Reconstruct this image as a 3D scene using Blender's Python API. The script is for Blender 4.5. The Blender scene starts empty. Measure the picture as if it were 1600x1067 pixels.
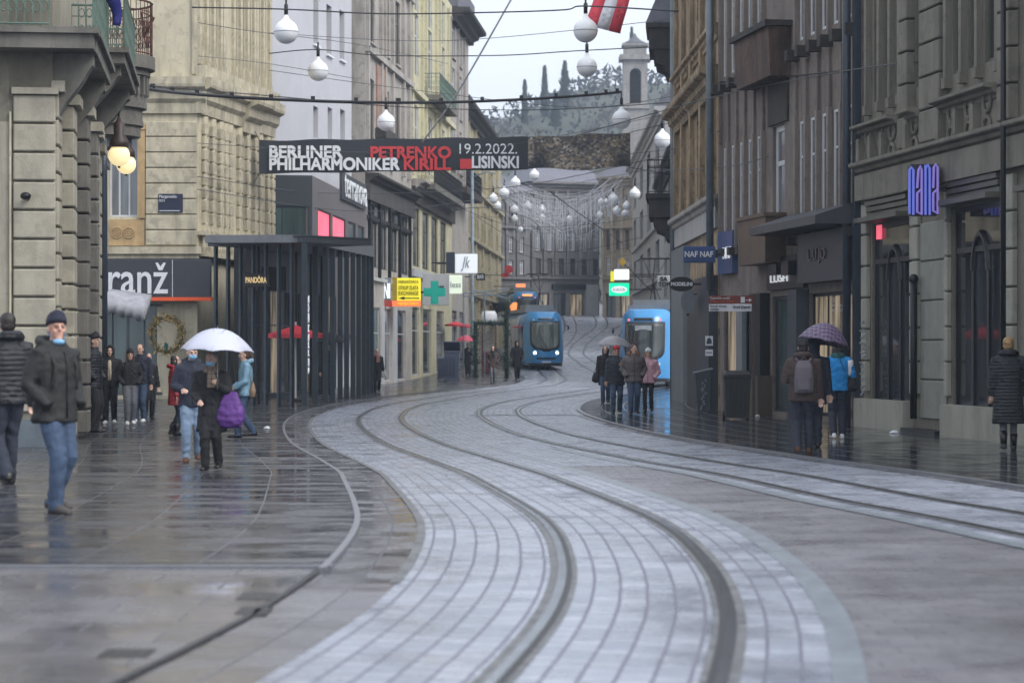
import bpy, bmesh, math, random
from mathutils import Vector, Matrix
R = math.radians
PI = math.pi
rnd = random.Random(7)
SC = bpy.context.scene
COL = SC.collection

# ------------------------------------------------------------------ camera, world, sun, exposure
F = 3778.0      # focal length in photo pixels (85 mm on a 36 mm sensor, 1600 px wide)
H = 1.65        # eye height
HY = 545.0      # horizon row
cd = bpy.data.cameras.new('camera')
cam = bpy.data.objects.new('camera', cd)
COL.objects.link(cam)
cam.location = (0, 0, H)
cam.rotation_euler = (R(90), 0, 0)
cd.lens = 85.0
cd.sensor_width = 36.0
cd.shift_y = (HY - 533.5) / 1600
cd.clip_start = 0.5
cd.clip_end = 3000
cd.dof.use_dof = True
cd.dof.focus_distance = 52
cd.dof.aperture_fstop = 2.6
SC.camera = cam

W = bpy.data.worlds.new('World')
SC.world = W
W.use_nodes = True
wn, wl = W.node_tree.nodes, W.node_tree.links
bg = wn['Background']
sky = wn.new('ShaderNodeTexSky')
sky.sky_type = 'NISHITA'
sky.sun_disc = False
sky.sun_elevation = R(42)
sky.sun_rotation = R(125)
sky.air_density = 1.6
sky.dust_density = 6.0
sky.ozone_density = 1.5
hs = wn.new('ShaderNodeHueSaturation')
hs.inputs['Saturation'].default_value = 0.22
wl.new(sky.outputs[0], hs.inputs['Color'])
mixw = wn.new('ShaderNodeMix')
mixw.data_type = 'RGBA'
mixw.inputs[0].default_value = 0.62          # an even layer of cloud over the sky
mixw.inputs[7].default_value = (6.0, 6.5, 7.4, 1)
wl.new(hs.outputs[0], mixw.inputs[6])
wl.new(mixw.outputs[2], bg.inputs['Color'])
bg.inputs['Strength'].default_value = 0.15
sl = bpy.data.lights.new('sun', 'SUN')
sl.energy = 1.0
sl.angle = R(30)
sl.color = (1, .985, .96)
so = bpy.data.objects.new('sun', sl)
COL.objects.link(so)
so.rotation_euler = (R(48), 0, R(55))
SC.view_settings.view_transform = 'Standard'
SC.view_settings.look = 'None'
SC.view_settings.exposure = 0.62
SC.view_settings.gamma = 1.0
try:
    SC.cycles.max_bounces = 6
    SC.cycles.volume_bounces = 0
    SC.cycles.use_denoising = True
    SC.cycles.caustics_reflective = False
    SC.cycles.caustics_refractive = False
    SC.cycles.sample_clamp_indirect = 4
except Exception:
    pass

# ------------------------------------------------------------------ terrain and picture geometry
GT = [(-80, .16), (21, .16), (34, 0), (112, 0), (130, .22), (142, .6), (180, 2.2), (222, 4.3), (260, 6.0), (340, 8.0), (1200, 8.0)]
def gz0(d):
    for (a, za), (b, zb) in zip(GT, GT[1:]):
        if d <= b:
            return za + (zb - za) * max(0, (d - a)) / (b - a)
    return GT[-1][1]
def gz(d):
    w = 2.5
    return sum(gz0(d + k * w / 3) for k in range(-3, 4)) / 7
def row(d):
    return HY + F * (H - gz(d)) / d
def depth(py):
    a, b = 4.0, 250.0
    for _ in range(50):
        m = (a + b) / 2
        if row(m) > py: a = m
        else: b = m
    return a
def X(px, d): return (px - 800) * d / F
def Z(py, d): return H + (HY - py) * d / F
def P(px, py, d): return Vector((X(px, d), d, Z(py, d)))

# ------------------------------------------------------------------ materials
MATS = {}
def srgb(r, g, b):
    def f(c):
        c /= 255.0
        return c / 12.92 if c <= .04045 else ((c + .055) / 1.055) ** 2.4
    return (f(r), f(g), f(b))
def new_mat(name):
    m = bpy.data.materials.new(name)
    m.use_nodes = True
    return m, m.node_tree.nodes, m.node_tree.links, m.node_tree.nodes['Principled BSDF']
def mix_rgb(n, l, fac, a, b, mode='MIX'):
    x = n.new('ShaderNodeMix')
    x.data_type = 'RGBA'
    x.blend_type = mode
    for s, v in ((0, fac), (6, a), (7, b)):
        if isinstance(v, (int, float)): x.inputs[s].default_value = v
        elif isinstance(v, tuple): x.inputs[s].default_value = (v + (1,))[:4]
        else: l.new(v, x.inputs[s])
    return x.outputs[2]
def ramp(n, l, src, stops):
    r = n.new('ShaderNodeValToRGB')
    e = r.color_ramp.elements
    while len(e) < len(stops): e.new(.5)
    for k, (p, c) in enumerate(stops):
        e[k].position = p
        e[k].color = (c, c, c, 1) if isinstance(c, (int, float)) else (c + (1,))[:4]
    l.new(src, r.inputs[0])
    return r.outputs[0]
def noise(n, l, vec, scale, detail=4, rough=.55):
    t = n.new('ShaderNodeTexNoise')
    t.inputs['Scale'].default_value = scale
    t.inputs['Detail'].default_value = detail
    t.inputs['Roughness'].default_value = rough
    if vec is not None: l.new(vec, t.inputs['Vector'])
    return t.outputs['Fac']
def mapping(n, l, vec, scale=(1, 1, 1)):
    m = n.new('ShaderNodeMapping')
    m.inputs['Scale'].default_value = scale
    l.new(vec, m.inputs['Vector'])
    return m.outputs[0]
def mat(name, col, rough=.6, var=.22, scale=3.0, bump=.15, bscale=30.0, metal=0.0, emit=0.0, stain=0.0, spec=.5, stain_col=None, quilt=0.0, coat=0.0):
    if name in MATS: return MATS[name]
    m, n, l, b = new_mat(name)
    tc = n.new('ShaderNodeTexCoord').outputs['Object']
    dark = tuple(c * (1 - var) for c in col)
    lite = tuple(min(1, c * (1 + var * .8)) for c in col)
    c = ramp(n, l, noise(n, l, tc, scale), [(.3, dark), (.7, lite)])
    if stain:
        v = mapping(n, l, tc, (1.6, 1.6, .22))
        s = ramp(n, l, noise(n, l, v, 1.6, 6, .65), [(.47, 0.0), (.68, 1.0)])
        s2 = ramp(n, l, noise(n, l, tc, 2.6, 8, .7), [(.52, 0.0), (.6, .7)])
        mx = n.new('ShaderNodeMath'); mx.operation = 'MAXIMUM'
        l.new(s, mx.inputs[0]); l.new(s2, mx.inputs[1])
        sm = n.new('ShaderNodeMath'); sm.operation = 'MULTIPLY'; sm.inputs[1].default_value = stain
        l.new(mx.outputs[0], sm.inputs[0])
        c = mix_rgb(n, l, sm.outputs[0], c, stain_col or tuple(x * .35 for x in col))
    l.new(c, b.inputs['Base Color'])
    b.inputs['Roughness'].default_value = rough
    b.inputs['Metallic'].default_value = metal
    b.inputs['Specular IOR Level'].default_value = spec
    b.inputs['Coat Weight'].default_value = coat
    if emit:
        l.new(c, b.inputs['Emission Color'])
        b.inputs['Emission Strength'].default_value = emit
    if bump:
        bp = n.new('ShaderNodeBump')
        bp.inputs['Strength'].default_value = bump
        bp.inputs['Distance'].default_value = .02
        hsrc = noise(n, l, tc, bscale, 5)
        if quilt:
            w = n.new('ShaderNodeTexWave')
            w.wave_type = 'BANDS'; w.bands_direction = 'Z'
            w.inputs['Scale'].default_value = quilt
            w.inputs['Distortion'].default_value = 1.2
            w.inputs['Detail'].default_value = 1.5
            w.inputs['Detail Scale'].default_value = 2.0
            l.new(tc, w.inputs['Vector'])
            a = n.new('ShaderNodeMath'); a.operation = 'MULTIPLY_ADD'
            a.inputs[1].default_value = .6
            l.new(w.outputs['Fac'], a.inputs[0]); l.new(hsrc, a.inputs[2])
            hsrc = a.outputs[0]
        l.new(hsrc, bp.inputs['Height'])
        l.new(bp.outputs[0], b.inputs['Normal'])
    MATS[name] = m
    return m
def glass_mat(name, tint, rough=.06, spec=.6, var=.5, scale=.6, emit=0.0):
    """Dark shop or window glass: vertical streaks painted as reflections under a mirror-like face."""
    if name in MATS: return MATS[name]
    m, n, l, b = new_mat(name)
    tc = n.new('ShaderNodeTexCoord').outputs['Object']
    v = mapping(n, l, tc, (3.0, 3.0, .35))  # upright streaks in the tint imitate bands of reflection
    c = ramp(n, l, noise(n, l, v, scale, 3), [(.35, tuple(x * (1 - var) for x in tint)), (.65, tuple(x * (1 + var) for x in tint))])
    l.new(c, b.inputs['Base Color'])
    b.inputs['Roughness'].default_value = rough
    b.inputs['Specular IOR Level'].default_value = spec
    b.inputs['IOR'].default_value = 1.52
    if emit:                                    # glow added to the pane to brighten its painted warm reflections
        l.new(c, b.inputs['Emission Color'])
        b.inputs['Emission Strength'].default_value = emit
    bp = n.new('ShaderNodeBump'); bp.inputs['Strength'].default_value = .02
    l.new(noise(n, l, tc, 1.1, 1), bp.inputs['Height'])
    l.new(bp.outputs[0], b.inputs['Normal'])
    MATS[name] = m
    return m
def glow(name, col, strength):
    if name in MATS: return MATS[name]
    m, n, l, b = new_mat(name)
    b.inputs['Base Color'].default_value = col + (1,)
    b.inputs['Emission Color'].default_value = col + (1,)
    b.inputs['Emission Strength'].default_value = strength
    MATS[name] = m
    return m
def paving_mat(name, c1, c2, joint, bw, rh, mortar, r0, r1, squash=1.0, bump=.35, patch=.5, pscale=.35, wet_stretch=(1, 1, 1), joint_rough=.6, spec=.5):
    m, n, l, b = new_mat(name)
    uv = n.new('ShaderNodeTexCoord').outputs['UV']
    br = n.new('ShaderNodeTexBrick')
    br.inputs['Scale'].default_value = 1.0
    br.inputs['Brick Width'].default_value = bw
    br.inputs['Row Height'].default_value = rh
    br.inputs['Mortar Size'].default_value = mortar
    br.inputs['Mortar Smooth'].default_value = .25
    br.inputs['Bias'].default_value = 0
    br.inputs['Color1'].default_value = c1 + (1,)
    br.inputs['Color2'].default_value = c2 + (1,)
    br.inputs['Mortar'].default_value = joint + (1,)
    wob = n.new('ShaderNodeTexNoise'); wob.inputs['Scale'].default_value = 1.7
    l.new(uv, wob.inputs['Vector'])
    va = n.new('ShaderNodeVectorMath'); va.operation = 'MULTIPLY_ADD'
    l.new(wob.outputs['Color'], va.inputs[0]); va.inputs[1].default_value = (.012, .012, 0); l.new(uv, va.inputs[2])
    l.new(va.outputs[0], br.inputs['Vector'])
    pn = noise(n, l, mapping(n, l, uv, wet_stretch), pscale, 5, .6)
    pv = ramp(n, l, pn, [(.3, 1 - patch * .6), (.7, 1 + patch * .3)])
    fine = ramp(n, l, noise(n, l, uv, 9, 6, .7), [(.25, .78), (.75, 1.18)])
    c = mix_rgb(n, l, 1.0, br.outputs['Color'], pv, 'MULTIPLY')
    c = mix_rgb(n, l, 1.0, c, fine, 'MULTIPLY')
    l.new(c, b.inputs['Base Color'])
    rr = ramp(n, l, noise(n, l, mapping(n, l, uv, wet_stretch), pscale * 2.3, 6, .65), [(.36, r0), (.66, r1)])
    rr = mix_rgb(n, l, br.outputs['Fac'], rr, (joint_rough,) * 3)
    l.new(rr, b.inputs['Roughness'])
    b.inputs['Specular IOR Level'].default_value = spec
    ad = n.new('ShaderNodeMath'); ad.operation = 'MULTIPLY_ADD'; ad.inputs[1].default_value = -1.0
    l.new(br.outputs['Fac'], ad.inputs[0])
    l.new(noise(n, l, uv, 3.5, 4, .6), ad.inputs[2])
    bp = n.new('ShaderNodeBump')
    bp.inputs['Strength'].default_value = bump
    bp.inputs['Distance'].default_value = .006
    l.new(ad.outputs[0], bp.inputs['Height'])
    l.new(bp.outputs[0], b.inputs['Normal'])
    MATS[name] = m
    return m

# ------------------------------------------------------------------ mesh building
def link(name, me, m=None, parent=None):
    o = bpy.data.objects.new(name, me)
    COL.objects.link(o)
    if m is not None and me is not None and not me.materials: me.materials.append(m)
    if parent is not None: o.parent = parent
    return o
def tag(o, label=None, cat=None, group=None, kind=None):
    if label: o['label'] = label
    if cat: o['category'] = cat
    if group: o['group'] = group
    if kind: o['kind'] = kind
    return o
def thing(name, label, cat, loc=(0, 0, 0), rz=0.0, group=None, scale=1.0):
    o = bpy.data.objects.new(name, None)
    COL.objects.link(o)
    o.location = loc
    o.rotation_euler = (0, 0, rz)
    o.scale = (scale,) * 3
    o.empty_display_size = .1
    return tag(o, label, cat, group)
def copy_tree(o, parent=None):
    c = o.copy(); COL.objects.link(c)
    if parent is not None: c.parent = parent
    for ch in list(o.children): copy_tree(ch, c)
    return c

class MB:
    """Collects shapes of one part into one mesh."""
    def __init__(s):
        s.v, s.f, s.uv = [], [], None
    def add(s, verts, faces):
        k = len(s.v)
        s.v += [tuple(p) for p in verts]
        s.f += [tuple(i + k for i in q) for q in faces]
        return s
    def box(s, x0, y0, z0, x1, y1, z1):
        if x0 > x1: x0, x1 = x1, x0
        if y0 > y1: y0, y1 = y1, y0
        if z0 > z1: z0, z1 = z1, z0
        return s.add([(x0, y0, z0), (x1, y0, z0), (x1, y1, z0), (x0, y1, z0), (x0, y0, z1), (x1, y0, z1), (x1, y1, z1), (x0, y1, z1)],
                     [(0, 3, 2, 1), (4, 5, 6, 7), (0, 1, 5, 4), (1, 2, 6, 5), (2, 3, 7, 6), (3, 0, 4, 7)])
    def prism(s, poly, y0, y1):
        """poly in (x, z), extruded along y."""
        n = len(poly)
        v = [(x, y0, z) for x, z in poly] + [(x, y1, z) for x, z in poly]
        return s.add(v, [tuple(range(n)), tuple(range(2 * n - 1, n - 1, -1))] + [(i, i + n, (i + 1) % n + n, (i + 1) % n) for i in range(n)])
    def profile(s, poly, x0, x1):
        """poly in (y, z), extruded along x: cornices, brackets."""
        n = len(poly)
        v = [(x0, y, z) for y, z in poly] + [(x1, y, z) for y, z in poly]
        return s.add(v, [tuple(range(n)), tuple(range(2 * n - 1, n - 1, -1))] + [(i, i + n, (i + 1) % n + n, (i + 1) % n) for i in range(n)])
    def slab(s, poly, z0, z1):
        n = len(poly)
        v = [(x, y, z0) for x, y in poly] + [(x, y, z1) for x, y in poly]
        return s.add(v, [tuple(range(n - 1, -1, -1)), tuple(range(n, 2 * n))] + [(i, (i + 1) % n, (i + 1) % n + n, i + n) for i in range(n)])
    def loft(s, rings, cap=True):
        n = len(rings[0])
        v = [p for r in rings for p in r]
        f = []
        for k in range(len(rings) - 1):
            for i in range(n):
                j = (i + 1) % n
                f.append((k * n + i, k * n + j, (k + 1) * n + j, (k + 1) * n + i))
        if cap:
            f.append(tuple(range(n - 1, -1, -1)))
            f.append(tuple((len(rings) - 1) * n + i for i in range(n)))
        return s.add(v, f)
    def tube(s, pts, rads, seg=8, cap=True):
        pts = [Vector(p) for p in pts]
        if isinstance(rads, (int, float)): rads = [rads] * len(pts)
        rings = []
        up = None
        for k, p in enumerate(pts):
            t = (pts[min(k + 1, len(pts) - 1)] - pts[max(k - 1, 0)])
            if t.length < 1e-9: t = Vector((0, 0, 1))
            t.normalize()
            if up is None:
                up = Vector((0, 0, 1)) if abs(t.z) < .9 else Vector((0, 1, 0))
            a = t.cross(up)
            if a.length < 1e-6: a = t.orthogonal()
            a.normalize()
            up = a.cross(t).normalized()
            r = rads[k]
            ra, rb = r if isinstance(r, tuple) else (r, r)
            rings.append([p + a * (ra * math.cos(2 * PI * i / seg)) + up * (rb * math.sin(2 * PI * i / seg)) for i in range(seg)])
        return s.loft(rings, cap)
    def lathe(s, prof, seg=16, c=(0, 0, 0)):
        """prof: (radius, z) from bottom to top."""
        rings = [[(c[0] + r * math.cos(2 * PI * i / seg), c[1] + r * math.sin(2 * PI * i / seg), c[2] + z) for i in range(seg)] for r, z in prof]
        return s.loft(rings)
    def ball(s, c, r, seg=12, rings=8, M=None):
        rx, ry, rz = r if isinstance(r, tuple) else (r, r, r)
        rr = []
        for k in range(rings + 1):
            a = -PI / 2 + PI * k / rings
            q = max(.02, math.cos(a))
            ring = [Vector((rx * q * math.cos(2 * PI * i / seg), ry * q * math.sin(2 * PI * i / seg), rz * math.sin(a))) for i in range(seg)]
            if M is not None: ring = [M @ p for p in ring]
            rr.append([p + Vector(c) for p in ring])
        return s.loft(rr)
    def xf(s, M, start=0):
        for i in range(start, len(s.v)):
            s.v[i] = tuple(M @ Vector(s.v[i]))
        return s
    def mesh(s, name, smooth=False):
        me = bpy.data.meshes.new(name)
        me.from_pydata(s.v, [], s.f)
        me.validate()
        bm = bmesh.new(); bm.from_mesh(me)
        bmesh.ops.recalc_face_normals(bm, faces=bm.faces)
        bm.to_mesh(me); bm.free()
        if smooth:
            for p in me.polygons: p.use_smooth = True
        return me
    def build(s, name, m, parent=None, smooth=False):
        return link(name, s.mesh(name, smooth), m, parent)
def bevel(o, w=.01, seg=1):
    b = o.modifiers.new('edge', 'BEVEL')
    b.width = w; b.segments = seg; b.limit_method = 'ANGLE'
    return o
TXT = {}
def text_mesh(txt, depth_=.01):
    key = (txt, depth_)
    if key in TXT: return TXT[key]
    c = bpy.data.curves.new('lettering', 'FONT')
    c.body = txt; c.size = 1; c.extrude = depth_; c.resolution_u = 3
    o = bpy.data.objects.new('lettering', c); COL.objects.link(o)
    dg = bpy.context.evaluated_depsgraph_get()
    me = bpy.data.meshes.new_from_object(o.evaluated_get(dg))
    bpy.data.objects.remove(o); bpy.data.curves.remove(c)
    bm = bmesh.new(); bm.from_mesh(me)
    bmesh.ops.remove_doubles(bm, verts=bm.verts, dist=1e-5)
    bm.to_mesh(me); bm.free()
    TXT[key] = me
    return me
def lettering(txt, m, parent, x0, x1, z0, z1, y, bold=0.0, vertical=0, shear=0.0, name='lettering'):
    """Letters filling the rectangle x0..x1, z0..z1 on a plane facing -y at depth y (parent's local axes)."""
    src = text_mesh(txt)
    me = src.copy(); me.materials.clear(); me.materials.append(m)
    xs = [v.co.x for v in me.vertices]; ys = [v.co.y for v in me.vertices]; zs = [v.co.z for v in me.vertices]
    a, b, c, d = min(xs), max(xs), min(ys), max(ys)
    zc = (min(zs) + max(zs)) / 2
    th = .03
    for v in me.vertices:
        u, w = (v.co.x - a) / (b - a), (v.co.y - c) / (d - c)
        if vertical: u, w = 1 - w, u
        yy = y - (th if v.co.z > zc else 0)
        v.co = Vector((x0 + (x1 - x0) * u + shear * (w - .5), yy, z0 + (z1 - z0) * w))
    if bold:
        bm = bmesh.new(); bm.from_mesh(me)
        bm.normal_update()
        mv = {}
        for v in bm.verts:
            nx = Vector((0, 0, 0))
            for f in v.link_faces:
                if abs(f.normal.y) < .5: nx += Vector((f.normal.x, 0, f.normal.z))
            if nx.length > 1e-6: mv[v] = nx.normalized() * bold
        for v, q in mv.items(): v.co += q
        bm.to_mesh(me); bm.free()
    me.name = name
    o = link(name, me, m, parent)
    return o
def vbox(px0, py0, px1, py1, d, th):
    """corner values of a box facing the camera's street at depth d"""
    return (X(px0, d), d, Z(py1, d), X(px1, d), d + th, Z(py0, d))
def catmull(pts, n=6):
    pts = [Vector(p) for p in pts]
    out = []
    for i in range(len(pts) - 1):
        p0, p1, p2, p3 = pts[max(i - 1, 0)], pts[i], pts[i + 1], pts[min(i + 2, len(pts) - 1)]
        for k in range(n):
            t = k / n
            out.append(.5 * ((2 * p1) + (p2 - p0) * t + (2 * p0 - 5 * p1 + 4 * p2 - p3) * t * t + (3 * p1 - p0 - 3 * p2 + p3) * t ** 3))
    out.append(pts[-1])
    return out

# ------------------------------------------------------------------ ground, roadway, rails
def interp(tab, y):
    if y <= tab[0][0]:
        (a, xa), (b, xb) = tab[0], tab[1]
    elif y >= tab[-1][0]:
        (a, xa), (b, xb) = tab[-2], tab[-1]
    else:
        for (a, xa), (b, xb) in zip(tab, tab[1:]):
            if y <= b: break
    return xa + (xb - xa) * (y - a) / (b - a)
def smooth_tab(tab, ys):
    out = []
    for y in ys:
        w = max(.9, y * .035)
        out.append(sum(interp(tab, y + w * k / 4) * (5 - abs(k)) for k in range(-4, 5)) / 25)
    return out
def rail_tab(pts):
    return sorted((depth(py), X(px, depth(py))) for px, py in pts)
RA = rail_tab([(765, 1067), (815, 1010), (862, 950), (880, 900), (872, 850), (850, 815), (797, 780), (727, 740), (665, 717), (615, 700), (580, 680), (560, 665), (559, 655), (575, 642), (602, 632)])
RB = rail_tab([(1131, 1067), (1153, 990), (1140, 930), (1110, 880), (1065, 835), (1010, 805), (950, 780), (840, 738), (777, 720), (715, 702), (677, 690), (647, 675), (630, 662), (624, 652), (637, 641), (665, 632)])
RC = rail_tab([(1600, 840), (1475, 815), (1350, 790), (1225, 765), (1125, 742), (1050, 730), (987, 720), (925, 706), (862, 694), (802, 679), (775, 666), (750, 651), (747, 642), (762, 634), (790, 626)])
RD = rail_tab([(1600, 802), (1475, 784), (1350, 759), (1225, 737), (1100, 717), (1025, 705), (950, 691), (887, 677), (837, 662), (812, 650), (809, 640), (832, 630), (875, 621)])
YS = [6 + .4 * k for k in range(260)] + [110 + .8 * k for k in range(170)]
def centre(a, b, far, near=None):
    lo, hi = max(a[0][0], b[0][0]), min(a[-1][0], b[-1][0])
    t = [(y, (interp(a, y) + interp(b, y)) / 2) for y in [lo + (hi - lo) * k / 60 for k in range(61)]]
    t = (near or []) + t + [q for q in far if q[0] > hi + 3]
    xs = smooth_tab(t, YS)
    return [Vector((x, y)) for x, y in zip(xs, YS)]
LEFT = centre(RA, RB, [(86.5, -1.7), (99, .1), (110, 1.5), (121, 2.3), (132, 2.1), (142, 1.85), (156, 2.1), (175, 3.6), (195, 4.7), (215, 5.2), (250, 5.4)])
RIGHT = centre(RC, RD, [(96, 3.3), (104, 4.6), (113, 5.4), (124, 5.5), (136, 4.95), (158, 4.1), (175, 4.9), (190, 6.2), (205, 7.6), (220, 8.2), (250, 8.5)],
               near=[(8, 6.3), (12, 5.65), (16, 5.05)])
def arc(c):
    s = [0]
    for a, b in zip(c, c[1:]): s.append(s[-1] + (b - a).length)
    return s
def nrm(c, k):
    t = (c[min(k + 1, len(c) - 1)] - c[max(k - 1, 0)]).normalized()
    return Vector((t.y, -t.x))           # to the right when looking away
def sheet(name, rows, uvs, m, label=None, lift=0.0, smooth=True):
    """rows: list of lists of 3D points -> one sheet with UVs in metres"""
    n = len(rows[0])
    v = [tuple(p) for r in rows for p in r]
    f = [(k * n + i, k * n + i + 1, (k + 1) * n + i + 1, (k + 1) * n + i) for k in range(len(rows) - 1) for i in range(n - 1)]
    me = bpy.data.meshes.new(name)
    me.from_pydata(v, [], f)
    ul = me.uv_layers.new(name='uv')
    fl = [q for r in uvs for q in r]
    for lp in me.loops: ul.data[lp.index].uv = fl[lp.vertex_index]
    for p in me.polygons: p.use_smooth = True
    return link(name, me, m)
def ribbon(name, c, offs, m, lift, y0=0, y1=1e9, v0=0.0):
    s = arc(c)
    rows, uvs = [], []
    for k, p in enumerate(c):
        if p.y < y0 or p.y > y1: continue
        n = nrm(c, k)
        oo = offs(p.y) if callable(offs) else offs
        row_ = [p + n * o for o in oo]
        rows.append([(q.x, q.y, gz(q.y) + lift) for q in row_])
        uvs.append([(s[k], o + v0) for o in oo])
    return tag(sheet(name, rows, uvs, m), kind='structure')

SETT = paving_mat('sett_paving', srgb(134, 140, 152), srgb(158, 163, 174), srgb(96, 95, 110), .24, .166, .0105, .16, .46, bump=.5, patch=.3, pscale=.6, joint_rough=.5)
ASPH = paving_mat('grey_paving', srgb(102, 101, 107), srgb(114, 112, 117), srgb(90, 88, 93), .35, .18, .008, .22, .55, bump=.6, patch=.55, pscale=.5)
FORE = paving_mat('pale_wet_paving', srgb(96, 95, 100), srgb(112, 110, 114), srgb(84, 82, 87), .9, .45, .01, .04, .42, bump=.4, patch=.55, pscale=.35, wet_stretch=(1, .6, 1))
SLAB = paving_mat('wet_stone_slabs', srgb(50, 51, 56), srgb(70, 70, 75), srgb(82, 84, 90), .62, .86, .009, .03, .42, bump=.14, patch=.7, pscale=.5, wet_stretch=(1.5, .7, 1), joint_rough=.35)
SLABR = paving_mat('wet_slabs', srgb(40, 41, 45), srgb(56, 56, 60), srgb(122, 126, 134), .9, .6, .014, .03, .22, bump=.12, patch=.6, pscale=.5, joint_rough=.35)
GUTT = paving_mat('gutter_stone', srgb(84, 84, 88), srgb(112, 112, 116), srgb(76, 76, 82), .5, .3, .01, .03, .4, bump=.2, patch=.6, pscale=.7)
KERB = mat('kerb_stone', srgb(108, 110, 116), rough=.35, var=.15, scale=4, bump=.3)
EDGE = mat('blue_grey_edging', srgb(116, 123, 130), rough=.35, var=.25, scale=5, bump=.3)
BEDM = mat('rail_bed_tar', srgb(96, 96, 98), rough=.5, var=.5, scale=8, bump=.9, bscale=22)
STEEL = mat('rail_steel', srgb(150, 156, 164), rough=.22, var=.25, scale=3, bump=.05, metal=1.0)
GROOVE = mat('rail_groove', srgb(20, 20, 22), rough=.5, bump=0)
IRON = mat('cast_iron', srgb(58, 54, 52), rough=.45, var=.3, bump=.5, metal=.6)

# base ground: one sheet out to the horizon
gy = [-60, -20, 0] + [2 + .5 * k for k in range(520)] + [262 + 4 * k for k in range(26)] + [400, 600, 1200]
grow, guv = [], []
for y in gy:
    xs = [-600, -60, -20, -10, -5, 0, 5, 10, 20, 60, 600]
    grow.append([(x, y, gz(y)) for x in xs]); guv.append([(x, y) for x in xs])
ground = tag(sheet('ground', grow, guv, ASPH), kind='structure')
# pale paving in the foreground on the left
rows, uvs = [], []
for p, k in zip(LEFT, range(len(LEFT))):
    if p.y > 16.4: break
    q = p + nrm(LEFT, k) * -2.12
    xs = [q.x - 40, q.x - 12, q.x - 6, q.x - 3, q.x]
    rows.append([(x, q.y, gz(q.y) + .018) for x in xs]); uvs.append([(x, q.y) for x in xs])
tag(sheet('foreground_paving', rows, uvs, FORE), kind='structure')
PAVE = .035
def pavement(name, c, off, sgn, m, y0, y1):
    rows, uvs = [], []
    for k, p in enumerate(c):
        q = p + nrm(c, k) * off
        if q.y < y0 or q.y > y1: continue
        ts = [0, 1.2, 2.4, 4, 6, 9, 14, 24, 45]
        rows.append([(q.x + sgn * t, q.y, gz(q.y) + PAVE) for t in ts])
        uvs.append([(q.y + (0 if sgn > 0 else .12 * t), t) for t in ts])
    if sgn < 0:
        rows = [r[::-1] for r in rows]; uvs = [r[::-1] for r in uvs]
    return tag(sheet(name, rows, uvs, m), kind='structure')
pavement('pavement', LEFT, -2.13, -1, SLAB, 16.3, 215)
pavement('pavement', RIGHT, 2.17, 1, SLABR, 8, 215)
def kerb(c, o0, o1, y0, y1, name='kerb'):
    mb = MB(); rings = []
    for k, p in enumerate(c):
        if p.y < y0 or p.y > y1: continue
        n = nrm(c, k); a, b = p + n * o0, p + n * o1
        rings.append([(a.x, a.y, gz(a.y) - .02), (b.x, b.y, gz(b.y) - .02), (b.x, b.y, gz(b.y) + PAVE + .006), (a.x, a.y, gz(a.y) + PAVE + .006)])
    mb.loft(rings)
    return tag(mb.build(name, KERB), kind='structure')
kerb(LEFT, -2.13, -2.08, 16, 200)
kerb(RIGHT, 2.08, 2.17, 8, 200)
ribbon('gutter_gap', LEFT, (-2.165, -2.125), GROOVE, .022, 6, 16.6)
ribbon('gutter', LEFT, (-2.08, -1.8, -1.55), GUTT, .005, 15, 130)
ribbon('gutter', LEFT, (-2.12, -1.8, -1.55), FORE, .009, 6, 15.4)
ribbon('gutter_line', LEFT, (-1.6, -1.53), BEDM, .013, 15, 90)
ribbon('gutter', RIGHT, (1.9, 2.08), GUTT, .009, 8, 60)
ribbon('sett_roadway', LEFT, (-1.55, -.5, .5, 1.0), SETT, .008, 6, 236, v0=1.62)
ribbon('edging_strip', LEFT, (1.0, 1.16), EDGE, .010, 6, 40)
SETT2 = SETT
ribbon('sett_roadway', RIGHT, lambda y: (-.78, -.5, .5, 1.9), SETT, .006, 6, 60, v0=.95)
ribbon('sett_roadway', RIGHT, lambda y: (-.78, -.5, .5, 2.08), SETT, .006, 59.5, 236, v0=.95)
ribbon('edging_strip', RIGHT, (-.95, -.78), EDGE, .008, 6, 40)
# the middle between the two tracks, setts from where the grey paving ends
rows, uvs = [], []
sL = arc(LEFT)
for k, p in enumerate(LEFT):
    if p.y < 33.5 or p.y > 236: continue
    a = p + nrm(LEFT, k) * .98
    b = interp([(q.y, q.x) for q in RIGHT], a.y) - .7 / max(.5, nrm(RIGHT, k).x)
    if b < a.x + .05: b = a.x + .05
    rows.append([(a.x + (b - a.x) * t, a.y, gz(a.y) + .004) for t in (0, .5, 1)])
    uvs.append([(sL[k], 2.6 + (b - a.x) * t) for t in (0, .5, 1)])
tag(sheet('sett_roadway', rows, uvs, SETT), kind='structure')
for c in (LEFT, RIGHT):
    for o in (-.5, .5):
        g = 1 if o < 0 else -1                      # the flange groove lies on the inner side
        ribbon('rail_bed', c, (o - .09, o, o + .09), BEDM, .0125, 6, 236)
        ribbon('tram_rail', c, (o - .028 - .01 * g, o + .028 - .01 * g), STEEL, .0165, 6, 236)
        ribbon('rail_groove', c, sorted((o + .018 * g, o + .055 * g)), GROOVE, .0165, 6, 236)
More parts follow.
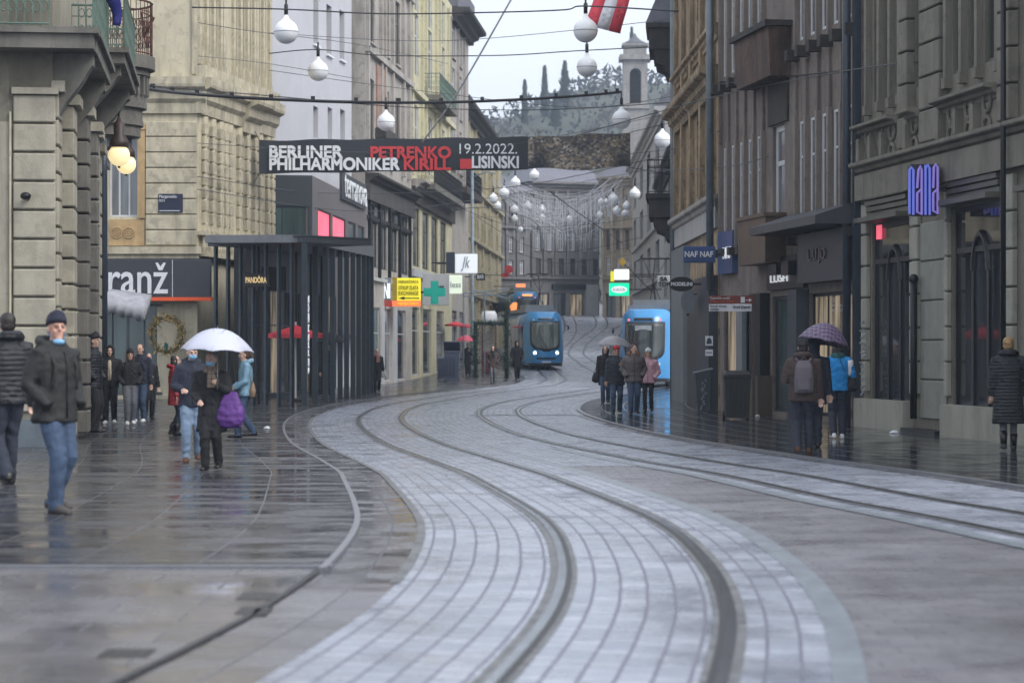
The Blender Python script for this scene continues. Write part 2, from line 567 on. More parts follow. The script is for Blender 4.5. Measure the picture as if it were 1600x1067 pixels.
# small iron covers, and a grate standing for puddle reflections, let into the paving
def cover(px, py, w, l_, nm='drain_cover', m=None):
    PAVE = .021 if py > 890 else .037
    d = depth(py); x = X(px, d)
    mb = MB()
    n = max(4, int(w / .07))
    mb.box(x - w / 2, d - l_ / 2, gz(d) - .02, x + w / 2, d + l_ / 2, gz(d) + PAVE - .002)
    for k in range(n):
        a = x - w / 2 + w * (k + .2) / n
        mb.box(a, d - l_ / 2 + .03, gz(d), a + w / n * .5, d + l_ / 2 - .03, gz(d) + PAVE + .001)
    return mb.build(nm, m or IRON)
for i, (px, py, w, l_, lab) in enumerate([(198, 1026, .25, .35, 'rusty iron cover let into pale paving at the near edge'),
                                      (402, 936, .22, .45, 'small iron cover in pale paving farther from the kerb gap'),
                                      (396, 959, .18, .4, 'small iron cover in pale paving nearest the kerb gap'),
                                      (375, 829, .5, .4, 'long rusty grate standing in for puddle reflections on the wet stone slabs')]):
    tag(cover(px, py, w, l_), lab, 'drain cover', 'iron covers in the paving')

mbj = MB().box(-12, 16.22, gz(16.2) - .02, X(520, 16.3), 16.32, gz(16.2) + PAVE + .004)
tag(mbj.build('kerb', KERB), kind='structure')

# ------------------------------------------------------------------ buildings
class Fac:
    """One straight front of a building; local x runs along it, -y is outward, z up."""
    def __init__(s, root, P0, P1):
        s.P0, s.P1 = Vector(P0), Vector(P1)
        s.L = (s.P1 - s.P0).length
        s.dir = (s.P1 - s.P0) / s.L
        ang = math.atan2(s.dir.y, s.dir.x)
        if root is None: return
        s.root = root
        s.base = root.location.z
        Wm = Matrix.Translation((s.P0.x, s.P0.y, s.base)) @ Matrix.Rotation(ang, 4, 'Z')
        Rm = Matrix.Translation(root.location) @ Matrix.Rotation(root.rotation_euler.z, 4, 'Z')
        s.M = Rm.inverted() @ Wm
        s.cache = {}
    def u(s, px):
        k = (px - 800) / F                      # x = k*y meets P0 + t*dir
        return (k * s.P0.y - s.P0.x) / (s.dir.x - k * s.dir.y)
    def d(s, px): return s.P0.y + s.u(px) * s.dir.y
    def z(s, px, py): return Z(py, s.d(px)) - s.base
    def put(s, o, loc=(0, 0, 0)):
        o.parent = s.root
        o.matrix_local = s.M @ Matrix.Translation(loc)
        return o
    def part(s, mb, name, m, smooth=False):
        return s.put(link(name, mb.mesh(name, smooth), m))
    def wall(s, m, z1, rects=(), u0=0.0, u1=None, z0=-.5, reveal=.25, body=1.2, name='wall', extra=None):
        u1 = s.L if u1 is None else u1
        mb = MB()
        rects = [(max(u0, a), max(z0, b), min(u1, c), min(z1, d)) for a, b, c, d in rects]
        us = sorted(set([u0, u1] + [round(q, 4) for r in rects for q in (r[0], r[2])]))
        zs = sorted(set([z0, z1] + [round(q, 4) for r in rects for q in (r[1], r[3])]))
        for a, b in zip(us, us[1:]):
            start = None
            for c, d in zip(zs, zs[1:]):
                hole = any(r[0] - 1e-3 < (a + b) / 2 < r[2] + 1e-3 and r[1] - 1e-3 < (c + d) / 2 < r[3] + 1e-3 for r in rects)
                if hole or b - a < 1e-4: continue
                mb.add([(a, 0, c), (b, 0, c), (b, 0, d), (a, 0, d)], [(0, 1, 2, 3)])
        for a, c, b, d in rects:
            v = [(a, 0, c), (b, 0, c), (b, 0, d), (a, 0, d)]
            v += [(x, reveal, z) for x, y, z in v]
            mb.add(v, [(i, i + 4, (i + 1) % 4 + 4, (i + 1) % 4) for i in range(4)])
        mb.box(u0, reveal, z0, u1, reveal + body, z1)
        mb.add([(u0, 0, z1), (u1, 0, z1), (u1, reveal, z1), (u0, reveal, z1)], [(0, 1, 2, 3)])
        for e in (u0, u1):
            mb.add([(e, 0, z0), (e, reveal, z0), (e, reveal, z1), (e, 0, z1)], [(0, 1, 2, 3)])
        if extra: extra(mb)
        me = bpy.data.meshes.new(name); me.from_pydata(mb.v, [], mb.f)
        s.wall_o = s.put(link(name, me, m))
        return s.wall_o
    def window(s, r, fm, pm, nx=2, nz=2, fw=.07, reveal=.25, name='window', sill=None, pane='pane'):
        a, c, b, d = r
        w, h = round(b - a, 3), round(d - c, 3)
        key = (w, h, nx, nz, fw, fm.name)
        if key not in s.cache:
            mb = MB(); t = .06
            mb.box(0, 0, 0, fw, t, h); mb.box(w - fw, 0, 0, w, t, h)
            mb.box(fw, 0, 0, w - fw, t, fw); mb.box(fw, 0, h - fw, w - fw, t, h)
            for k in range(1, nx):
                x = w * k / nx; mb.box(x - fw * .4, .006, fw, x + fw * .4, t - .004, h - fw)
            for k in range(1, nz):
                z = h * (k / nz if nz > 2 else .66); mb.box(fw, .012, z - fw * .4, w - fw, t - .008, z + fw * .4)
            g = MB().box(fw * .5, .03, fw * .5, w - fw * .5, .05, h - fw * .5)
            s.cache[key] = (mb.mesh('window_frame'), g.mesh('pane'))
        f_, g_ = s.cache[key]
        fo = s.put(link(name, f_, fm), (a, reveal - .085, c))
        po = bpy.data.objects.new(pane, g_); COL.objects.link(po)
        if not g_.materials: g_.materials.append(pm)
        elif g_.materials[0] != pm:
            po.data = g_ = g_.copy(); g_.materials.clear(); g_.materials.append(pm)
        po.parent = fo
        if sill is not None:
            q = MB().box(-.06, -reveal - .02, -.09, w + .06, .02, -.005)
            so_ = link('sill', q.mesh('sill'), sill, fo)
        return fo
    def boxpart(s, u0, z0, u1, z1, out, m, name, inn=0.02, bev=0):
        o = s.part(MB().box(u0, -out, z0, u1, inn, z1), name, m)
        if bev: bevel(o, bev)
        return o
    def cornice(s, u0, u1, z, h, out, m, name='cornice'):
        p = [(.01, z - h), (-out * .25, z - h), (-out * .3, z - h * .72), (-out * .55, z - h * .6), (-out * .6, z - h * .36), (-out * .95, z - h * .28), (-out, z - h * .2), (-out, z), (.01, z + .03)]
        return s.part(MB().profile(p, u0, u1), name, m)
    def blocks(s, u0, u1, z0, z1, course, m, out=.05, gap=.035, name='stone_courses', cut=()):
        mb = MB(); n = max(1, round((z1 - z0) / course)); c = (z1 - z0) / n
        for k in range(n):
            a, b = z0 + k * c + gap / 2, z0 + (k + 1) * c - gap / 2
            mb.box(u0, -out, a, u1, .01, b)
        o = s.part(mb, name, m)
        return bevel(o, min(.02, out * .4))
    def pilaster(s, u, w, z0, z1, m, out=.12, cap=True, round_=False, name='pilaster'):
        key = ('p', round(w, 3), round(z1 - z0, 2), out, round_, cap, m.name)
        if key not in s.cache:
            mb = MB(); h = z1 - z0
            if round_:
                mb.lathe([(w * .5, 0), (w * .5, h * .06), (w * .42, h * .07), (w * .38, h * .9), (w * .5, h * .93), (w * .5, h)], 12)
            else:
                mb.box(-w / 2, -out, 0, w / 2, .01, h)
            if cap and not round_:
                mb.box(-w * .6, -out - .03, h - .16, w * .6, .005, h - .004); mb.box(-w * .6, -out - .03, .003, w * .6, .005, .2)
            s.cache[key] = mb.mesh(name)
        return s.put(link(name, s.cache[key], m), (u, 0, z0))
def building(name, label, P0, P1, cat='building', group=None, base=None):
    P0, P1 = Vector(P0), Vector(P1)
    r = thing(name, label, cat, (P0.x, P0.y, gz(P0.y) if base is None else base), math.atan2((P1 - P0).y, (P1 - P0).x), group)
    return r, Fac(r, P0, P1)
def cat_rects(f, pxs, zz, w=None):
    """windows from pixel columns (left, right) and heights (low, high)"""
    return [(f.u(a), z0, f.u(b), z1) for a, b in pxs for z0, z1 in zz]

PL_OLIVE = mat('olive_plaster', srgb(160, 154, 138), var=.14, scale=1.2, stain=.45, bump=.25, rough=.75)
PL_OLIVE2 = mat('olive_trim', srgb(164, 158, 142), var=.16, scale=2.0, stain=.4, bump=.3, rough=.75)
PL_GREYST = mat('grey_stone', srgb(111, 108, 101), var=.22, scale=1.6, stain=.6, bump=.35, rough=.8)
PL_CREAM = mat('cream_plaster', srgb(195, 186, 161), var=.12, scale=1.0, stain=.45, bump=.2, rough=.75, stain_col=srgb(113, 104, 89))
PL_CREAM2 = mat('cream_trim', srgb(189, 180, 156), var=.18, scale=2.2, stain=.55, bump=.3, rough=.75, stain_col=srgb(98, 91, 79))
PL_OCHRE = mat('ochre_plaster', srgb(185, 156, 112), var=.2, scale=2, stain=.4, bump=.2, rough=.75)
PL_WHITE = mat('white_plaster', srgb(186, 186, 191), var=.06, scale=.6, stain=.25, bump=.1, rough=.7, stain_col=srgb(165, 165, 169))
PL_GREIGE = mat('greige_plaster', srgb(166, 160, 153), var=.16, scale=1, stain=.55, bump=.25, rough=.75, stain_col=srgb(90, 84, 79))
PL_YEL = mat('yellow_plaster', srgb(195, 189, 158), var=.14, scale=1, stain=.5, bump=.2, rough=.75, stain_col=srgb(113, 108, 92))
PL_OLDY = mat('old_yellow_plaster', srgb(180, 170, 139), var=.25, scale=.9, stain=.7, bump=.2, rough=.8, stain_col=srgb(89, 82, 70))
PL_BROWN = mat('brown_plaster', srgb(124, 113, 106), var=.2, scale=.7, stain=.55, bump=.25, rough=.8, stain_col=srgb(64, 59, 56))
PL_BROWN2 = mat('brown_fin', srgb(134, 123, 115), var=.2, scale=1.2, stain=.5, bump=.25, rough=.8, stain_col=srgb(68, 63, 58))
PL_R1 = mat('olive_grey_plaster', srgb(118, 113, 102), var=.12, scale=.9, stain=.5, bump=.25, rough=.75, stain_col=srgb(62, 61, 55))
PL_R1T = mat('olive_grey_trim', srgb(124, 119, 108), var=.15, scale=1.6, stain=.45, bump=.3, rough=.75, stain_col=srgb(58, 57, 51))
PL_R1P = mat('pale_olive_stone', srgb(160, 159, 146), var=.1, scale=1.2, stain=.35, bump=.2, rough=.6)
PL_R3 = mat('weathered_ochre', srgb(163, 143, 114), var=.35, scale=1.4, stain=.9, bump=.4, rough=.85, stain_col=srgb(73, 63, 53))
PL_FAR = mat('far_grey_plaster', srgb(128, 125, 124), var=.12, scale=.5, stain=.4, bump=.1, rough=.8)
PL_FAR2 = mat('far_pale_plaster', srgb(172, 170, 168), var=.1, scale=.5, stain=.35, bump=.1, rough=.8)
PL_DARK = mat('dark_stone', srgb(58, 54, 52), var=.3, scale=3, stain=.4, bump=.4, rough=.85)
RUST = mat('rust_stained_concrete', srgb(97, 76, 65), var=.55, scale=1.3, stain=.9, bump=.3, rough=.85, stain_col=srgb(33, 28, 27))
DKMET = mat('dark_steel', srgb(58, 66, 74), var=.15, rough=.4, metal=.4, bump=.05)
BLKMET = mat('black_steel', srgb(24, 26, 29), var=.2, rough=.4, metal=.3, bump=.05)
DKPANEL = mat('anthracite_panel', srgb(60, 64, 70), var=.1, scale=.6, rough=.4, bump=.03)
GREYPANEL = mat('grey_metal_panel', srgb(128, 134, 140), var=.12, scale=.8, rough=.4, bump=.05, stain=.3)
PALEPANEL = mat('pale_shop_panel', srgb(176, 178, 180), var=.1, scale=.8, rough=.45, bump=.05, stain=.25)
BLUEPIPE = mat('slate_blue_paint', srgb(52, 60, 72), var=.2, rough=.45, bump=.15)
ZINC = mat('zinc_pipe', srgb(110, 118, 124), var=.2, rough=.45, bump=.1, metal=.4)
GREENIRON = mat('verdigris_iron', srgb(92, 112, 102), var=.3, scale=6, rough=.7, bump=.3)
RUSTIRON = mat('rusty_iron', srgb(92, 58, 46), var=.4, scale=6, rough=.8, bump=.3)
WHITEFR = mat('white_window_paint', srgb(196, 198, 202), var=.08, rough=.5, bump=.05)
BRNFR = mat('brown_window_paint', srgb(72, 56, 46), var=.2, rough=.5, bump=.05)
GLD = glass_mat('dark_glass', (.034, .037, .042), .04, var=.8)
GLM = glass_mat('grey_glass', (.07, .08, .085), .07)
GLC = glass_mat('curtained_glass', (.16, .17, .18), .1)
GLT = glass_mat('teal_glass', (.05, .075, .075), .06)
SHOPW = glass_mat('warm_shop_glass', (.2, .16, .11), .05, var=.85, scale=1.2, emit=.45)  # warm tint and added glow stand in for golden reflections
SLATE = mat('slate_roof', srgb(96, 96, 104), var=.2, scale=3, bump=.3, rough=.7)
LILROOF = mat('pale_metal_roof', srgb(112, 111, 120), var=.12, scale=.8, bump=.15, rough=.5, stain=.4)
REDROOF = mat('red_tile_roof', srgb(140, 74, 62), var=.25, scale=4, bump=.4, rough=.8)
WHITE = mat('white_paint', srgb(222, 224, 228), var=.04, rough=.5, bump=.03)
ORANGE = mat('orange_plastic', srgb(226, 88, 36), var=.08, rough=.4, bump=0)
def railing(s_pts, z0, h, m, parent, name='railing', step=.13, scroll=True):
    """ornate iron railing along a polyline of local (x, y) points"""
    mb = MB()
    pts = [Vector(p) for p in s_pts]
    for zz, r in ((z0 + h, .025), (z0 + h * .82, .012), (z0 + .06, .018)):
        mb.tube([(p.x, p.y, zz) for p in pts], r, 6)
    for a, b in zip(pts, pts[1:]):
        n = max(1, int((b - a).length / step))
        for k in range(n + 1):
            q = a + (b - a) * k / n
            mb.box(q.x - .009, q.y - .009, z0, q.x + .009, q.y + .009, z0 + h)
            if scroll and k < n:
                c = a + (b - a) * (k + .5) / n
                dr = (b - a).normalized()
                for zc, rr in ((z0 + h * .3, .055), (z0 + h * .58, .055)):
                    mb.tube([(c.x + dr.x * rr * math.cos(t * PI / 4), c.y + dr.y * rr * math.cos(t * PI / 4), zc + rr * 1.6 * math.sin(t * PI / 4)) for t in range(9)], .01, 4, False)
    return mb.build(name, m, parent)

# ---- the olive corner building at the near left
C1 = Vector((-7.6, 40.0)); E1 = Vector((-9.75, 58.0))
dl = (E1 - C1).normalized()
Q1 = C1 - Vector((-dl.y, dl.x)) * -6.0
r1, f1 = building('corner_building', 'olive grey rusticated corner building with green iron balconies behind the men at left', (C1 + Vector((-dl.y, dl.x)) * 6.0), C1)
g1 = Fac(r1, C1, E1)
wz = 15.5
wr = [(f1.u(-75), f1.z(5, 640), f1.u(14), f1.z(10, 190))]
f1.wall(PL_OLIVE, wz, wr, reveal=.3, body=.6)
f1.window(wr[0], WHITEFR, GLM, 2, 3, .12, .3)
f1.part(MB().box(f1.u(14) + .01, -.06, f1.z(0, 640), f1.u(18), .02, f1.z(0, 175)), 'window_surround', PL_CREAM2)
f1.blocks(f1.u(21), f1.L + .05, f1.z(50, 645), f1.z(50, 148), .46, PL_OLIVE2, .06)
f1.boxpart(f1.u(19), f1.z(50, 148), f1.L + .1, f1.z(50, 138), .12, PL_OLIVE2, 'capital')
f1.boxpart(f1.u(-80), -.3, f1.L + .1, f1.z(50, 655), .14, mat('grey_blue_plinth', srgb(96, 106, 114), rough=.5, stain=.3), 'plinth')
g1.wall(PL_OLIVE, wz, [(5.2, .4, 6.9, 4.9), (10.3, 2.2, 11.6, 5.4)], reveal=.3, body=.8)
g1.window((5.2, .4, 6.9, 4.9), BRNFR, GLD, 2, 3, .12, .3, name='door')
g1.window((10.3, 2.2, 11.6, 5.4), BRNFR, GLM, 2, 3, .1, .3)
for u0_, u1_, o in ((.02, .9, .1), (2.2, 3.1, .22), (4.1, 4.9, .36), (7.3, 8.0, .36), (8.7, 9.5, .3), (12.2, 13.2, .16), (16.2, 17.6, .04)):
    g1.blocks(u0_, u1_, .1, 5.9, .46, PL_GREYST if o > .3 else PL_OLIVE2, o, .04)
    g1.boxpart(u0_ - .06, 5.9, u1_ + .06, 6.08, o + .1, PL_OLIVE2, 'capital')
def sbracket(u, w, ztop, hh, out):
    pts = [(.0, ztop), (-out, ztop), (-out, ztop - .14 * hh)]
    for k in range(9):
        t = k / 8
        pts.append((-out * (.94 - .86 * (t ** .8)) - .09 * out * math.sin(t * 2 * PI), ztop - hh * (.16 + .8 * t ** 1.15)))
    pts.append((0, ztop - hh))
    return g1.part(MB().profile(pts, u, u + w), 'bracket', PL_GREYST)
zb = 6.55
g1.part(MB().box(-.1, -.72, zb, 5.0, .02, zb + .24).box(-.2, -.8, zb + .243, 5.1, .02, zb + .34), 'balcony', PL_GREYST)
f1.part(MB().box(f1.L - 5.0, -.62, zb, f1.L + .70, .02, zb + .237).box(f1.L - 5, -.7, zb + .24, f1.L + .78, .02, zb + .337), 'balcony', PL_GREYST)
sbracket(.12, .5, zb, 1.35, .66); sbracket(4.0, .5, zb, 1.35, .66)
rl = railing([(-5, -.56), (5.98, -.56)], zb + .34, 1.15, GREENIRON, r1); f1.put(rl)
rl = railing([(-.5, -.68), (5.0, -.68), (5.0, 0)], zb + .34, 1.15, GREENIRON, r1); g1.put(rl)
zb2 = 7.2
g1.part(MB().box(7.0, -.9, zb2, 13.0, .02, zb2 + .2).box(6.9, -.98, zb2 + .203, 13.1, .02, zb2 + .3), 'balcony', PL_GREYST)
sbracket(7.3, .5, zb2, 1.4, .8); sbracket(11.8, .5, zb2, 1.4, .8)
rl = railing([(7.0, 0), (7.0, -.88), (13.0, -.88), (13.0, 0)], zb2 + .3, 1.15, GREENIRON, r1); g1.put(rl)
# the rounded oriel and its rusty balcony
uo, ro = 16.2, 1.12
def half(r, n=18): return [(uo + r * math.cos(PI + PI * k / n), r * math.sin(PI + PI * k / n)) for k in range(n + 1)]
ob = MB()
for r_, a, b in ((ro * .62, 6.3, 6.55), (ro * .8, 6.55, 6.8), (ro * .86, 6.8, 6.92), (ro * .84, 6.92, 7.2), (ro * .93, 7.2, 7.32), (ro * .9, 7.32, 7.95), (ro, 7.95, 8.1), (ro * 1.1, 8.1, 8.4)):
    ob.slab(half(r_), a + .002, b - .002)
for k in range(15):
    a = PI + PI * (k + .5) / 15
    ob.add(*(lambda q: (q.v, q.f))(MB().box(-.04, -.05, 7.5, .04, .05, 7.93).xf(Matrix.Translation((uo + ro * .93 * math.cos(a), ro * .93 * math.sin(a), 0)) @ Matrix.Rotation(a - PI / 2, 4, 'Z'))))
g1.part(ob, 'oriel', PL_GREYST)
rl = railing(half(ro * 1.04, 12), 8.4, 1.25, RUSTIRON, r1); g1.put(rl)
dp = g1.part(MB().tube([(14.8, -.12, -.2), (14.8, -.12, 5.2), (14.7, -.12, 5.6), (14.7, -.12, 6.4)], .085, 10), 'drainpipe', BLUEPIPE, True)
for zz in (3.15, 3.1):
    pass
cam1 = f1.part(MB().tube([(f1.u(44), -.05, f1.z(44, 309)), (f1.u(44), -.2, f1.z(44, 309))], .045, 10).ball((f1.u(42), -.26, f1.z(44, 308)), (.09, .1, .065), 12, 8), 'wall_spotlight', BLKMET, True)

# ---- the cream building across the side street
C2 = Vector((-10.15, 78.0)); E2 = Vector((-8.63, 87.0))
r2, f2 = building('cream_building', 'cream plastered building with rusticated pier and blue street plaque above the shop', (-13.6, 78.0), C2)
g2 = Fac(r2, C2, E2)
Zf = lambda py: f2.z(260, py)
wr = [(f2.u(170), Zf(339), f2.u(216), Zf(205)), (.05, .15, f2.u(328) if False else f2.L - .02, Zf(474))]
f2.wall(PL_CREAM, 17, wr, reveal=.28, body=4)
f2.window(wr[0], WHITEFR, GLC, 3, 2, .07, .28)
sw = f2.window(wr[1], DKPANEL, GLT, 3, 1, .1, .28, name='shop_window')
f2.boxpart(f2.u(171), Zf(384), f2.u(226), Zf(343), .05, PL_OCHRE, 'ornament_panel')
om = MB()
for cx_ in (183, 202):
    for rr in (.17, .1):
        c_ = (f2.u(cx_), -.07, Zf(364))
        om.tube([(c_[0] + rr * math.cos(t * PI / 8), c_[1], c_[2] + rr * math.sin(t * PI / 8)) for t in range(17)], .022, 6, False)
    for t in range(4):
        a = t * PI / 4
        om.tube([(f2.u(cx_) - .15 * math.cos(a), -.065, Zf(364) - .15 * math.sin(a)), (f2.u(cx_) + .15 * math.cos(a), -.065, Zf(364) + .15 * math.sin(a))], .02, 5)
f2.part(om, 'rosette', PL_OCHRE)
f2.boxpart(f2.u(216), Zf(341), f2.u(227), Zf(200), .1, PL_OCHRE, 'window_surround')
f2.boxpart(f2.u(165), Zf(203), f2.u(228), Zf(196), .14, PL_OCHRE, 'lintel')
f2.blocks(f2.u(228), f2.u(307.5), Zf(384), Zf(190), .5, PL_CREAM2, .1, .03)
f2.boxpart(f2.u(166), Zf(397), f2.L + .14, Zf(386), .2, PL_CREAM2, 'moulding')
f2.boxpart(f2.u(166), Zf(404), f2.L + .06, Zf(398), .1, PL_CREAM2, 'moulding')
f2.cornice(-.5, f2.L + .3, Zf(122), 1.15, .42, PL_CREAM2)
f2.boxpart(f2.u(300), Zf(116), f2.L, Zf(-160), .06, PL_CREAM2, 'pilaster')
# side front along the street
zc = f2.z(308, 122)
ws = [(g2.u(a), zc + .9, g2.u(b), zc + 6.6) for a, b in ((313, 318), (324, 329), (335, 340), (366, 371), (377, 382), (388, 392), (402, 406), (412, 416))]
ws += [(g2.u(a), zc - 4.7, g2.u(b), zc - 1.6) for a, b in ((321, 327), (333, 339), (375, 381), (387, 393), (408, 412))]
g2.wall(PL_CREAM, 17, ws, reveal=.22, body=1.5)
for w_ in ws: g2.window(w_, BRNFR, GLM, 1, 2, .05, .22)
for px in (310, 320.5, 331.5, 342.5, 347, 363, 373.5, 384.5, 395, 399, 409, 419):
    g2.pilaster(g2.u(px), .24, zc + .45, zc + 9, PL_CREAM2, .1)
for px in (317.5, 330, 342, 350, 357, 371.5, 384, 396, 404, 416, 423):
    mbp = g2.pilaster(g2.u(px), .34, zc - 4.9, zc - 1.2, PL_CREAM2, .16, round_=True)
    g2.blocks(g2.u(px) - .2, g2.u(px) + .2, zc - 4.7, zc - 1.4, .42, PL_CREAM2, .13, .06)
g2.cornice(-.15, g2.L, zc, 1.15, .5, PL_CREAM2)
g2.cornice(g2.u(372), g2.u(398), zc - .01, 1.3, .75, PL_CREAM2)
g2.boxpart(-.1, zc + .03, g2.L, zc + .4, .3, PL_CREAM2, 'attic')
bal = MB()
for k in range(34):
    u_ = .2 + k * (g2.L - .4) / 34
    bal.lathe([(.05, 0), (.08, .15), (.045, .35), (.05, .55)], 8, (u_, -.16, zc - 5.6))
bal.box(0, -.28, zc - 5.75, g2.L, .01, zc - 5.6).box(0, -.28, zc - 5.06, g2.L, .01, zc - 4.93)
g2.part(bal, 'balustrade', PL_CREAM2)
for px in (350.5,):
    g2.blocks(g2.u(346), g2.u(362), zc - 4.9, zc - 1.1, .42, PL_CREAM2, .07, .04)

# ---- white building with the clothes shop
r3, f3 = building('white_building', 'tall plain white building with narrow brown window slots above the glass clothes shop', (-8.8, 88), (-6.9, 104))
zt = lambda py: f3.z(480, py)
ws = [(f3.u(a), f3.z(a, y1), f3.u(b), f3.z(a, y0)) for a, b, y0, y1 in ((489.5, 497.5, -60, 68), (510, 518, 6, 84), (530.5, 538, 15, 92), (489.5, 497, 165, 216), (512, 519, 167, 217), (531.5, 539, 170, 220))]
f3.wall(PL_WHITE, 21, ws, reveal=.3, body=5)
for w_ in ws: f3.window(w_, mat('tan_window_paint', srgb(150, 112, 80), rough=.6), GLM, 1, 3, .06, .3, sill=WHITE)
sb, s3 = None, Fac(r3, (-9.4, 86.9), (-7.22, 87.4))
t3 = Fac(r3, (-7.22, 87.4), (-6.25, 104))
zb_ = t3.z(489, 275); zg = t3.z(489, 322); zl = t3.z(489, 378)
s3.wall(DKPANEL, zb_, [(.2, zl, s3.L - .1, zg)], reveal=.12, body=.4, z0=2.2, name='shop_box')
s3.window((.2, zl, s3.L - .1, zg), DKMET, GLT, 2, 1, .05, .12, name='shop_window')
ts = [(t3.u(a), zl, t3.u(b), zg) for a, b in ((497, 517), (520, 540), (544, 556), (559, 569))]
t3.wall(mat('brown_grey_panel', srgb(104, 98, 98), var=.08, rough=.5), zb_, ts, reveal=.12, body=.6, z0=2.2, name='shop_box')
PINK = mat('pink_lit_screen', srgb(236, 96, 118), var=.3, scale=.8, emit=.75, rough=.3, bump=0)
for i, w_ in enumerate(ts): t3.window(w_, DKMET, PINK if i < 2 else GLT, 1, 1, .06, .12, name='shop_window')
lt = lettering('terranova', glow('white_letter', (.62, .64, .67), .12), r3, t3.u(532), t3.u(567), t3.z(550, 316), t3.z(550, 282), -.16)
t3.put(lt)
t3.boxpart(t3.u(531), t3.z(550, 320), t3.u(568), t3.z(550, 279), .1, DKPANEL, 'sign_board')

# ---- black steel portico in front of the shop
PC = Vector((X(475, 68), 68.0)); PE = Vector((X(581, 88), 88.0)); PN = Vector((X(333, 70.5), 70.5))
rp = thing('steel_portico', 'black steel slatted portico standing on the pavement in front of the clothes shop', 'portico', (PC.x, PC.y, gz(68)))
fp = Fac(rp, PC, PE); fq = Fac(rp, PN, PC)
zr0 = Z(378, 68) - gz(68); zr1 = Z(402, 88) - gz(68)
rise = lambda u_: zr0 + (zr1 - zr0) * u_ / fp.L
roof = MB()
roof.add([(0, -.1, zr0 + .2), (fp.L, -.1, zr1 + .4), (fp.L, -.1, zr1), (0, -.1, zr0 - .02), (0, 2.8, zr0 + .2), (fp.L, 2.8, zr1 + .4), (fp.L, 2.8, zr1), (0, 2.8, zr0 - .02)],
         [(0, 1, 2, 3), (7, 6, 5, 4), (0, 4, 5, 1), (3, 2, 6, 7), (1, 5, 6, 2), (0, 3, 7, 4)])
fp.part(roof, 'roof', mat('grey_fascia', srgb(112, 115, 120), var=.1, rough=.5, stain=.3))
fq.part(MB().box(-.1, -.12, zr0 - .02, fq.L + .08, 2.6, zr0 + .14).box(-.15, -.2, zr0 + .144, fq.L + .1, 2.6, zr0 + .19), 'roof', DKPANEL)
for k, px in enumerate((475, 492, 508, 519, 531, 541, 551, 560, 568, 574, 580)):
    u_ = fp.u(px) if k else .0
    w_ = .07 if k == 0 else .04
    fp.part(MB().box(u_ - w_, -.09, gz(68) * 0 - .02, u_ + w_, .07, rise(u_) + .02).box(u_ - .12, -.12, -.02, u_ + .12, .1, .05), 'post', DKMET)
    if k % 2: fp.part(MB().box(u_ - .04, 1.6, -.02, u_ + .04, 1.68, rise(u_)), 'post', BLKMET)
for k in range(7):
    u_ = .12 + k * (fq.L - .4) / 6.4
    fq.part(MB().box(u_ - .04, -.05, -.02, u_ + .04, .05, zr0 - .03), 'post', DKMET)
    
# the dark glass shop front behind the portico
fb_ = Fac(rp, PN + Vector((.4, 6.0)), PE + Vector((-1.3, 1.0)))
fb_.part(MB().box(0, .1, -.3, fb_.L, .5, 5.0), 'back_wall', BLKMET)
n_ = 9
for k in range(n_):
    a = fb_.L * k / n_
    w_ = (a + .06, .15, a + fb_.L / n_ - .06, 3.6)
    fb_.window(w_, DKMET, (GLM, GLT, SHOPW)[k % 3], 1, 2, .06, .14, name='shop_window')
vl = lettering('terranova', glow('pale_letter', (.8, .82, .86), .25), rp, -.07, .07, .95, 3.15, -.115, vertical=1)
fp.put(vl)

# ---- greige and yellow fronts farther along on the left
r4, f4 = building('greige_building', 'greige building with stained pilasters over a black framed shop storey', (-6.35, 104.6), (-5.0, 120))
zz4 = lambda py: f4.z(600, py)
zA, zB, zC = zz4(437), zz4(300), zz4(262)
wr = [(f4.u(a), zz4(422), f4.u(b), zz4(352)) for a, b in ((577, 590), (592, 605), (608, 621), (624, 638))]
wr += [(f4.u(a), zz4(345), f4.u(b), zz4(325)) for a, b in ((577, 605), (608, 638))]
up = [(f4.u(a), z_, f4.u(b), z_ + 3.0) for a, b in ((578, 585), (601, 608), (618, 625)) for z_ in (zC + .6, zC + 5.2, zC + 9.2)]
shop = [(f4.u(a), .15, f4.u(b), zz4(482)) for a, b in ((583, 594), (600, 612), (620, 634))]
f4.wall(PL_GREIGE, 20, wr + up + shop, body=4, reveal=.16)
for w_ in wr: f4.window(w_, BLKMET, GLM, 1, 1, .07, .16)
for w_ in up: f4.window(w_, BRNFR, GLM, 2, 2, .07, .16, sill=PL_GREIGE)
for i, w_ in enumerate(shop): f4.window(w_, PALEPANEL, (GLT, GLC, GLD)[i], 1, 2, .06, .16, name='shop_window')
for px in (575, 591, 606.5, 622.5, 638.5): f4.boxpart(f4.u(px) - .12, zA, f4.u(px) + .12, zB, .14, BLKMET, 'shop_pillar')
f4.boxpart(0, zz4(351.5), f4.L, zz4(346), .1, BLKMET, 'transom')
f4.boxpart(0, zz4(324), f4.L, zB, .22, mat('sooty_fascia', srgb(72, 68, 66), var=.3, stain=.5, scale=1.5), 'shop_fascia')
f4.cornice(0, f4.L, zB + .45, .45, .6, PL_DARK)
f4.boxpart(0, zA - .15, f4.L, zA, .16, PALEPANEL, 'string_course')
for px in (572, 593, 599, 611, 628, 637): f4.pilaster(f4.u(px), .34, zC, zC + 14, PL_GREIGE, .16)
for z_ in (zC + 4.6, zC + 8.8): f4.boxpart(0, z_, f4.L, z_ + .25, .22, PL_GREIGE, 'string_course')
f4.boxpart(f4.u(587), zC + 1.6, f4.u(600), zC + 4.4, .08, mat('dusty_rose_panel', srgb(160, 128, 112), var=.25, stain=.6, scale=2), 'relief_panel')
f4.boxpart(f4.u(586), zC + 1.1, f4.u(601), zC + 1.55, .5, PL_DARK, 'bracket')
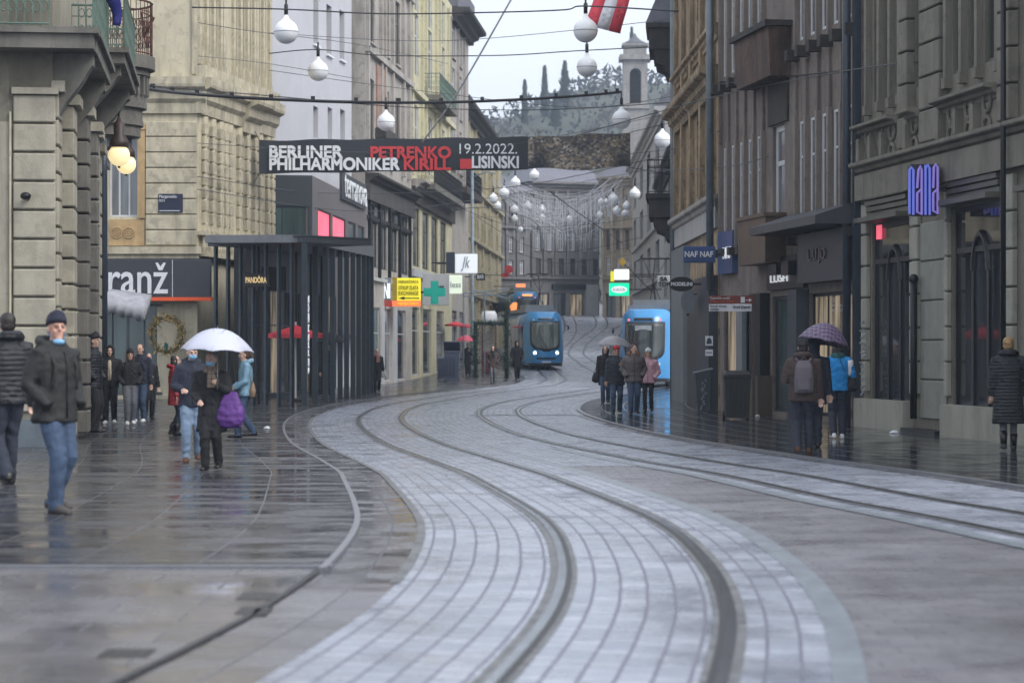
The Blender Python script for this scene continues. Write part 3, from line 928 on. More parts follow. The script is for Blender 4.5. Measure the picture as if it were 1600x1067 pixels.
f4.boxpart(f4.u(594.5), .05, f4.u(599.5), zz4(478), .05, PALEPANEL, 'shop_panel')
f4.boxpart(f4.u(612.5), .05, f4.u(619.5), zz4(478), .05, PALEPANEL, 'shop_panel')

r5, f5 = building('yellow_building', 'pale yellow building with green iron balconies beyond the greige one', (-4.98, 120.2), (-3.5, 141))
z5 = lambda py: f5.z(660, py)
up = [(f5.u(a), z_, f5.u(b), z_ + 3.1) for a, b in ((647, 654), (668, 675), (690, 695)) for z_ in (z5(268), z5(128), z5(30), z5(-60))]
up = [(a, b, c, min(d, 21)) for a, b, c, d in up if b < 19]
mid5 = [(f5.u(a), z5(420), f5.u(b), z5(330)) for a, b in ((645, 656), (660, 670), (674, 684), (688, 697))]
shop = [(f5.u(a), .2, f5.u(b), z5(482)) for a, b in ((644, 655), (661, 674), (682, 694))]
f5.wall(PL_YEL, 21.5, up + mid5 + shop, body=4, reveal=.16)
for w_ in up: f5.window(w_, WHITEFR, GLM, 2, 2, .08, .16)
for w_ in mid5: f5.window(w_, BLKMET, GLM, 1, 2, .08, .16)
for w_ in shop: f5.window(w_, PALEPANEL, GLD, 1, 2, .08, .16, name='shop_window')
f5.boxpart(0, z5(436), f5.L, z5(424), .15, PALEPANEL, 'string_course')
f5.boxpart(0, z5(326), f5.L, z5(300), .2, PL_DARK, 'shop_fascia')
f5.cornice(0, f5.L, z5(290), .6, .7, PL_GREIGE)
for px in (642, 658, 664, 680, 686, 699): f5.pilaster(f5.u(px), .4, z5(285), 21, PL_YEL, .15)
for px0, px1, py in ((662, 690, 146), (652, 699, 292)):
    z_ = z5(py)
    f5.part(MB().box(f5.u(px0), -.9, z_ - .28, f5.u(px1), .02, z_), 'balcony', PL_GREYST)
    rl = railing([(f5.u(px0) + .05, 0), (f5.u(px0) + .05, -.84), (f5.u(px1) - .05, -.84), (f5.u(px1) - .05, 0)], z_, 1.1, GREENIRON if py < 200 else BLKMET, r5, step=.2); f5.put(rl)
f5.boxpart(f5.u(640), z5(160), f5.L, z5(152), .25, PL_YEL, 'string_course')

r6, f6 = building('beige_building', 'narrow beige building with a deep eaves cornice before the gap of sky', (-3.55, 141.4), (-2.75, 152.5))
z6 = lambda py: f6.z(712, py)
ww = [(f6.u(a), z_, f6.u(b), z_ + 2.6) for a, b in ((706, 711), (717, 721.5)) for z_ in (z6(268), z6(180), z6(96))]
shop6 = [(f6.u(a), .2, f6.u(b), z6(486)) for a, b in ((706, 714), (718, 726))]
f6.wall(PL_GREIGE, z6(22), ww + shop6, body=5, reveal=.16)
for w_ in ww: f6.window(w_, WHITEFR, GLM, 2, 2, .08, .16, sill=PL_GREIGE)
for w_ in shop6: f6.window(w_, DKMET, GLD, 1, 2, .08, .16, name='shop_window')
f6.cornice(-.2, f6.L + .5, z6(22), .8, 1.1, PL_DARK)
f6.part(MB().box(-.2, -.4, z6(22) + .05, f6.L, 5, z6(22) + 1.6), 'roof', SLATE)
f6.part(MB().box(f6.u(700), -1.1, z6(300) - .35, f6.u(726), .02, z6(300)), 'balcony', PL_DARK)
rl = railing([(f6.u(700), 0), (f6.u(700), -1.05), (f6.u(726), -1.05)], z6(300), 1.2, BLKMET, r6, step=.2); f6.put(rl)
for px in (702, 714, 724): f6.pilaster(f6.u(px), .3, z6(296), z6(40), PL_GREIGE, .14)

r7, f7 = building('old_yellow_building', 'weathered yellow building with a red roof edge beside the gap of sky', (-3.75, 166), (-.95, 216))
z7 = lambda py: f7.z(740, py)
ww = [(f7.u(a), z_, f7.u(b), z_ + 2.5) for a, b in ((723, 727), (733, 737.5), (744, 748), (755, 759), (766, 770)) for z_ in (4.4, 8.4, 12.2)]
sh7 = [(f7.u(a), f7.d(a) * 0 + (gz(f7.d(a)) - f7.base) + .2, f7.u(b), (gz(f7.d(a)) - f7.base) + 3.0) for a, b in ((722, 730), (735, 742), (748, 756), (762, 770))]
ww = [w_ for w_ in ww if w_[1] > gz(f7.P0.y + w_[0]) - f7.base + 3.4]
f7.wall(PL_OLDY, 17.4, ww + sh7, body=7, reveal=.3)
for w_ in ww: f7.window(w_, BRNFR, GLD, 2, 2, .1, .3, sill=PL_OLDY)
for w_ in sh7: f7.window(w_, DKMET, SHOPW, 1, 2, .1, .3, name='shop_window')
f7.cornice(-.2, f7.L, 17.4, .9, .9, PL_DARK)
f7.part(MB().profile([(-.9, 17.42), (6.5, 20.5), (7, 20.5), (7, 17.42)], -.3, f7.L), 'roof', REDROOF)
for px in (718.5, 730, 741, 752, 763, 775): f7.pilaster(f7.u(px), .5, 3.6, 16.6, PL_OLDY, .2)
for z_ in (3.9, 8.0, 11.8): f7.boxpart(0, z_, f7.L, z_ + .3, .3, PL_OLDY, 'string_course')

# ---- the far end of the street
PL_FARW = mat('far_ochre_plaster', srgb(150, 138, 120), var=.14, scale=.5, stain=.5, bump=.1, rough=.8, stain_col=srgb(84, 74, 64))
PL_FARD = mat('far_dark_plaster', srgb(114, 112, 112), var=.14, scale=.5, stain=.5, bump=.1, rough=.8)
def far_house(name, label, P0, P1, m, pxs, rows_, top, shops, roofm, ridge, seed):
    rt, f = building(name, label, P0, P1, base=4.4)
    z = lambda py: f.z((pxs[0][0] + pxs[-1][1]) / 2, py)
    ww = [(f.u(a), z(y1), f.u(b), z(y0)) for a, b in pxs for y0, y1 in rows_]
    sh = [(f.u(a), .2, f.u(b), z(458)) for a, b in shops]
    f.wall(m, z(top), ww + sh, body=9, reveal=.25)
    for k, w_ in enumerate(ww): f.window(w_, WHITEFR if (k + seed) % 3 else BRNFR, (GLM, GLD, GLC)[(k * 7 + seed) % 3], 2, 2, .12, .25, sill=m)
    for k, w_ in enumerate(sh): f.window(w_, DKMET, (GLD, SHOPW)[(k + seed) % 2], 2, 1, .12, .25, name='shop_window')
    f.cornice(-.2, f.L + .2, z(top - 2), .9, .8, m)
    for py in (436, 357): f.boxpart(0, z(py), f.L, z(py - 3), .35, m, 'string_course')
    for a, b in pxs: f.pilaster(f.u(a - 4.5), .26, z(430), z(top + 12), m, .2)
    zt = z(top - 2)
    f.part(MB().add([(-.4, -.7, zt), (f.L + .4, -.7, zt), (f.L + .4, 9, zt), (-.4, 9, zt), (1.2, 3.6, zt + ridge), (f.L - 1.2, 3.6, zt + ridge)], [(0, 1, 5, 4), (1, 2, 5), (2, 3, 4, 5), (3, 0, 4), (0, 3, 2, 1)]), 'roof', roofm)
    for k in range(2):
        u_ = f.L * (.3 + .4 * k)
        f.part(MB().box(u_ - .3, 3.2, zt + ridge - .8, u_ + .3, 3.8, zt + ridge + .7), 'chimney', PL_FARD)
    return rt, f
r8, f8 = far_house('dark_grey_house', 'dark grey house at the left of the three closing the street end', (-2.6, 226), (1.7, 230), PL_FARD, [(778 + 17 * k, 785 + 17 * k) for k in range(3)], ((322, 346), (370, 394), (406, 428)), 300, [(780, 798), (804, 822)], SLATE, 2.0, 0)
r8b, f8b = far_house('grey_corner_house', 'broad grey house with pale roof in the middle of the street end', (1.9, 233), (8.5, 235.5), PL_FAR, [(837 + 18 * k, 845 + 18 * k) for k in range(6)], ((312, 344), (364, 392), (404, 430)), 287, [(840, 858), (864, 884), (890, 912)], LILROOF, 2.6, 1)
f8b.boxpart(f8b.u(862), f8b.z(880, 452), f8b.u(914), f8b.z(880, 444), .3, BLKMET, 'shop_sign')
f8b.boxpart(f8b.u(915), .1, f8b.u(934), f8b.z(925, 445), .12, PALEPANEL, 'shop_panel')
r8c, f8c = far_house('ochre_grey_house', 'ochre grey house at the right of the three closing the street end', (8.6, 230), (14.0, 226), PL_FARW, [(947 + 15 * k, 953.5 + 15 * k) for k in range(3)], ((306, 338), (360, 390), (404, 430)), 278, [(946, 962), (968, 984)], SLATE, 2.4, 2)

r9, f9 = building('white_gabled_building', 'pale building with a sloping grey roof beside the church tower', (10.7, 214), (10.0, 158), base=3.0)
z9 = lambda px, py: f9.z(px, py)
ww = [(f9.u(a), z_, f9.u(b), z_ + 2.4) for a, b in ((990, 994), (1000, 1004.5), (1011, 1016), (1024, 1030)) for z_ in (3.8, 7.4, 11)]
f9.wall(PL_FAR2, 14.5, ww, body=7, reveal=.3)
for w_ in ww: f9.window(w_, BRNFR, GLD, 2, 2, .1, .3, sill=PL_FAR2)
f9.cornice(0, f9.L, 14.5, .8, .7, PL_FAR2)
f9.part(MB().profile([(-.7, 14.52), (4.5, 20), (7, 20), (7, 14.52)], -.4, f9.L), 'roof', SLATE)
for z_ in (3.3, 7.0): f9.boxpart(0, z_, f9.L, z_ + .25, .2, PL_FAR2, 'string_course')
r9b, f9b = building('pale_town_house', 'pale town house front seen past the second tram under the dark balconies', (9.3, 150), (8.0, 112), base=.7)
ww = [(f9b.u(a), z_, f9b.u(b), z_ + 2.3) for a, b in ((1038, 1042), (1046, 1050), (1055, 1060)) for z_ in (4.0, 7.2)]
f9b.wall(PL_FAR2, 11.0, ww, body=5, reveal=.3)
for w_ in ww: f9b.window(w_, DKMET, GLM, 2, 2, .1, .3)
f9b.cornice(0, f9b.L, 11.0, .6, .6, PL_DARK)
f9b.part(MB().profile([(-.6, 11.02), (3, 14), (5, 14), (5, 11.02)], -.2, f9b.L), 'roof', SLATE)

# church tower
PL_TOWER = mat('weathered_tower_plaster', srgb(146, 143, 140), var=.14, scale=.7, stain=.5, bump=.1, rough=.8)
dT = 262.0
xT = X(992, dT)
tw = thing('church_tower', 'pale church tower with an arched belfry opening above the roofs at right', 'tower', (xT, dT, 6.0))
tw_w = 1.3
mb = MB(); zt_ = lambda py: Z(py, dT) - 6.0
mb.box(-tw_w, -tw_w, 0, tw_w, tw_w, zt_(172)).box(-tw_w - .2, -tw_w - .2, zt_(172) + .003, tw_w + .2, tw_w + .2, zt_(164))
mb.box(-tw_w, -tw_w, zt_(164) + .003, -.62, tw_w, zt_(96)).box(.62, -tw_w, zt_(164) + .003, tw_w, tw_w, zt_(96))
arch_ = [(-.62, zt_(118))] + [(-.62 * math.cos(PI * k / 10), zt_(118) + .62 * math.sin(PI * k / 10)) for k in range(1, 10)] + [(.62, zt_(118)), (.62, zt_(96)), (-.62, zt_(96))]
mb.prism(arch_, -tw_w, tw_w)
mb.build('wall', PL_TOWER, tw)
MB().box(-tw_w + .5, .2, zt_(164), tw_w - .5, tw_w - .4, zt_(98)).build('belfry_louvre', PL_DARK, tw)
MB().box(-tw_w - .4, -tw_w - .4, zt_(96) + .003, tw_w + .4, tw_w + .4, zt_(88)).box(-tw_w + .1, -tw_w + .1, zt_(88), tw_w - .1, tw_w - .1, zt_(74)).box(-tw_w - .1, -tw_w - .1, zt_(74), tw_w + .1, tw_w + .1, zt_(70)).build('cornice', PL_TOWER, tw)
MB().lathe([(1.3, zt_(70)), (1.15, zt_(67)), (.7, zt_(64)), (.25, zt_(58)), (.02, zt_(52))], 12).build('cap', SLATE, tw, True)

# ---- right side: olive corner building with the tall shop windows
rr1, h1 = building('olive_shop_building', 'olive grey building with tall arched shop windows and rusticated piers at right', (7.38, 50.7), (10.48, 28.0))
zr = lambda px, py: h1.z(px, py)
W1 = (h1.u(1363), zr(1395, 640), h1.u(1425), zr(1395, 345)); W2 = (h1.u(1489), zr(1530, 655), h1.u(1568), zr(1530, 318))
W3 = (h1.u(1618), W2[1], h1.u(1700), W2[3])
zu = zr(1420, 185)
uw = [(h1.u(a), zu + .55, h1.u(b), zu + 5.2) for a, b in ((1366, 1377), (1383, 1394), (1400, 1410), (1432, 1445), (1489, 1505), (1513, 1530), (1539, 1560), (1605, 1625), (1640, 1660))]
h1.wall(PL_R1, 15, [W1, W2, W3, (h1.L - 6.4, W2[1], h1.L - 4.6, W2[3]), (h1.L - 3.2, W2[1], h1.L - 1.4, W2[3])] + uw, body=3, reveal=.14)
for w_ in uw: h1.window(w_, mat('olive_window_paint', srgb(86, 86, 76), rough=.6), glass_mat('dim_glass', (.05, .052, .048), .12), 2, 2, .07, .14)
W4 = (h1.L - 6.4, W2[1], h1.L - 4.6, W2[3]); W5 = (h1.L - 3.2, W2[1], h1.L - 1.4, W2[3])
for w_ in (W1, W2, W3, W4, W5):
    wd = h1.window(w_, BLKMET, GLD, 1, 1, .1, .14, name='shop_window')
    a, c, b, d = w_
    w, hh = b - a, d - c
    ma = MB()
    zt2 = hh * .78
    ma.box(.1, -.02, zt2, w - .1, .05, zt2 + .1)
    for x in (w * .36, w * .66): ma.box(x - .06, -.015, .1, x + .06, .055, zt2 - .35)
    ma.tube([(w * .51 + w * .15 * math.cos(PI * k / 12), .01, zt2 - .35 + w * .24 * math.sin(PI * k / 12)) for k in range(13)], .07, 6)
    for k in range(4): ma.box(-.06, -.06 - .05 * k, -.12 - .1 * k, w + .06, .05, -.03 - .1 * k)
    link('mullion', ma.mesh('mullion'), BLKMET, wd)
    aw = MB().box(-.1, -.42, hh + .02, w + .1, .0, hh + .12)
    for k in range(4): aw.box(-.05, -.15 - .03 * k, hh + .13 + .12 * k, w + .05, 0, hh + .22 + .12 * k)
    link('shutter_box', aw.mesh('shutter_box'), mat('shutter_metal', srgb(84, 82, 74), rough=.5), wd)
h1.part(MB().box(h1.u(1367), .03, zr(1370, 374), h1.u(1374), .06, zr(1370, 352)), 'lit_panel', PINK)
for a, b in ((1352, 1360), (1428, 1440), (1482, 1487), (1571, 1590)):
    h1.blocks(h1.u(a), h1.u(b), .75, zr(1420, 305), .62, PL_R1P, .1, .035)
h1.blocks(h1.u(1440) + .02, h1.u(1481), .3, zr(1460, 345), .75, mat('greenish_stone', srgb(140, 140, 131), var=.1, stain=.3, rough=.6), .04, .03)
h1.boxpart(-.02, -.4, h1.u(1427), .62, .22, PL_R1P, 'plinth'); h1.boxpart(h1.u(1486), -.4, h1.L, .62, .22, PL_R1P, 'plinth')
h1.boxpart(h1.u(1430), -.4, h1.u(1484), .12, .3, BLKMET, 'plinth')
zf0, zf1 = zr(1420, 300), zr(1420, 258)
h1.boxpart(-.02, zf0, h1.L, zf1, .2, PL_R1T, 'fascia')
h1.cornice(0, h1.L, zf1 + .25, .3, .34, PL_R1T)
zb1 = zu - .1
for a, b, n in ((1358, 1413, 3), (1432, 1446, 1), (1484, 1568, 3)):
    u0_, u1_ = h1.u(a), h1.u(b)
    h1.cornice(u0_ - .1, u1_ + .1, zb1 + .18, .24, .4, PL_R1T, 'ledge')
    bm_ = MB().box(u0_, -.1, zf1 + .28, u1_, .02, zb1 - .08)
    for k in range(n):
        c_ = u0_ + (u1_ - u0_) * (k + .5) / n
        zc_ = (zf1 + .28 + zb1 - .08) / 2
        for t in range(2):
            bm_.tube([(c_ + .2 * math.cos(q * PI / 6), -.13, zc_ + (-.24 + .48 * t) + .2 * math.sin(q * PI / 6)) for q in range(13)], .035, 6, False)
        bm_.box(u0_ + (u1_ - u0_) * k / n - .1, -.26, zf1 + .28, u0_ + (u1_ - u0_) * k / n + .1, -.099, zb1 - .08)
    h1.part(bm_, 'balustrade', PL_R1T)
for a, b in ((1415, 1430), (1449, 1481), (1572, 1592)):
    h1.blocks(h1.u(a), h1.u(b), zf1 + .3, 15, .62, PL_R1T, .18, .035)
for px in (1360, 1380, 1397, 1412, 1485, 1509, 1534, 1566): h1.pilaster(h1.u(px), .16, zu + .3, 14, PL_R1T, .12)
h1.part(MB().tube([(h1.u(1440), -.16, .3), (h1.u(1440), -.16, 2.95)], .07, 8).ball((h1.u(1440), -.16, 3.0), .1, 8, 6), 'drainpipe', BLKMET, True)
h1.part(MB().tube([(h1.u(1594), -.3, .3), (h1.u(1594), -.3, 10)], .05, 8), 'drainpipe', BLKMET, True)

# ---- brown building with fins
rr2, h2 = building('brown_finned_building', 'brown concrete building with narrow vertical fins and a rust stained box bay', (5.47, 63.6), (7.36, 50.9))
zlo, zhi = h2.z(1340, 338), h2.z(1340, 160)
zlo2, zhi2 = h2.z(1340, 22), h2.z(1340, -170)
fins = [1128, 1140, 1153, 1166, 1180, 1194, 1246, 1262, 1280, 1298, 1317, 1338]
wr = []
for a, b in zip(fins, fins[1:]):
    if a == 1194: continue
    u0_, u1_ = h2.u(a), h2.u(b)
    wr.append((u0_ + (u1_ - u0_) * .36, zlo, u0_ + (u1_ - u0_) * .84, zhi))
    wr.append((u0_ + (u1_ - u0_) * .36, zlo2, u0_ + (u1_ - u0_) * .84, zhi2))
wd_ = (h2.u(1208), zlo - .1, h2.u(1226), zhi + .1)
gsh = [(h2.u(1131), .15, h2.u(1150), 3.0), (h2.u(1158), .15, h2.u(1200), 2.75), (h2.u(1207), .15, h2.u(1247), 2.9), (h2.u(1266), .15, h2.u(1336), 2.9)]
h2.wall(PL_BROWN, 15, wr + [wd_] + gsh, body=3, reveal=.16)
for w_ in wr: h2.window(w_, WHITEFR, GLM, 1, 2, .06, .07)
h2.window(wd_, WHITEFR, GLC, 1, 2, .14, .16)
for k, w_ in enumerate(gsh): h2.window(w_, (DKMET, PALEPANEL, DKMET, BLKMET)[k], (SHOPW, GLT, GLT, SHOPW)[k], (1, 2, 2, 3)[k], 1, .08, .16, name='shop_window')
for px in fins:
    if px == 1128: pass
    u_ = h2.u(px)
    h2.pilaster(u_ + .05, .14, zlo - .3, zhi + .1, PL_BROWN2, .1, cap=False, name='fin')
    h2.pilaster(u_ + .05, .14, zlo2 - .3, 15, PL_BROWN2, .1, cap=False, name='fin')
    h2.boxpart(u_ - .06, zlo2 - .45, u_ + .2, zlo2 - .2, .3, PL_DARK, 'bracket')
    h2.boxpart(u_ - .06, zlo - .42, u_ + .2, zlo - .22, .28, PL_DARK, 'bracket')
    h2.boxpart(u_ + .01, zhi + .12, u_ + .09, zlo2 - .5, .07, PL_BROWN, 'rib')
# the box bay, its rim and a dark panel painting its shadow below
u0_, u1_ = h2.u(1182), h2.u(1236)
zb0, zb1_ = h2.z(1200, 134), h2.z(1200, 60)
bay = MB()
bay.add([(u0_, -.5, zb0), (u1_, -.5, zb0), (u1_ + .05, -.56, zb1_), (u0_ - .05, -.56, zb1_), (u0_, .02, zb0), (u1_, .02, zb0), (u1_ + .05, .02, zb1_), (u0_ - .05, .02, zb1_)],
        [(0, 1, 2, 3), (7, 6, 5, 4), (0, 3, 7, 4), (1, 5, 6, 2), (3, 2, 6, 7), (0, 4, 5, 1)])
bb = h2.part(bay, 'box_bay', RUST)
h2.part(MB().box(u0_ - .16, -.66, zb1_ + .003, u1_ + .14, .02, zb1_ + .14), 'bay_rim', PL_DARK)
h2.boxpart(h2.u(1203), zhi + .14, h2.u(1233), zb0 - .01, .06, PL_DARK, 'shadow_panel')  # dark sheet in place of the shadow under the bay
# street level: bronze box, dark awning and fascias
zq = lambda px, py: h2.z(px, py)
h2.part(MB().box(h2.u(1184), -.5, zq(1200, 414), h2.u(1228), .02, zq(1200, 344)).box(h2.u(1183), -.55, zq(1200, 344) + .003, h2.u(1229), .02, zq(1200, 338)), 'bronze_box', mat('bronze_cladding', srgb(96, 80, 66), var=.12, rough=.45, stain=.3, metal=.2))
h2.part(MB().profile([(-.95, zq(1290, 352) - .1), (-.95, zq(1290, 352) + .08), (.01, zq(1290, 335) + .15), (.01, zq(1290, 352) - .1)], h2.u(1232), h2.u(1342)), 'awning', mat('dark_awning', srgb(66, 66, 72), var=.2, rough=.5, stain=.3))
h2.boxpart(h2.u(1266), zq(1300, 440), h2.u(1340), zq(1300, 362), .3, mat('dark_shop_fascia', srgb(52, 54, 62), var=.1, rough=.5), 'shop_fascia')
h2.boxpart(h2.u(1205), zq(1230, 452), h2.u(1263), zq(1230, 400), .12, BLKMET, 'shop_fascia')
h2.boxpart(h2.u(1130), zq(1140, 428), h2.u(1153), zq(1140, 362), .15, mat('navy_panel', srgb(60, 80, 124), var=.12, rough=.45, stain=.2), 'shop_fascia')
h2.boxpart(h2.u(1250), -.2, h2.u(1264), 3.0, .3, BLUEPIPE, 'pillar')
h2.boxpart(h2.u(1184), -.2, h2.u(1206), 1.0, .35, mat('bronze_plinth', srgb(84, 74, 62), var=.15, rough=.5), 'plinth')
h2.boxpart(h2.u(1186), 1.0, h2.u(1203), 3.0, .25, BLKMET, 'display_panel')
h2.boxpart(h2.u(1157), .2, h2.u(1165), 3.0, .1, GREYPANEL, 'shop_pillar')
h2.boxpart(h2.u(1342), -.3, h2.L - .02, 9.0, .14, BLUEPIPE, 'pilaster')
h2.part(MB().tube([(h2.L - .3, -.24, 0), (h2.L - .3, -.24, 14)], .09, 10), 'drainpipe', BLUEPIPE, True)
h2.part(MB().tube([(.12, -.3, 3.2), (.12, -.3, 15)], .1, 10), 'drainpipe', ZINC, True)
for k, (t_, wpx, zc_) in enumerate((('NAF', (1140, 1152), 393),)):
    o = lettering(t_, glow('sign_white', (.85, .87, .9), .3), rr2, h2.u(wpx[0]), h2.u(wpx[1]), zq(1146, 404), zq(1146, 386), -.16); h2.put(o)
o = lettering('LIU JO', mat('dull_letter', srgb(110, 100, 104), rough=.4, bump=0), rr2, h2.u(1285), h2.u(1312), zq(1300, 412), zq(1300, 388), -.31); h2.put(o)
for a, py0, py1 in ((1227, 430, 412), (1246, 430, 408)):
    h2.boxpart(h2.u(a - 6), zq(a, py0), h2.u(a + 5), zq(a, py1), .3, BLKMET, 'shop_sign')
o = lettering('LUSH', glow('sign_white', (.85, .87, .9), .3), rr2, h2.u(1213), h2.u(1240), zq(1225, 441), zq(1225, 429), -.13); h2.put(o)

# ---- ochre ornate front and the grey shutters beyond
rr3, h3 = building('weathered_ochre_building', 'narrow weathered ochre building with ornate cornices above grey metal shop cladding', (5.25, 77.0), (5.45, 63.8))
z3 = lambda py: h3.z(1090, py)
wr = [(h3.u(a), z3(y1), h3.u(b), z3(y0)) for a, b in ((1063, 1067), (1075, 1080), (1089, 1095), (1106, 1112)) for y0, y1 in ((175, 310), (-90, 60))]
wr = [(a, b, c, min(d, 15)) for a, b, c, d in wr]
h3.wall(PL_R3, 15.5, wr, body=3, reveal=.14)
for w_ in wr: h3.window(w_, BRNFR, GLM, 2, 2, .05, .14)
for px in (1059, 1070.5, 1084, 1100, 1117): h3.pilaster(h3.u(px), .5, z3(325), 15, PL_R3, .14)
h3.cornice(0, h3.L, z3(140), .7, .5, PL_R3); h3.cornice(0, h3.L, z3(325), .45, .3, PL_GREIGE); h3.cornice(0, h3.L, z3(80), .4, .25, PL_R3)
h3.boxpart(0, z3(372), h3.L, z3(330), .1, PL_FAR2, 'fascia')
sl_ = MB()
for k in range(26):
    u_ = .05 + k * (h3.u(1078)) / 26
    sl_.box(u_, -.2, -.3, u_ + .1, .01, z3(378))
h3.part(sl_, 'slatted_cladding', GREYPANEL)
h3.boxpart(h3.u(1080), -.3, h3.u(1097), 3.4, .12, BLKMET, 'door')
h3.boxpart(h3.u(1098), -.3, h3.L - .1, 3.6, .25, mat('dark_blue_pillar', srgb(40, 46, 56), rough=.45, var=.2), 'pillar')
h3.part(MB().tube([(.12, -.14, -.2), (.12, -.14, 15)], .09, 10), 'drainpipe', ZINC, True)
rr4, h4 = building('stone_balcony_building', 'dark stone balconied building showing only its corbelled balconies past the drainpipe', (6.35, 93), (5.3, 78.2))
h4.wall(PL_FAR2, 15.5, [(3, 9.5, 4.2, 12), (9, 9.5, 10.2, 12), (3, 5.2, 4.2, 7.6), (9, 5.2, 10.2, 7.6)], body=3, reveal=.3)
for q in ((3, 9.5, 4.2, 12), (9, 9.5, 10.2, 12), (3, 5.2, 4.2, 7.6), (9, 5.2, 10.2, 7.6)): h4.window(q, BRNFR, GLD, 2, 2, .08, .3)
for py0, py1, nm in ((310, 382, 0), (52, 130, 1)):
    d_ = 82.5; u_ = h4.L - 5.0
    zt1, zt0 = Z(py0, d_), Z(py1, d_)
    hh = zt1 - zt0
    mb = MB()
    mb.box(u_, -1.0, zt1 - .16, u_ + 3.4, .02, zt1)
    mb.box(u_ + .1, -.9, zt1 - hh * .5, u_ + 3.3, .02, zt1 - .163)
    mb.box(u_ + .2, -.75, zt1 - hh * .64, u_ + 3.2, .02, zt1 - hh * .5 - .003)
    for k in range(3):
        uu = u_ + .3 + k * 1.3
        mb.profile([(0, zt1 - hh * .64), (-.7, zt1 - hh * .64), (-.66, zt1 - hh * .76), (-.4, zt1 - hh * .82), (-.3, zt1 - hh * .96), (0, zt0)], uu, uu + .3)
    h4.part(mb, 'balcony', PL_DARK)
    if nm == 0:
        rl = railing([(u_ + .05, 0), (u_ + .05, -.95), (u_ + 3.35, -.95), (u_ + 3.35, 0)], zt1, 1.1, BLKMET, rr4, step=.2, scroll=False); h4.put(rl)
    else:
        h4.part(MB().add([(u_, -1, zt1 + .003), (u_ + 3.4, -1, zt1 + .003), (u_ + 3.4, 0, zt1 + .003), (u_, 0, zt1 + .003), (u_ + .5, -.4, zt1 + 1.5), (u_ + 2.9, -.4, zt1 + 1.5), (u_ + 2.9, 0, zt1 + 1.5), (u_ + .5, 0, zt1 + 1.5)],
                         [(0, 1, 5, 4), (1, 2, 6, 5), (2, 3, 7, 6), (3, 0, 4, 7), (4, 5, 6, 7), (3, 2, 1, 0)]), 'bay_roof', SLATE)

# ---- wooded hill beyond the roofs
hill_rows = []
for k in range(15):
    y = 330 + k * 16
    r_ = []
    for j in range(31):
        x = -150 + j * 11
        t = k / 14
        hgt = (38 + 9 * math.exp(-((x - 26) / 30) ** 2) - 3 * math.exp(-((x + 5) / 12) ** 2)) * (math.sin(min(1, t * 1.4) * PI / 2)) + 1.0 * math.sin(x * .31 + k) * t
        r_.append((x, y, 7.5 + hgt))
    hill_rows.append(r_)
hm = mat('hill_ground', srgb(74, 78, 66), var=.4, scale=.12, bump=.3, rough=.9)
tag(sheet('hill', hill_rows, [[(p[0], p[1]) for p in r_] for r_ in hill_rows], hm), kind='structure')

# ------------------------------------------------------------------ people
def remeshed(mb, voxel, name, smooth=2, fac=.5):
    me = bpy.data.meshes.new(name); me.from_pydata(mb.v, [], mb.f)
    bm = bmesh.new(); bm.from_mesh(me); bmesh.ops.recalc_face_normals(bm, faces=bm.faces); bm.to_mesh(me); bm.free()
    o = bpy.data.objects.new('tmp', me); COL.objects.link(o)
    md = o.modifiers.new('r', 'REMESH'); md.mode = 'VOXEL'; md.voxel_size = voxel
    dg = bpy.context.evaluated_depsgraph_get()
    out = bpy.data.meshes.new_from_object(o.evaluated_get(dg))
    bpy.data.objects.remove(o); bpy.data.meshes.remove(me)
    out.name = name
    bm = bmesh.new(); bm.from_mesh(out)
    for _ in range(smooth): bmesh.ops.smooth_vert(bm, verts=bm.verts, factor=fac, use_axis_x=True, use_axis_y=True, use_axis_z=True)
    for f in bm.faces: f.smooth = True
    bm.to_mesh(out); bm.free()
    return out
from mathutils import noise as mnoise
def creased(me, amp=.007, seed=0.0, fold=0.0):
    """cloth folds: the surface is pushed in and out along its normals"""
    ns = [v.normal.copy() for v in me.vertices]
    for v, n_ in zip(me.vertices, ns):
        p = v.co
        q = mnoise.noise(Vector((p.x * 9 + seed, p.y * 9, p.z * 5))) + .6 * mnoise.noise(Vector((p.x * 16, p.y * 16 + seed, p.z * 22)))
        if fold: q += fold * math.sin(p.z * 46 + 5 * mnoise.noise(Vector((p.x * 7 + seed, p.y * 7, p.z * 3))))* max(0, mnoise.noise(Vector((p.x * 5, seed, p.z * 4))) + .15)
        v.co = p + n_ * (amp * q)
    return me
def ik(a, b, l1, l2, pole):
    a, b = Vector(a), Vector(b)
    v = b - a; d = min(v.length, (l1 + l2) * .999); v.normalize()
    c = (l1 * l1 - l2 * l2 + d * d) / (2 * d)
    h = math.sqrt(max(0, l1 * l1 - c * c))
    p = Vector(pole); p = p - v * p.dot(v); p.normalize()
    return a + v * c + p * h, a + v * d
def ell(c, a, b, seg=20, tilt=0.0, pw=2.4):
    out = []
    for i in range(seg):
        t = 2 * PI * i / seg
        x, y = math.cos(t), math.sin(t)
        x = math.copysign(abs(x) ** (2 / pw), x); y = math.copysign(abs(y) ** (2 / pw), y)
        out.append(Vector((c[0] + a * x, c[1] + b * y, c[2] + tilt * y * b)))
    return out
SKIN = mat('skin', srgb(206, 168, 150), var=.08, scale=12, rough=.5, bump=.05)
SKIN2 = mat('ruddy_skin', srgb(206, 158, 138), var=.1, scale=12, rough=.5, bump=.05)
EYE = mat('dark_eye', srgb(40, 32, 30), rough=.2, bump=0)
LIP = mat('lip', srgb(160, 96, 88), rough=.5, bump=0)
MASKB = mat('blue_mask', srgb(120, 170, 205), rough=.7, bump=.1)
HAIRD = mat('dark_hair', srgb(38, 30, 26), var=.3, scale=20, rough=.5, bump=.5, bscale=60)
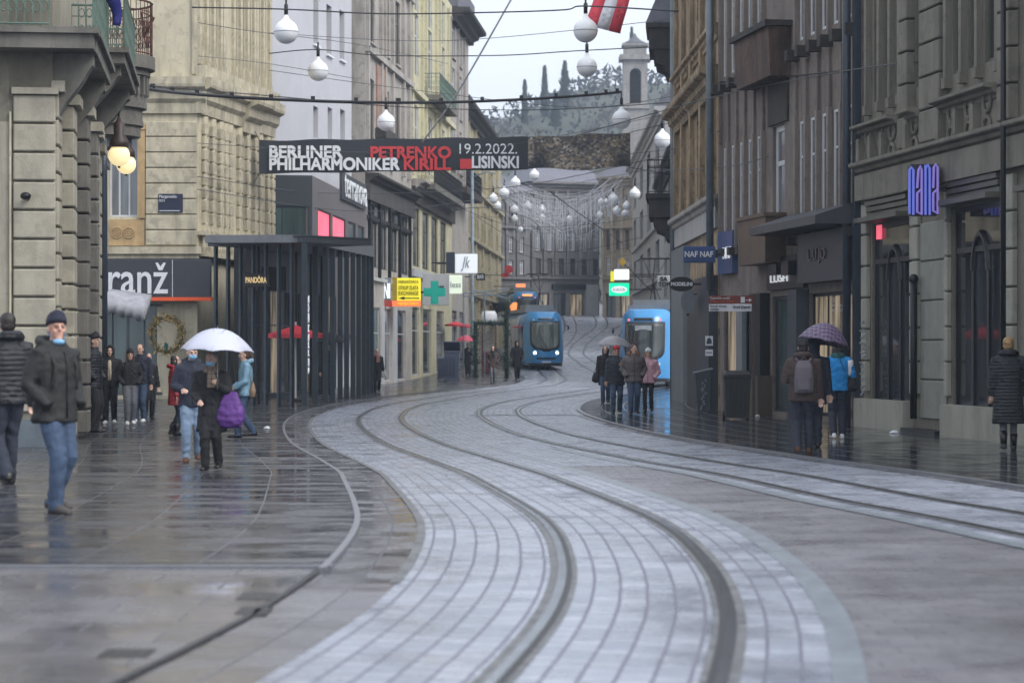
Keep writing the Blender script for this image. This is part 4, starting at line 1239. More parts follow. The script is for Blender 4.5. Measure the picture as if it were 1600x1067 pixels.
HAIRB = mat('brown_hair', srgb(84, 60, 44), var=.3, scale=20, rough=.5, bump=.5, bscale=60)
HAIRG = mat('grey_hair', srgb(130, 126, 124), var=.2, scale=20, rough=.6, bump=.5, bscale=60)
HAIRY = mat('blond_hair', srgb(158, 128, 88), var=.45, scale=20, rough=.5, bump=.6, bscale=50)
def cloth(name, rgb, rough=.8, quilt=0.0, var=.15, scale=5, **k): return mat(name, srgb(*rgb), rough=rough, var=var, scale=scale, bump=.5, bscale=24, quilt=quilt, **k)
BLACKC = cloth('black_cloth', (26, 26, 30)); NAVY = cloth('navy_jacket', (34, 38, 54)); OLIVEJ = cloth('dark_olive_jacket', (32, 33, 33), rough=.75)
PUFF = cloth('black_puffer', (24, 26, 32), rough=.6, quilt=6.0); PUFFN = cloth('navy_puffer', (30, 34, 48), rough=.6, quilt=6.0)
JEANS = cloth('blue_jeans', (62, 80, 106), var=.3, scale=4); JEANSL = cloth('light_jeans', (118, 138, 162), var=.25, scale=4); JEANSD = cloth('dark_jeans', (40, 46, 60), var=.25, scale=4)
GREYJ = cloth('grey_jeans', (100, 102, 108)); BLACKT = cloth('black_trousers', (22, 22, 26)); REDC = cloth('red_coat', (158, 34, 42), quilt=3.0, rough=.5)
BROWNJ = cloth('brown_jacket', (64, 50, 46)); CYAN = cloth('bright_blue_fleece', (22, 130, 196)); WHITEC = cloth('white_cloth', (214, 214, 216))
PINKP = cloth('pink_puffer', (206, 160, 172), quilt=3.2, rough=.35); TAUPE = cloth('taupe_jacket', (92, 84, 82), quilt=2.0, rough=.55); LBLUE = cloth('pale_blue_jacket', (128, 166, 188), quilt=1.6, rough=.45)
SHOEW = cloth('white_shoe', (218, 218, 218)); SHOEB = cloth('black_shoe', (22, 20, 20), rough=.35); SHOEG = cloth('grey_shoe', (74, 70, 68)); SHOEBR = cloth('brown_shoe', (88, 58, 40))
REDH = cloth('red_knit', (190, 30, 44)); BEIGE = cloth('beige_knit', (180, 168, 150)); NAVYH = cloth('navy_knit', (30, 32, 50)); FUR = cloth('tawny_fur', (120, 84, 56), var=.4, scale=20)
PURPLE = cloth('purple_cloth', (88, 46, 122), rough=.6)
def plaid(name, base, line, sc=26):
    if name in MATS: return MATS[name]
    m, n, l, b = new_mat(name)
    tc = n.new('ShaderNodeTexCoord').outputs['Object']
    f = None
    for ax in ('X', 'Y', 'Z'):
        w = n.new('ShaderNodeTexWave'); w.wave_type = 'BANDS'; w.bands_direction = ax; w.inputs['Scale'].default_value = sc / 6.0
        l.new(tc, w.inputs['Vector'])
        r_ = ramp(n, l, w.outputs['Fac'], [(.75, 0.0), (.85, .5)])
        if f is None: f = r_
        else:
            a = n.new('ShaderNodeMath'); a.operation = 'ADD'; a.use_clamp = True
            l.new(f, a.inputs[0]); l.new(r_, a.inputs[1]); f = a.outputs[0]
    l.new(mix_rgb(n, l, f, base, line), b.inputs['Base Color'])
    b.inputs['Roughness'].default_value = .6
    MATS[name] = m
    return m

def person(label, px, py, top, face=0, coat=BLACKC, coat_z=.8, bulk=1.0, trousers=JEANS, shoes=SHOEB, hat=None, hatm=None, hair='short', hairm=HAIRD,
           arms=('down', 'down'), stride=.0, sway=.09, mask=None, scarf=None, hood=None, head_yaw=0, head_pitch=0, lean=0.0, shirt=None, skin=SKIN,
           fine=False, group=None, lift=None, stoop=0.0, d=None, boots=False, collar=None, width=1.0, cuff=None):
    dd = depth(py) if d is None else d
    lift = PAVE if lift is None else lift
    if d is None and lift:
        for _ in range(8):                       # feet stand on the raised pavement
            e = row(dd) - F * lift / dd - py
            dd += e * dd / max(30, (row(dd) - HY + 1)) * .6
    hgt = (py - top) / F * dd
    sc = hgt / (1.76 if hat else 1.74)
    rt = thing('person', label, 'person', (X(px, dd), dd, gz(dd) + lift), R(face), group, sc)
    vx = (.0075 if fine else .011)
    Q = lambda x, y, z: Vector((x * width, y - lean * max(0, z - .9) - stoop * max(0, z - 1.15) ** 1.3, z - stoop * .25 * max(0, z - 1.2)))
    # joints
    hips = [Vector((s * .088, 0, .92)) for s in (-1, 1)]
    feet = [Vector((-sway, -stride * .5, .085)), Vector((sway, stride * .5, .085))]
    if stride:
        feet[1].z += abs(stride) * .16
    knees = []
    for hp, ft in zip(hips, feet):
        k, e = ik(hp, ft, .43, .425, (0, -1, 0)); knees.append(k)
    sh = [Q(s * .178 * (.5 + bulk * .5), .01, 1.40) for s in (-1, 1)]
    hands, elbows, show = [], [], []
    for s, a, S in zip((-1, 1), arms, sh):
        if isinstance(a, tuple): h, pole, vis = Vector(a), (s * .5, .6, -.6), True
        else:
            h, pole, vis = {'down': (Q(s * .262, -.03, .845), (s * .1, 1, 0), True), 'pocket': (Q(s * .19, -.115, .955), (s * .6, .8, 0), False),
                            'front': (Q(s * .06, -.25, 1.12), (s * .7, .3, -.7), True), 'swing': (Q(s * .25, -.2, .9), (0, 1, -.2), True),
                            'back': (Q(s * .25, .14, .87), (0, 1, 0), True)}[a]
        e, h = ik(S, h, .29, .255, pole)
        elbows.append(e); hands.append(h); show.append(vis)
    # ---- body: one continuous skin surface
    b = MB()
    b.tube([Q(0, 0, .9), Q(0, 0, 1.1), Q(0, 0, 1.3), Q(0, .01, 1.42)], [(.12, .08), (.115, .08), (.13, .085), (.09, .07)], 12)
    for s in (0, 1):
        b.tube([hips[s], knees[s], feet[s] + Vector((0, .01, 0))], [.06, .045, .03], 8)
        b.tube([Q(0, .01, 1.40), sh[s], elbows[s], hands[s]], [.05, .045, .036, .026], 8)
        if show[s]:
            dr = (hands[s] - elbows[s]).normalized()
            side = dr.cross(Vector((0, -1, .15))); side.normalize()
            if side.length < .1: side = Vector((1, 0, 0))
            nrm_ = side.cross(dr).normalized()
            pc = hands[s] + dr * .05
            b.loft([[hands[s] + dr * q + side * (w * math.cos(2 * PI * i / 8)) + nrm_ * (.014 * math.sin(2 * PI * i / 8)) for i in range(8)] for q, w in ((-.01, .024), (.03, .036), (.075, .04), (.095, .036))])
            for k in range(4):
                o_ = side * ((k - 1.5) * .019)
                ln = (.062, .074, .07, .054)[k]
                p0 = hands[s] + dr * .088 + o_
                cur = nrm_ * (-.022 if s == 0 else .022)
                b.tube([p0, p0 + dr * ln * .5 + cur * .5, p0 + dr * ln * .85 + cur * 1.5], [.0095, .009, .0075], 6)
            tb = hands[s] + dr * .03 + side * .03
            b.tube([tb, tb + dr * .035 + side * .022, tb + dr * .062 + side * .022 - nrm_ * .008], [.012, .0105, .008], 6)
    nk = Q(0, 0, 1.45)
    top_ = Q(0, -.015, 1.56)
    b.tube([nk, top_], [.055, .055], 10)
    hc = Q(0, -.02, 1.625)
    MH = Matrix.Translation(hc) @ Matrix.Rotation(R(head_yaw), 4, 'Z') @ Matrix.Rotation(R(head_pitch), 4, 'X')
    hv = MB()
    hv.ball((0, .012, .03), (.074, .092, .09), 16, 12)
    hv.ball((0, -.012, -.035), (.06, .072, .075), 14, 10)
    hv.ball((0, -.05, -.085), (.032, .03, .026), 10, 8)
    hv.tube([(0, -.088, .022), (0, -.108, -.012), (0, -.096, -.026)], [.010, .016, .012], 8)
    hv.ball((0, -.076, .035), (.052, .016, .012), 10, 6)
    for s in (-1, 1):
        hv.ball((s * .076, .01, -.005), (.011, .02, .033), 8, 6)
        hv.ball((s * .038, -.062, -.02), (.02, .02, .02), 8, 6)
    hv.xf(MH)
    b.add(hv.v, hv.f)
    body = link('body', remeshed(b, vx, 'body', 1, .4), skin, rt)
    # ---- face details
    def hp(mb, name, m, sm=True): return mb.xf(MH).build(name, m, rt, sm)
    if fine or top < 560:
        for s in (-1, 1):
            hp(MB().ball((s * .031, -.0835, .008), (.0125, .006, .006), 8, 6), 'eye', EYE)
            hp(MB().tube([(s * .016, -.0915, .028), (s * .046, -.081, .03)], [.004, .003], 5), 'eyebrow', hairm)
        if not mask: hp(MB().ball((0, -.0865, -.055), (.022, .006, .005), 8, 6), 'mouth', LIP)
    if mask:
        lo = {'on': -.045, 'chin': -.118}[mask]
        mk = MB().ball((0, -.05, lo), (.062, .058, .048) if mask == 'on' else (.056, .05, .03), 16, 10)
        mk.tube([(-.06, -.045, lo + .01), (-.078, .01, .0)], .003, 4).tube([(.06, -.045, lo + .01), (.078, .01, .0)], .003, 4)
        hp(mk, 'mask', MASKB)
    # ---- hair
    if hair in ('short', 'long', 'tail', 'fluffy'):
        hm = MB()
        k = 1.12 if hair == 'fluffy' else 1.0
        hm.ball((0, .03, .045), (.083 * k, .088 * k, .082 * k), 16, 10)
        hm.ball((0, .045, -.005), (.078 * k, .068 * k, .075 * k), 14, 10)
        if hair == 'long':
            hm.loft([ell((0, .05, .0), .088, .06, 14), ell((0, .055, -.1), .092, .06, 14), ell((0, .06, -.2), .1, .055, 14), ell((0, .07, -.29), .085, .035, 14)])
            for s in (-1, 1): hm.tube([(s * .075, -.02, .05), (s * .086, -.02, -.06), (s * .085, -.05, -.2)], [.02, .024, .014], 8)
        if hair == 'tail':
            hm.ball((0, .12, .03), (.035, .035, .035), 10, 8)
            hm.tube([(0, .12, .03), (0, .165, -.03), (0, .16, -.15), (0, .14, -.24)], [.03, .036, .03, .008], 10)
        hm.xf(MH)
        link('hair', creased(remeshed(hm, .009, 'hair', 1), .011 if hair == 'fluffy' else .006, dd), hairm, rt)
    if hat == 'beanie':
        hm = MB()
        ring = []
        for z_, a, c_ in ((.035, .082, .1), (.036, .09, .107), (.085, .09, .106), (.086, .085, .101), (.115, .08, .093), (.14, .062, .07), (.152, .03, .035), (.155, .004, .004)):
            ring.append([Vector((a * math.cos(t * PI / 10), .008 + c_ * math.sin(t * PI / 10) , z_ - .02 * math.sin(t * PI / 10))) for t in range(20)])
        hm.loft(ring); hp(hm, 'hat', hatm or NAVYH)
        if hair == 'none': pass
    if hood == 'up':
        hm = MB()
        hm.ball((0, .035, .035), (.108, .108, .118), 16, 12)
        hm.loft([ell((0, .03, .02), .106, .1, 16), ell((0, .03, -.1), .1, .09, 16), ell((0, .02, -.19), .12, .1, 16)])
        hm.xf(MH)
        me = remeshed(hm, .011, 'hood', 2)
        link('hood', me, coat, rt)
        rim = MB()
        rim.tube([MH @ Vector((.082 * math.cos(t * PI / 10), -.045 - .025 * abs(math.sin(t * PI / 10)), .02 + .105 * math.sin(t * PI / 10))) for t in range(-2, 13)], .017, 8)
        rim.build('hood_rim', FUR if collar == 'fur' else coat, rt, True)
    # ---- coat
    c = MB()
    B_ = bulk
    zb = coat_z
    prof = [(zb, .185 + .05 * max(0, .85 - zb), .135), (zb + .03, .188 + .05 * max(0, .85 - zb), .137)]
    if zb < .75: prof += [(.8, .19, .136)]
    prof += [(.95, .18, .13), (1.05, .174, .126), (1.18, .187, .13), (1.3, .198, .13), (1.38, .188, .118), (1.43, .14, .098), (1.475, .088, .085), (1.52, .085, .083)]
    c.loft([ell(Q(0, .005, z_), a * B_ * (.92 if z_ > 1.4 else 1), dpt * B_, 22) for z_, a, dpt in prof])
    for s in (0, 1):
        wrist = hands[s] + (hands[s] - elbows[s]).normalized() * .012
        inn = Q((s * 2 - 1) * .12, .01, 1.40)
        c.tube([inn, sh[s], sh[s] * .5 + elbows[s] * .5 + Vector((0, 0, 0)), elbows[s], elbows[s] * .5 + wrist * .5, wrist], [.07 * B_, .075 * B_, .066 * B_, .062 * B_, .056 * B_, .047 * B_], 12)
    if hood == 'down' or collar:
        c.tube([Q(-.1, -.045, 1.46), Q(-.125, .045, 1.5), Q(-.07, .115, 1.52), Q(0, .135, 1.52), Q(.07, .115, 1.52), Q(.125, .045, 1.5), Q(.1, -.045, 1.46)], [.028, .042, .05, .054, .05, .042, .028], 10)
    link('coat', creased(remeshed(c, .0105 if fine else .014, 'coat', 3), .009, dd, .8), coat, rt)
    if collar == 'fur' and hood != 'up':
        MB().tube([Q(-.09, -.08, 1.45), Q(-.13, .02, 1.53), Q(-.07, .12, 1.56), Q(0, .14, 1.56), Q(.07, .12, 1.56), Q(.13, .02, 1.53), Q(.09, -.08, 1.45)], [.03, .045, .05, .052, .05, .045, .03], 10).build('fur_collar', FUR, rt, True)
    if fine or top < 548:                       # zip line and pocket flaps
        zp = MB()
        fy = lambda z_: Q(0, -.131 * B_ - .004, z_)
        zp.tube([fy(zb + .04), fy(1.0), fy(1.2), fy(1.33) + Vector((0, .006, 0)), Q(0, -.10 * B_, 1.42)], .006, 5)
        for s in (-1, 1): zp.tube([Q(s * .1 * B_, -.128 * B_, 1.02), Q(s * .15 * B_, -.105 * B_, .93)], .006, 5)
        zp.build('zip', BLKMET, rt, True)
    if shirt:
        MB().loft([ell(Q(0, -.075 * B_, z_), .055, .064 * B_, 12) for z_ in (.98, 1.1, 1.25, 1.36)] + [ell(Q(0, -.06, 1.43), .04, .05, 12)]).build('shirt', shirt, rt, True)
    if scarf:
        sm = MB()
        for z_, r_ in ((1.47, .1), (1.505, .094)):
            sm.tube([Q(r_ * math.cos(t * PI / 8), r_ * .95 * math.sin(t * PI / 8) - .005, z_ - .015 * (math.sin(t * PI / 8) < -.5)) for t in range(17)], .034, 10)
        sm.loft([ell(Q(.02, -.125 * B_, 1.47), .06, .03, 12), ell(Q(.03, -.15 * B_, 1.35), .075, .022, 12), ell(Q(.03, -.155 * B_, 1.2), .08, .02, 12)])
        link('scarf', remeshed(sm, .011, 'scarf', 2), scarf, rt)
    # ---- trousers and shoes
    t_ = MB()
    t_.loft([ell((0, 0, .84), .15, .105, 18), ell((0, 0, .92), .165, .115, 18), ell((0, 0, 1.02), .155, .11, 18)])
    slim = .82 if boots else 1.0
    for s in (0, 1):
        k, f_ = knees[s], feet[s]
        t_.tube([hips[s] + Vector((0, 0, .02)), hips[s] * .6 + k * .4, k, k * .55 + f_ * .45, f_ + Vector((0, .005, .0)), f_ + Vector((0, .01, -.055))], [(.102, .104), (.096 * slim, .1 * slim), (.078 * slim, .08 * slim), (.072 * slim, .076 * slim), (.066 * slim, .07 * slim), (.062 * slim, .068 * slim)], 12)
    link('trousers', creased(remeshed(t_, .0105 if fine else .014, 'trousers', 3), .008, dd + 3, 1.2), trousers, rt)
    for s in (0, 1):
        f_ = feet[s]
        z0 = f_.z - .085
        out = (s * 2 - 1) * .02
        rg = []
        for y_, w_, h_ in ((.085, .03, .05), (.075, .042, .085), (.02, .045, .1), (-.05, .046, .085), (-.12, .05, .06), (-.17, .044, .05), (-.195, .025, .036)):
            cx_ = f_.x + out * (-y_ * 4)
            rg.append([(cx_ + w_ * math.cos(2 * PI * i / 12) * (1 if math.sin(2 * PI * i / 12) < .3 else .85), f_.y + y_, z0 + h_ / 2 + h_ / 2 * max(-1, min(1, 1.5 * math.sin(2 * PI * i / 12)))) for i in range(12)])
        so_ = MB().loft(rg)
        if boots: so_.tube([f_ + Vector((0, .012, -.01)), f_ + Vector((0, .012, .1)), f_ * .6 + knees[s] * .4 + Vector((0, .012, 0))], [.05, .055, .066], 10)
        so_.build('shoe', shoes, rt, True)
    rt['hands'] = ''
    del rt['hands']
    return rt, hands, dd, sc
def carried(pr, name, label, cat, group=None):
    rt = pr[0]
    return thing(name, label, cat, rt.location, rt.rotation_euler.z, group, rt.scale[0])
def backpack(pr, label, m, big=1.0):
    t = carried(pr, 'backpack', label, 'backpack')
    b = MB().loft([ell((0, .2 + a, z_), w * big, dp * big, 18, pw=3.2) for z_, w, dp, a in ((.93, .12, .05, .0), (.95, .145, .08, .0), (1.15, .15, .095, .01), (1.33, .135, .08, 0), (1.42, .1, .05, -.02), (1.44, .05, .02, -.03))])
    link('sack', remeshed(b, .012, 'sack', 2), m, t)
    MB().loft([ell((0, .3 * big + .0, z_), .1 * big, .035 * big, 14, pw=3.5) for z_ in (.98, 1.0, 1.16, 1.18)]).build('front_pocket', m, t, True)
    for s in (-1, 1):
        MB().tube([(s * .09, .17, 1.42), (s * .115, .08, 1.485), (s * .125, -.05, 1.45), (s * .125, -.145, 1.3), (s * .14, -.12, 1.1), (s * .15, .1, 1.0)], [(.025, .012)] * 6, 6).build('strap', m, t, True)
    MB().tube([(-.03, .2, 1.44), (-.02, .2, 1.48), (.02, .2, 1.48), (.03, .2, 1.44)], .008, 5).build('grab_loop', m, t, True)
    return t
def handbag(pr, label, m, at_, size=(.17, .07, .15), strap_to=None, cat='bag'):
    t = carried(pr, 'handbag' if cat == 'bag' else 'carrier_bag', label, cat)
    x, y, z = at_
    b = MB().loft([ell((x, y, z + dz * size[2]), size[0] * w, size[1] * w2, 18, pw=2.3) for dz, w, w2 in ((-1, .35, .4), (-.9, .75, .8), (-.5, 1.02, 1.1), (-.1, 1.0, 1.05), (.45, .74, .7), (.95, .42, .25), (1, .36, .12))])
    link('sack', creased(remeshed(b, .011, 'sack', 3), .012, z, 1.0), m, t)
    if strap_to:
        sx, sy, sz = strap_to
        for k in (-1, 1):
            MB().tube([(x + k * size[0] * .5, y, z + size[2] * .9), ((x + sx) / 2 + k * size[0] * .3, (y + sy) / 2, (z + sz) / 2), (sx, sy + .02 * k, sz)], .009, 6).build('strap', m, t, True)
    return t
def umbrella(label, px, py_top, py_rim, d, halfpx, hand, m, tilt=0.0, tilt2=0.0, rt_scale=1.0):
    """open umbrella: canopy centre at pixel column px; hand: world point of the grip"""
    r = halfpx * d / F
    c = Vector((X(px, d), d, Z(py_top, d)))
    t = thing('umbrella', label, 'umbrella', c)
    t.rotation_euler = (tilt2, tilt, 0)
    hgt = max(.18 * r, (py_rim - py_top) * d / F)
    mb = MB(); rings = []
    NP, SUB = 8, 4
    for layer in (0, 1):
        rows = []
        for k in range(8):
            q = max(.02, k / 7)
            ring = []
            for i in range(NP * SUB):
                a = 2 * PI * i / (NP * SUB)
                f_ = (i % SUB) / SUB
                sag = 1 - .07 * q * math.sin(PI * f_) ** 1 * q
                rr = r * q * sag
                z_ = -hgt * (q ** 2.1) + .045 * r * q * q * math.sin(PI * f_) * (1 if q > .9 else .5) - .012 * layer
                ring.append((rr * math.cos(a), rr * math.sin(a), z_))
            rows.append(ring)
        rings += rows if layer == 0 else rows[::-1]
    mb.loft(rings)
    can = mb.build('canopy', m, t, True)
    for i in range(NP):
        a = 2 * PI * i / NP
        MB().tube([(r * q * math.cos(a), r * q * math.sin(a), -hgt * q ** 2.1 - .02) for q in (.03, .35, .7, 1.0)], .006, 5).build('rib', ZINC, t)
    inv = (Matrix.Translation(c) @ t.rotation_euler.to_matrix().to_4x4()).inverted()
    h = inv @ Vector(hand)
    up = (Vector((0, 0, 0)) - h).normalized()
    MB().tube([(0, 0, .07 * r), (0, 0, 0), h], .008, 6).build('shaft', ZINC, t)
    MB().tube([h + up * .06, h - up * .02, h - up * .1], [.014, .016, .012], 8).build('handle', BLKMET, t)
    return t
def world(pr, p): 
    rt = pr[0]
    return Matrix.Translation(rt.location) @ Matrix.Rotation(rt.rotation_euler.z, 4, 'Z') @ (Vector(p) * rt.scale[0])

# the men at the near left
person('man in dark quilted jacket and dark jeans seen from behind at the left edge', 12, 757, 490, 215, PUFF, .82, 1.12, JEANSD, SHOEB, hair='short', hairm=HAIRD, arms=('down', 'pocket'), stride=.34, hood='down', fine=True, head_yaw=-10)
pm = person('man in navy beanie with blue mask under his chin, dark olive jacket and blue jeans', 86, 801, 490, 54, OLIVEJ, .8, 1.16, JEANS, SHOEG, 'beanie', NAVYH, 'short', HAIRG, ('pocket', 'pocket'), .2, .08, 'chin', None, 'down', -26, -2, skin=SKIN2, fine=True)
backpack(pm, 'dark backpack on the back of the man in the olive jacket', cloth('dark_backpack', (38, 36, 36)), .85)
# youths by the corner
gy_ = 'young people standing at the corner'
person('youth in black beanie and puffer leaning at the stone corner, black trousers', 146, 675, 521, 75, PUFF, .78, 1.1, BLACKT, SHOEB, 'beanie', BLACKC, 'short', HAIRD, ('pocket', 'pocket'), .0, .07, group=gy_)
person('youth in black hood with open jacket over white shirt and white shoes', 172, 662, 541, 5, BLACKC, .82, 1.08, BLACKT, SHOEW, None, None, 'short', HAIRD, ('pocket', 'pocket'), .1, .09, hood='up', shirt=BEIGE, group=gy_)
person('girl in short black jacket and grey jeans between two youths', 203, 663, 546, 15, BLACKC, .92, 1.0, GREYJ, SHOEW, 'beanie', BLACKC, 'long', HAIRB, ('pocket', 'pocket'), .08, .07, group=gy_, width=.95)
py_ = person('bareheaded youth in navy jacket and blue jeans with a small black bag', 219, 660, 538, -10, NAVY, .84, 1.05, JEANS, SHOEW, None, None, 'short', HAIRB, ('pocket', 'down'), .06, .08, group=gy_)
handbag(py_, 'small black bag at the hip of the bareheaded youth', BLACKC, (-.06, -.17, .9), (.09, .05, .09))
person('person in long black coat partly hidden behind the bareheaded youth', 232, 655, 552, 20, BLACKC, .5, 1.0, BLACKT, SHOEB, hair='short', hairm=HAIRD, arms=('front', 'down'), group=gy_)
person('person in red quilted coat standing behind the couple under the white umbrella', 273, 680, 556, 100, REDC, .66, 1.05, JEANSD, SHOEB, None, None, 'long', HAIRD, ('down', 'pocket'), .1, .08, hood='down', boots=True)
# couple under the white umbrella
person('man in navy jacket, blue mask and light jeans sharing the white umbrella', 300, 729, 547, 10, NAVY, .82, 1.1, JEANSL, SHOEBR, None, None, 'short', HAIRB, ((-.16, -.24, 1.08), 'pocket'), .2, .09, 'on', None, 'down', 12, 8, d=34.4)
pw = person('grey haired woman in black coat, mask and plaid scarf holding the white umbrella', 331, 734, 549, -4, BLACKC, .56, 1.14, BLACKT, SHOEB, None, None, 'short', HAIRG, ((-.14, -.25, 1.02), (.14, -.24, 1.25)), .16, .08, 'on', plaid('plaid_scarf', srgb(120, 104, 88), srgb(60, 54, 50)), None, -10, 8, stoop=.1)
umbrella('white printed umbrella over the masked couple', 340, 513, 548, pw[2] - .1, 58, world(pw, (.14, -.29, 1.3)), None, R(2))
umb_w = bpy.data.objects['umbrella']
handbag(pw, 'large purple cloth bag on the arm of the woman under the white umbrella', PURPLE, (.3, -.1, .88), (.21, .1, .27), (.22, -.05, 1.15))
pk = person('woman in pale blue jacket and jeans turning left, brown hair tied back', 383, 684, 546, -75, LBLUE, .82, 1.1, JEANS, SHOEB, None, None, 'tail', HAIRB, ((-.1, -.22, 1.0), (.1, -.22, .98)), .28, .08, hood='down')
handbag(pk, 'tan shoulder bag behind the woman in the pale blue jacket', cloth('tan_cloth', (150, 124, 100)), (.16, .12, .95), (.13, .06, .16), (.16, .05, 1.4))
# farther left and centre
pl = person('woman in dark jacket with a white bag by the last portico post', 589, 613, 545, 10, BLACKC, .85, 1.0, BLACKT, SHOEB, None, None, 'short', HAIRG, ('pocket', 'down'), .15, .08, scarf=cloth('rose_scarf', (170, 120, 112)))
handbag(pl, 'white carrier bag held by the woman near the portico', WHITEC, (.28, -.02, .75), (.12, .05, .17), (.27, -.03, .9), 'carrier bag')
pi = person('person in black coat under a black umbrella inside the portico', 513, 625, 536, -30, BLACKC, .55, 1.1, BLACKT, SHOEB, None, None, 'short', HAIRD, ('down', (.12, -.24, 1.25)), .1, .08)
umbrella('black umbrella inside the steel portico', 515, 519, 535, pi[2] - .1, 24, world(pi, (.12, -.28, 1.3)), BLACKC)
person('girl with long dark hair, brown jacket and grey leggings before the garland arch', 770, 599, 541, 5, cloth('brown_fabric', (74, 58, 52)), .72, 1.05, GREYJ, SHOEB, None, None, 'long', HAIRD, ('pocket', 'pocket'), .2, .07, lift=.02, boots=True, scarf=BLACKC)
person('dark clad person walking beside the left tram', 808, 593, 533, 10, BLACKC, .62, 1.1, BLACKT, SHOEB, None, None, 'short', HAIRD, ('pocket', 'pocket'), .25, .07, hood='up', lift=.02)
po = person('person in dark coat under the pink umbrella behind the garland arch', 731, 587, 536, 0, BLACKC, .6, 1.0, BLACKT, SHOEB, None, None, 'short', HAIRD, ('pocket', (.1, -.2, 1.3)), .1, .07)
umbrella('pink umbrella behind the garland arch', 727, 524, 533, po[2] - .1, 15, world(po, (.1, -.24, 1.34)), cloth('pink_umbrella', (214, 72, 96), rough=.5))
far = 'distant walkers at the street end'
person('distant walker in black nearest the left tram roof', 894, 503, 474, 10, BLACKC, .6, 1.1, BLACKT, SHOEB, None, None, 'short', HAIRD, ('pocket', 'pocket'), .2, .07, group=far, lift=.02)
person('distant walker in dark jacket standing by the pale shop panel', 911, 502, 477, 60, BLACKC, .7, 1.1, JEANSD, SHOEB, None, None, 'short', HAIRD, ('pocket', 'down'), .1, .08, group=far, lift=.02)
person('distant walker in mid stride crossing the road before the right tram', 936, 505, 474, -70, BLACKC, .6, 1.15, BLACKT, SHOEB, None, None, 'short', HAIRD, ('swing', 'back'), .6, .07, group=far, lift=.02)
# four walkers under the grey umbrella
gq = 'four people walking together under the grey umbrella'
p1 = person('woman in long black coat half hidden behind the man in the red cap', 946, 630, 541, 0, BLACKC, .55, 1.1, JEANS, SHOEB, None, None, 'long', HAIRD, ('down', 'pocket'), .15, .08, group=gq)
handbag(p1, 'black shoulder bag beside the half hidden woman', BLACKC, (-.3, 0, .78), (.12, .07, .16), (-.2, 0, 1.4))
p2 = person('man in red knit cap and glasses with navy puffer coat', 963, 646, 541, 4, PUFFN, .74, 1.22, JEANS, SHOEB, 'beanie', REDH, 'short', HAIRG, ('down', (.1, -.22, 1.25)), .22, .1, group=gq, lean=.02, skin=SKIN2)
MB().tube([(-.05, -.118, 1.64), (-.02, -.125, 1.625), (.02, -.125, 1.625), (.05, -.118, 1.64)], .008, 5).build('glasses', BLKMET, p2[0])
p3 = person('tall man in taupe jacket with fur collar looking aside at the pink coat', 990, 648, 539, 6, TAUPE, .8, 1.24, JEANS, SHOEB, None, None, 'short', HAIRB, ('pocket', 'pocket'), .2, .09, head_yaw=35, collar='fur', group=gq)
person('woman in white knit hat and pink puffer jacket with black trousers', 1013, 645, 545, -8, PINKP, .82, 1.16, BLACKT, SHOEB, 'beanie', WHITEC, 'long', HAIRY, ('pocket', 'pocket'), .28, .08, group=gq, boots=True)
umbrella('translucent grey umbrella over the four walkers', 961, 525, 541, p2[2] + .4, 29, world(p2, (.1, -.26, 1.3)), cloth('grey_umbrella', (150, 148, 152), rough=.4), R(4))
# right hand pavement
p5 = person('man in brown jacket and dark jeans seen from behind with a grey backpack', 1255, 708, 530, 176, BROWNJ, .8, 1.2, JEANSD, SHOEBR, 'beanie', BLACKC, 'short', HAIRD, ('down', (.16, -.2, 1.15)), .16, .09, fine=True, collar='roll')
backpack(p5, 'grey backpack on the back of the man in brown', cloth('grey_backpack', (98, 92, 98)), 1.0)
person('person in navy hooded coat walking ahead of the man with the backpack', 1271, 696, 527, 180, NAVY, .7, 1.1, JEANSD, SHOEB, None, None, 'short', HAIRD, ('down', 'pocket'), .15, .08, hood='up', d=39.6)
p6 = person('woman in bright blue and white jacket with black hat and jeans seen from behind', 1309, 685, 532, 178, CYAN, .86, 1.08, JEANSD, SHOEW, 'beanie', BLACKC, 'long', HAIRD, ((-.16, -.2, 1.1), 'down'), .1, .08, fine=True, scarf=cloth('teal_scarf', (30, 90, 92)))
for s in (-1, 1):
    MB().loft([ell((s * .205 + s * .012 * 0, .012, z_), a, c_, 14) for z_, a, c_ in ((1.12, .05, .055), (1.16, .068, .078), (1.3, .078, .088), (1.40, .07, .085), (1.43, .03, .04))]).build('white_sleeve', WHITEC, p6[0], True)
handbag(p6, 'black handbag on the shoulder of the woman in blue', BLACKC, (-.25, .02, .99), (.1, .12, .15), (-.15, .02, 1.42))
umbrella('purple plaid umbrella over the pair on the right pavement', 1293, 505, 536, 39.3, 41, world(p6, (-.16, -.24, 1.16)), plaid('purple_plaid', srgb(80, 60, 88), srgb(128, 116, 140), 30), R(12), R(-4))
pz = person('woman with short blond hair in long black quilted coat at the right edge', 1576, 704, 528, 172, PUFF, .42, 1.2, GREYJ, SHOEB, None, None, 'fluffy', HAIRY, ('down', 'down'), .18, .08, fine=True, boots=True, collar='roll')
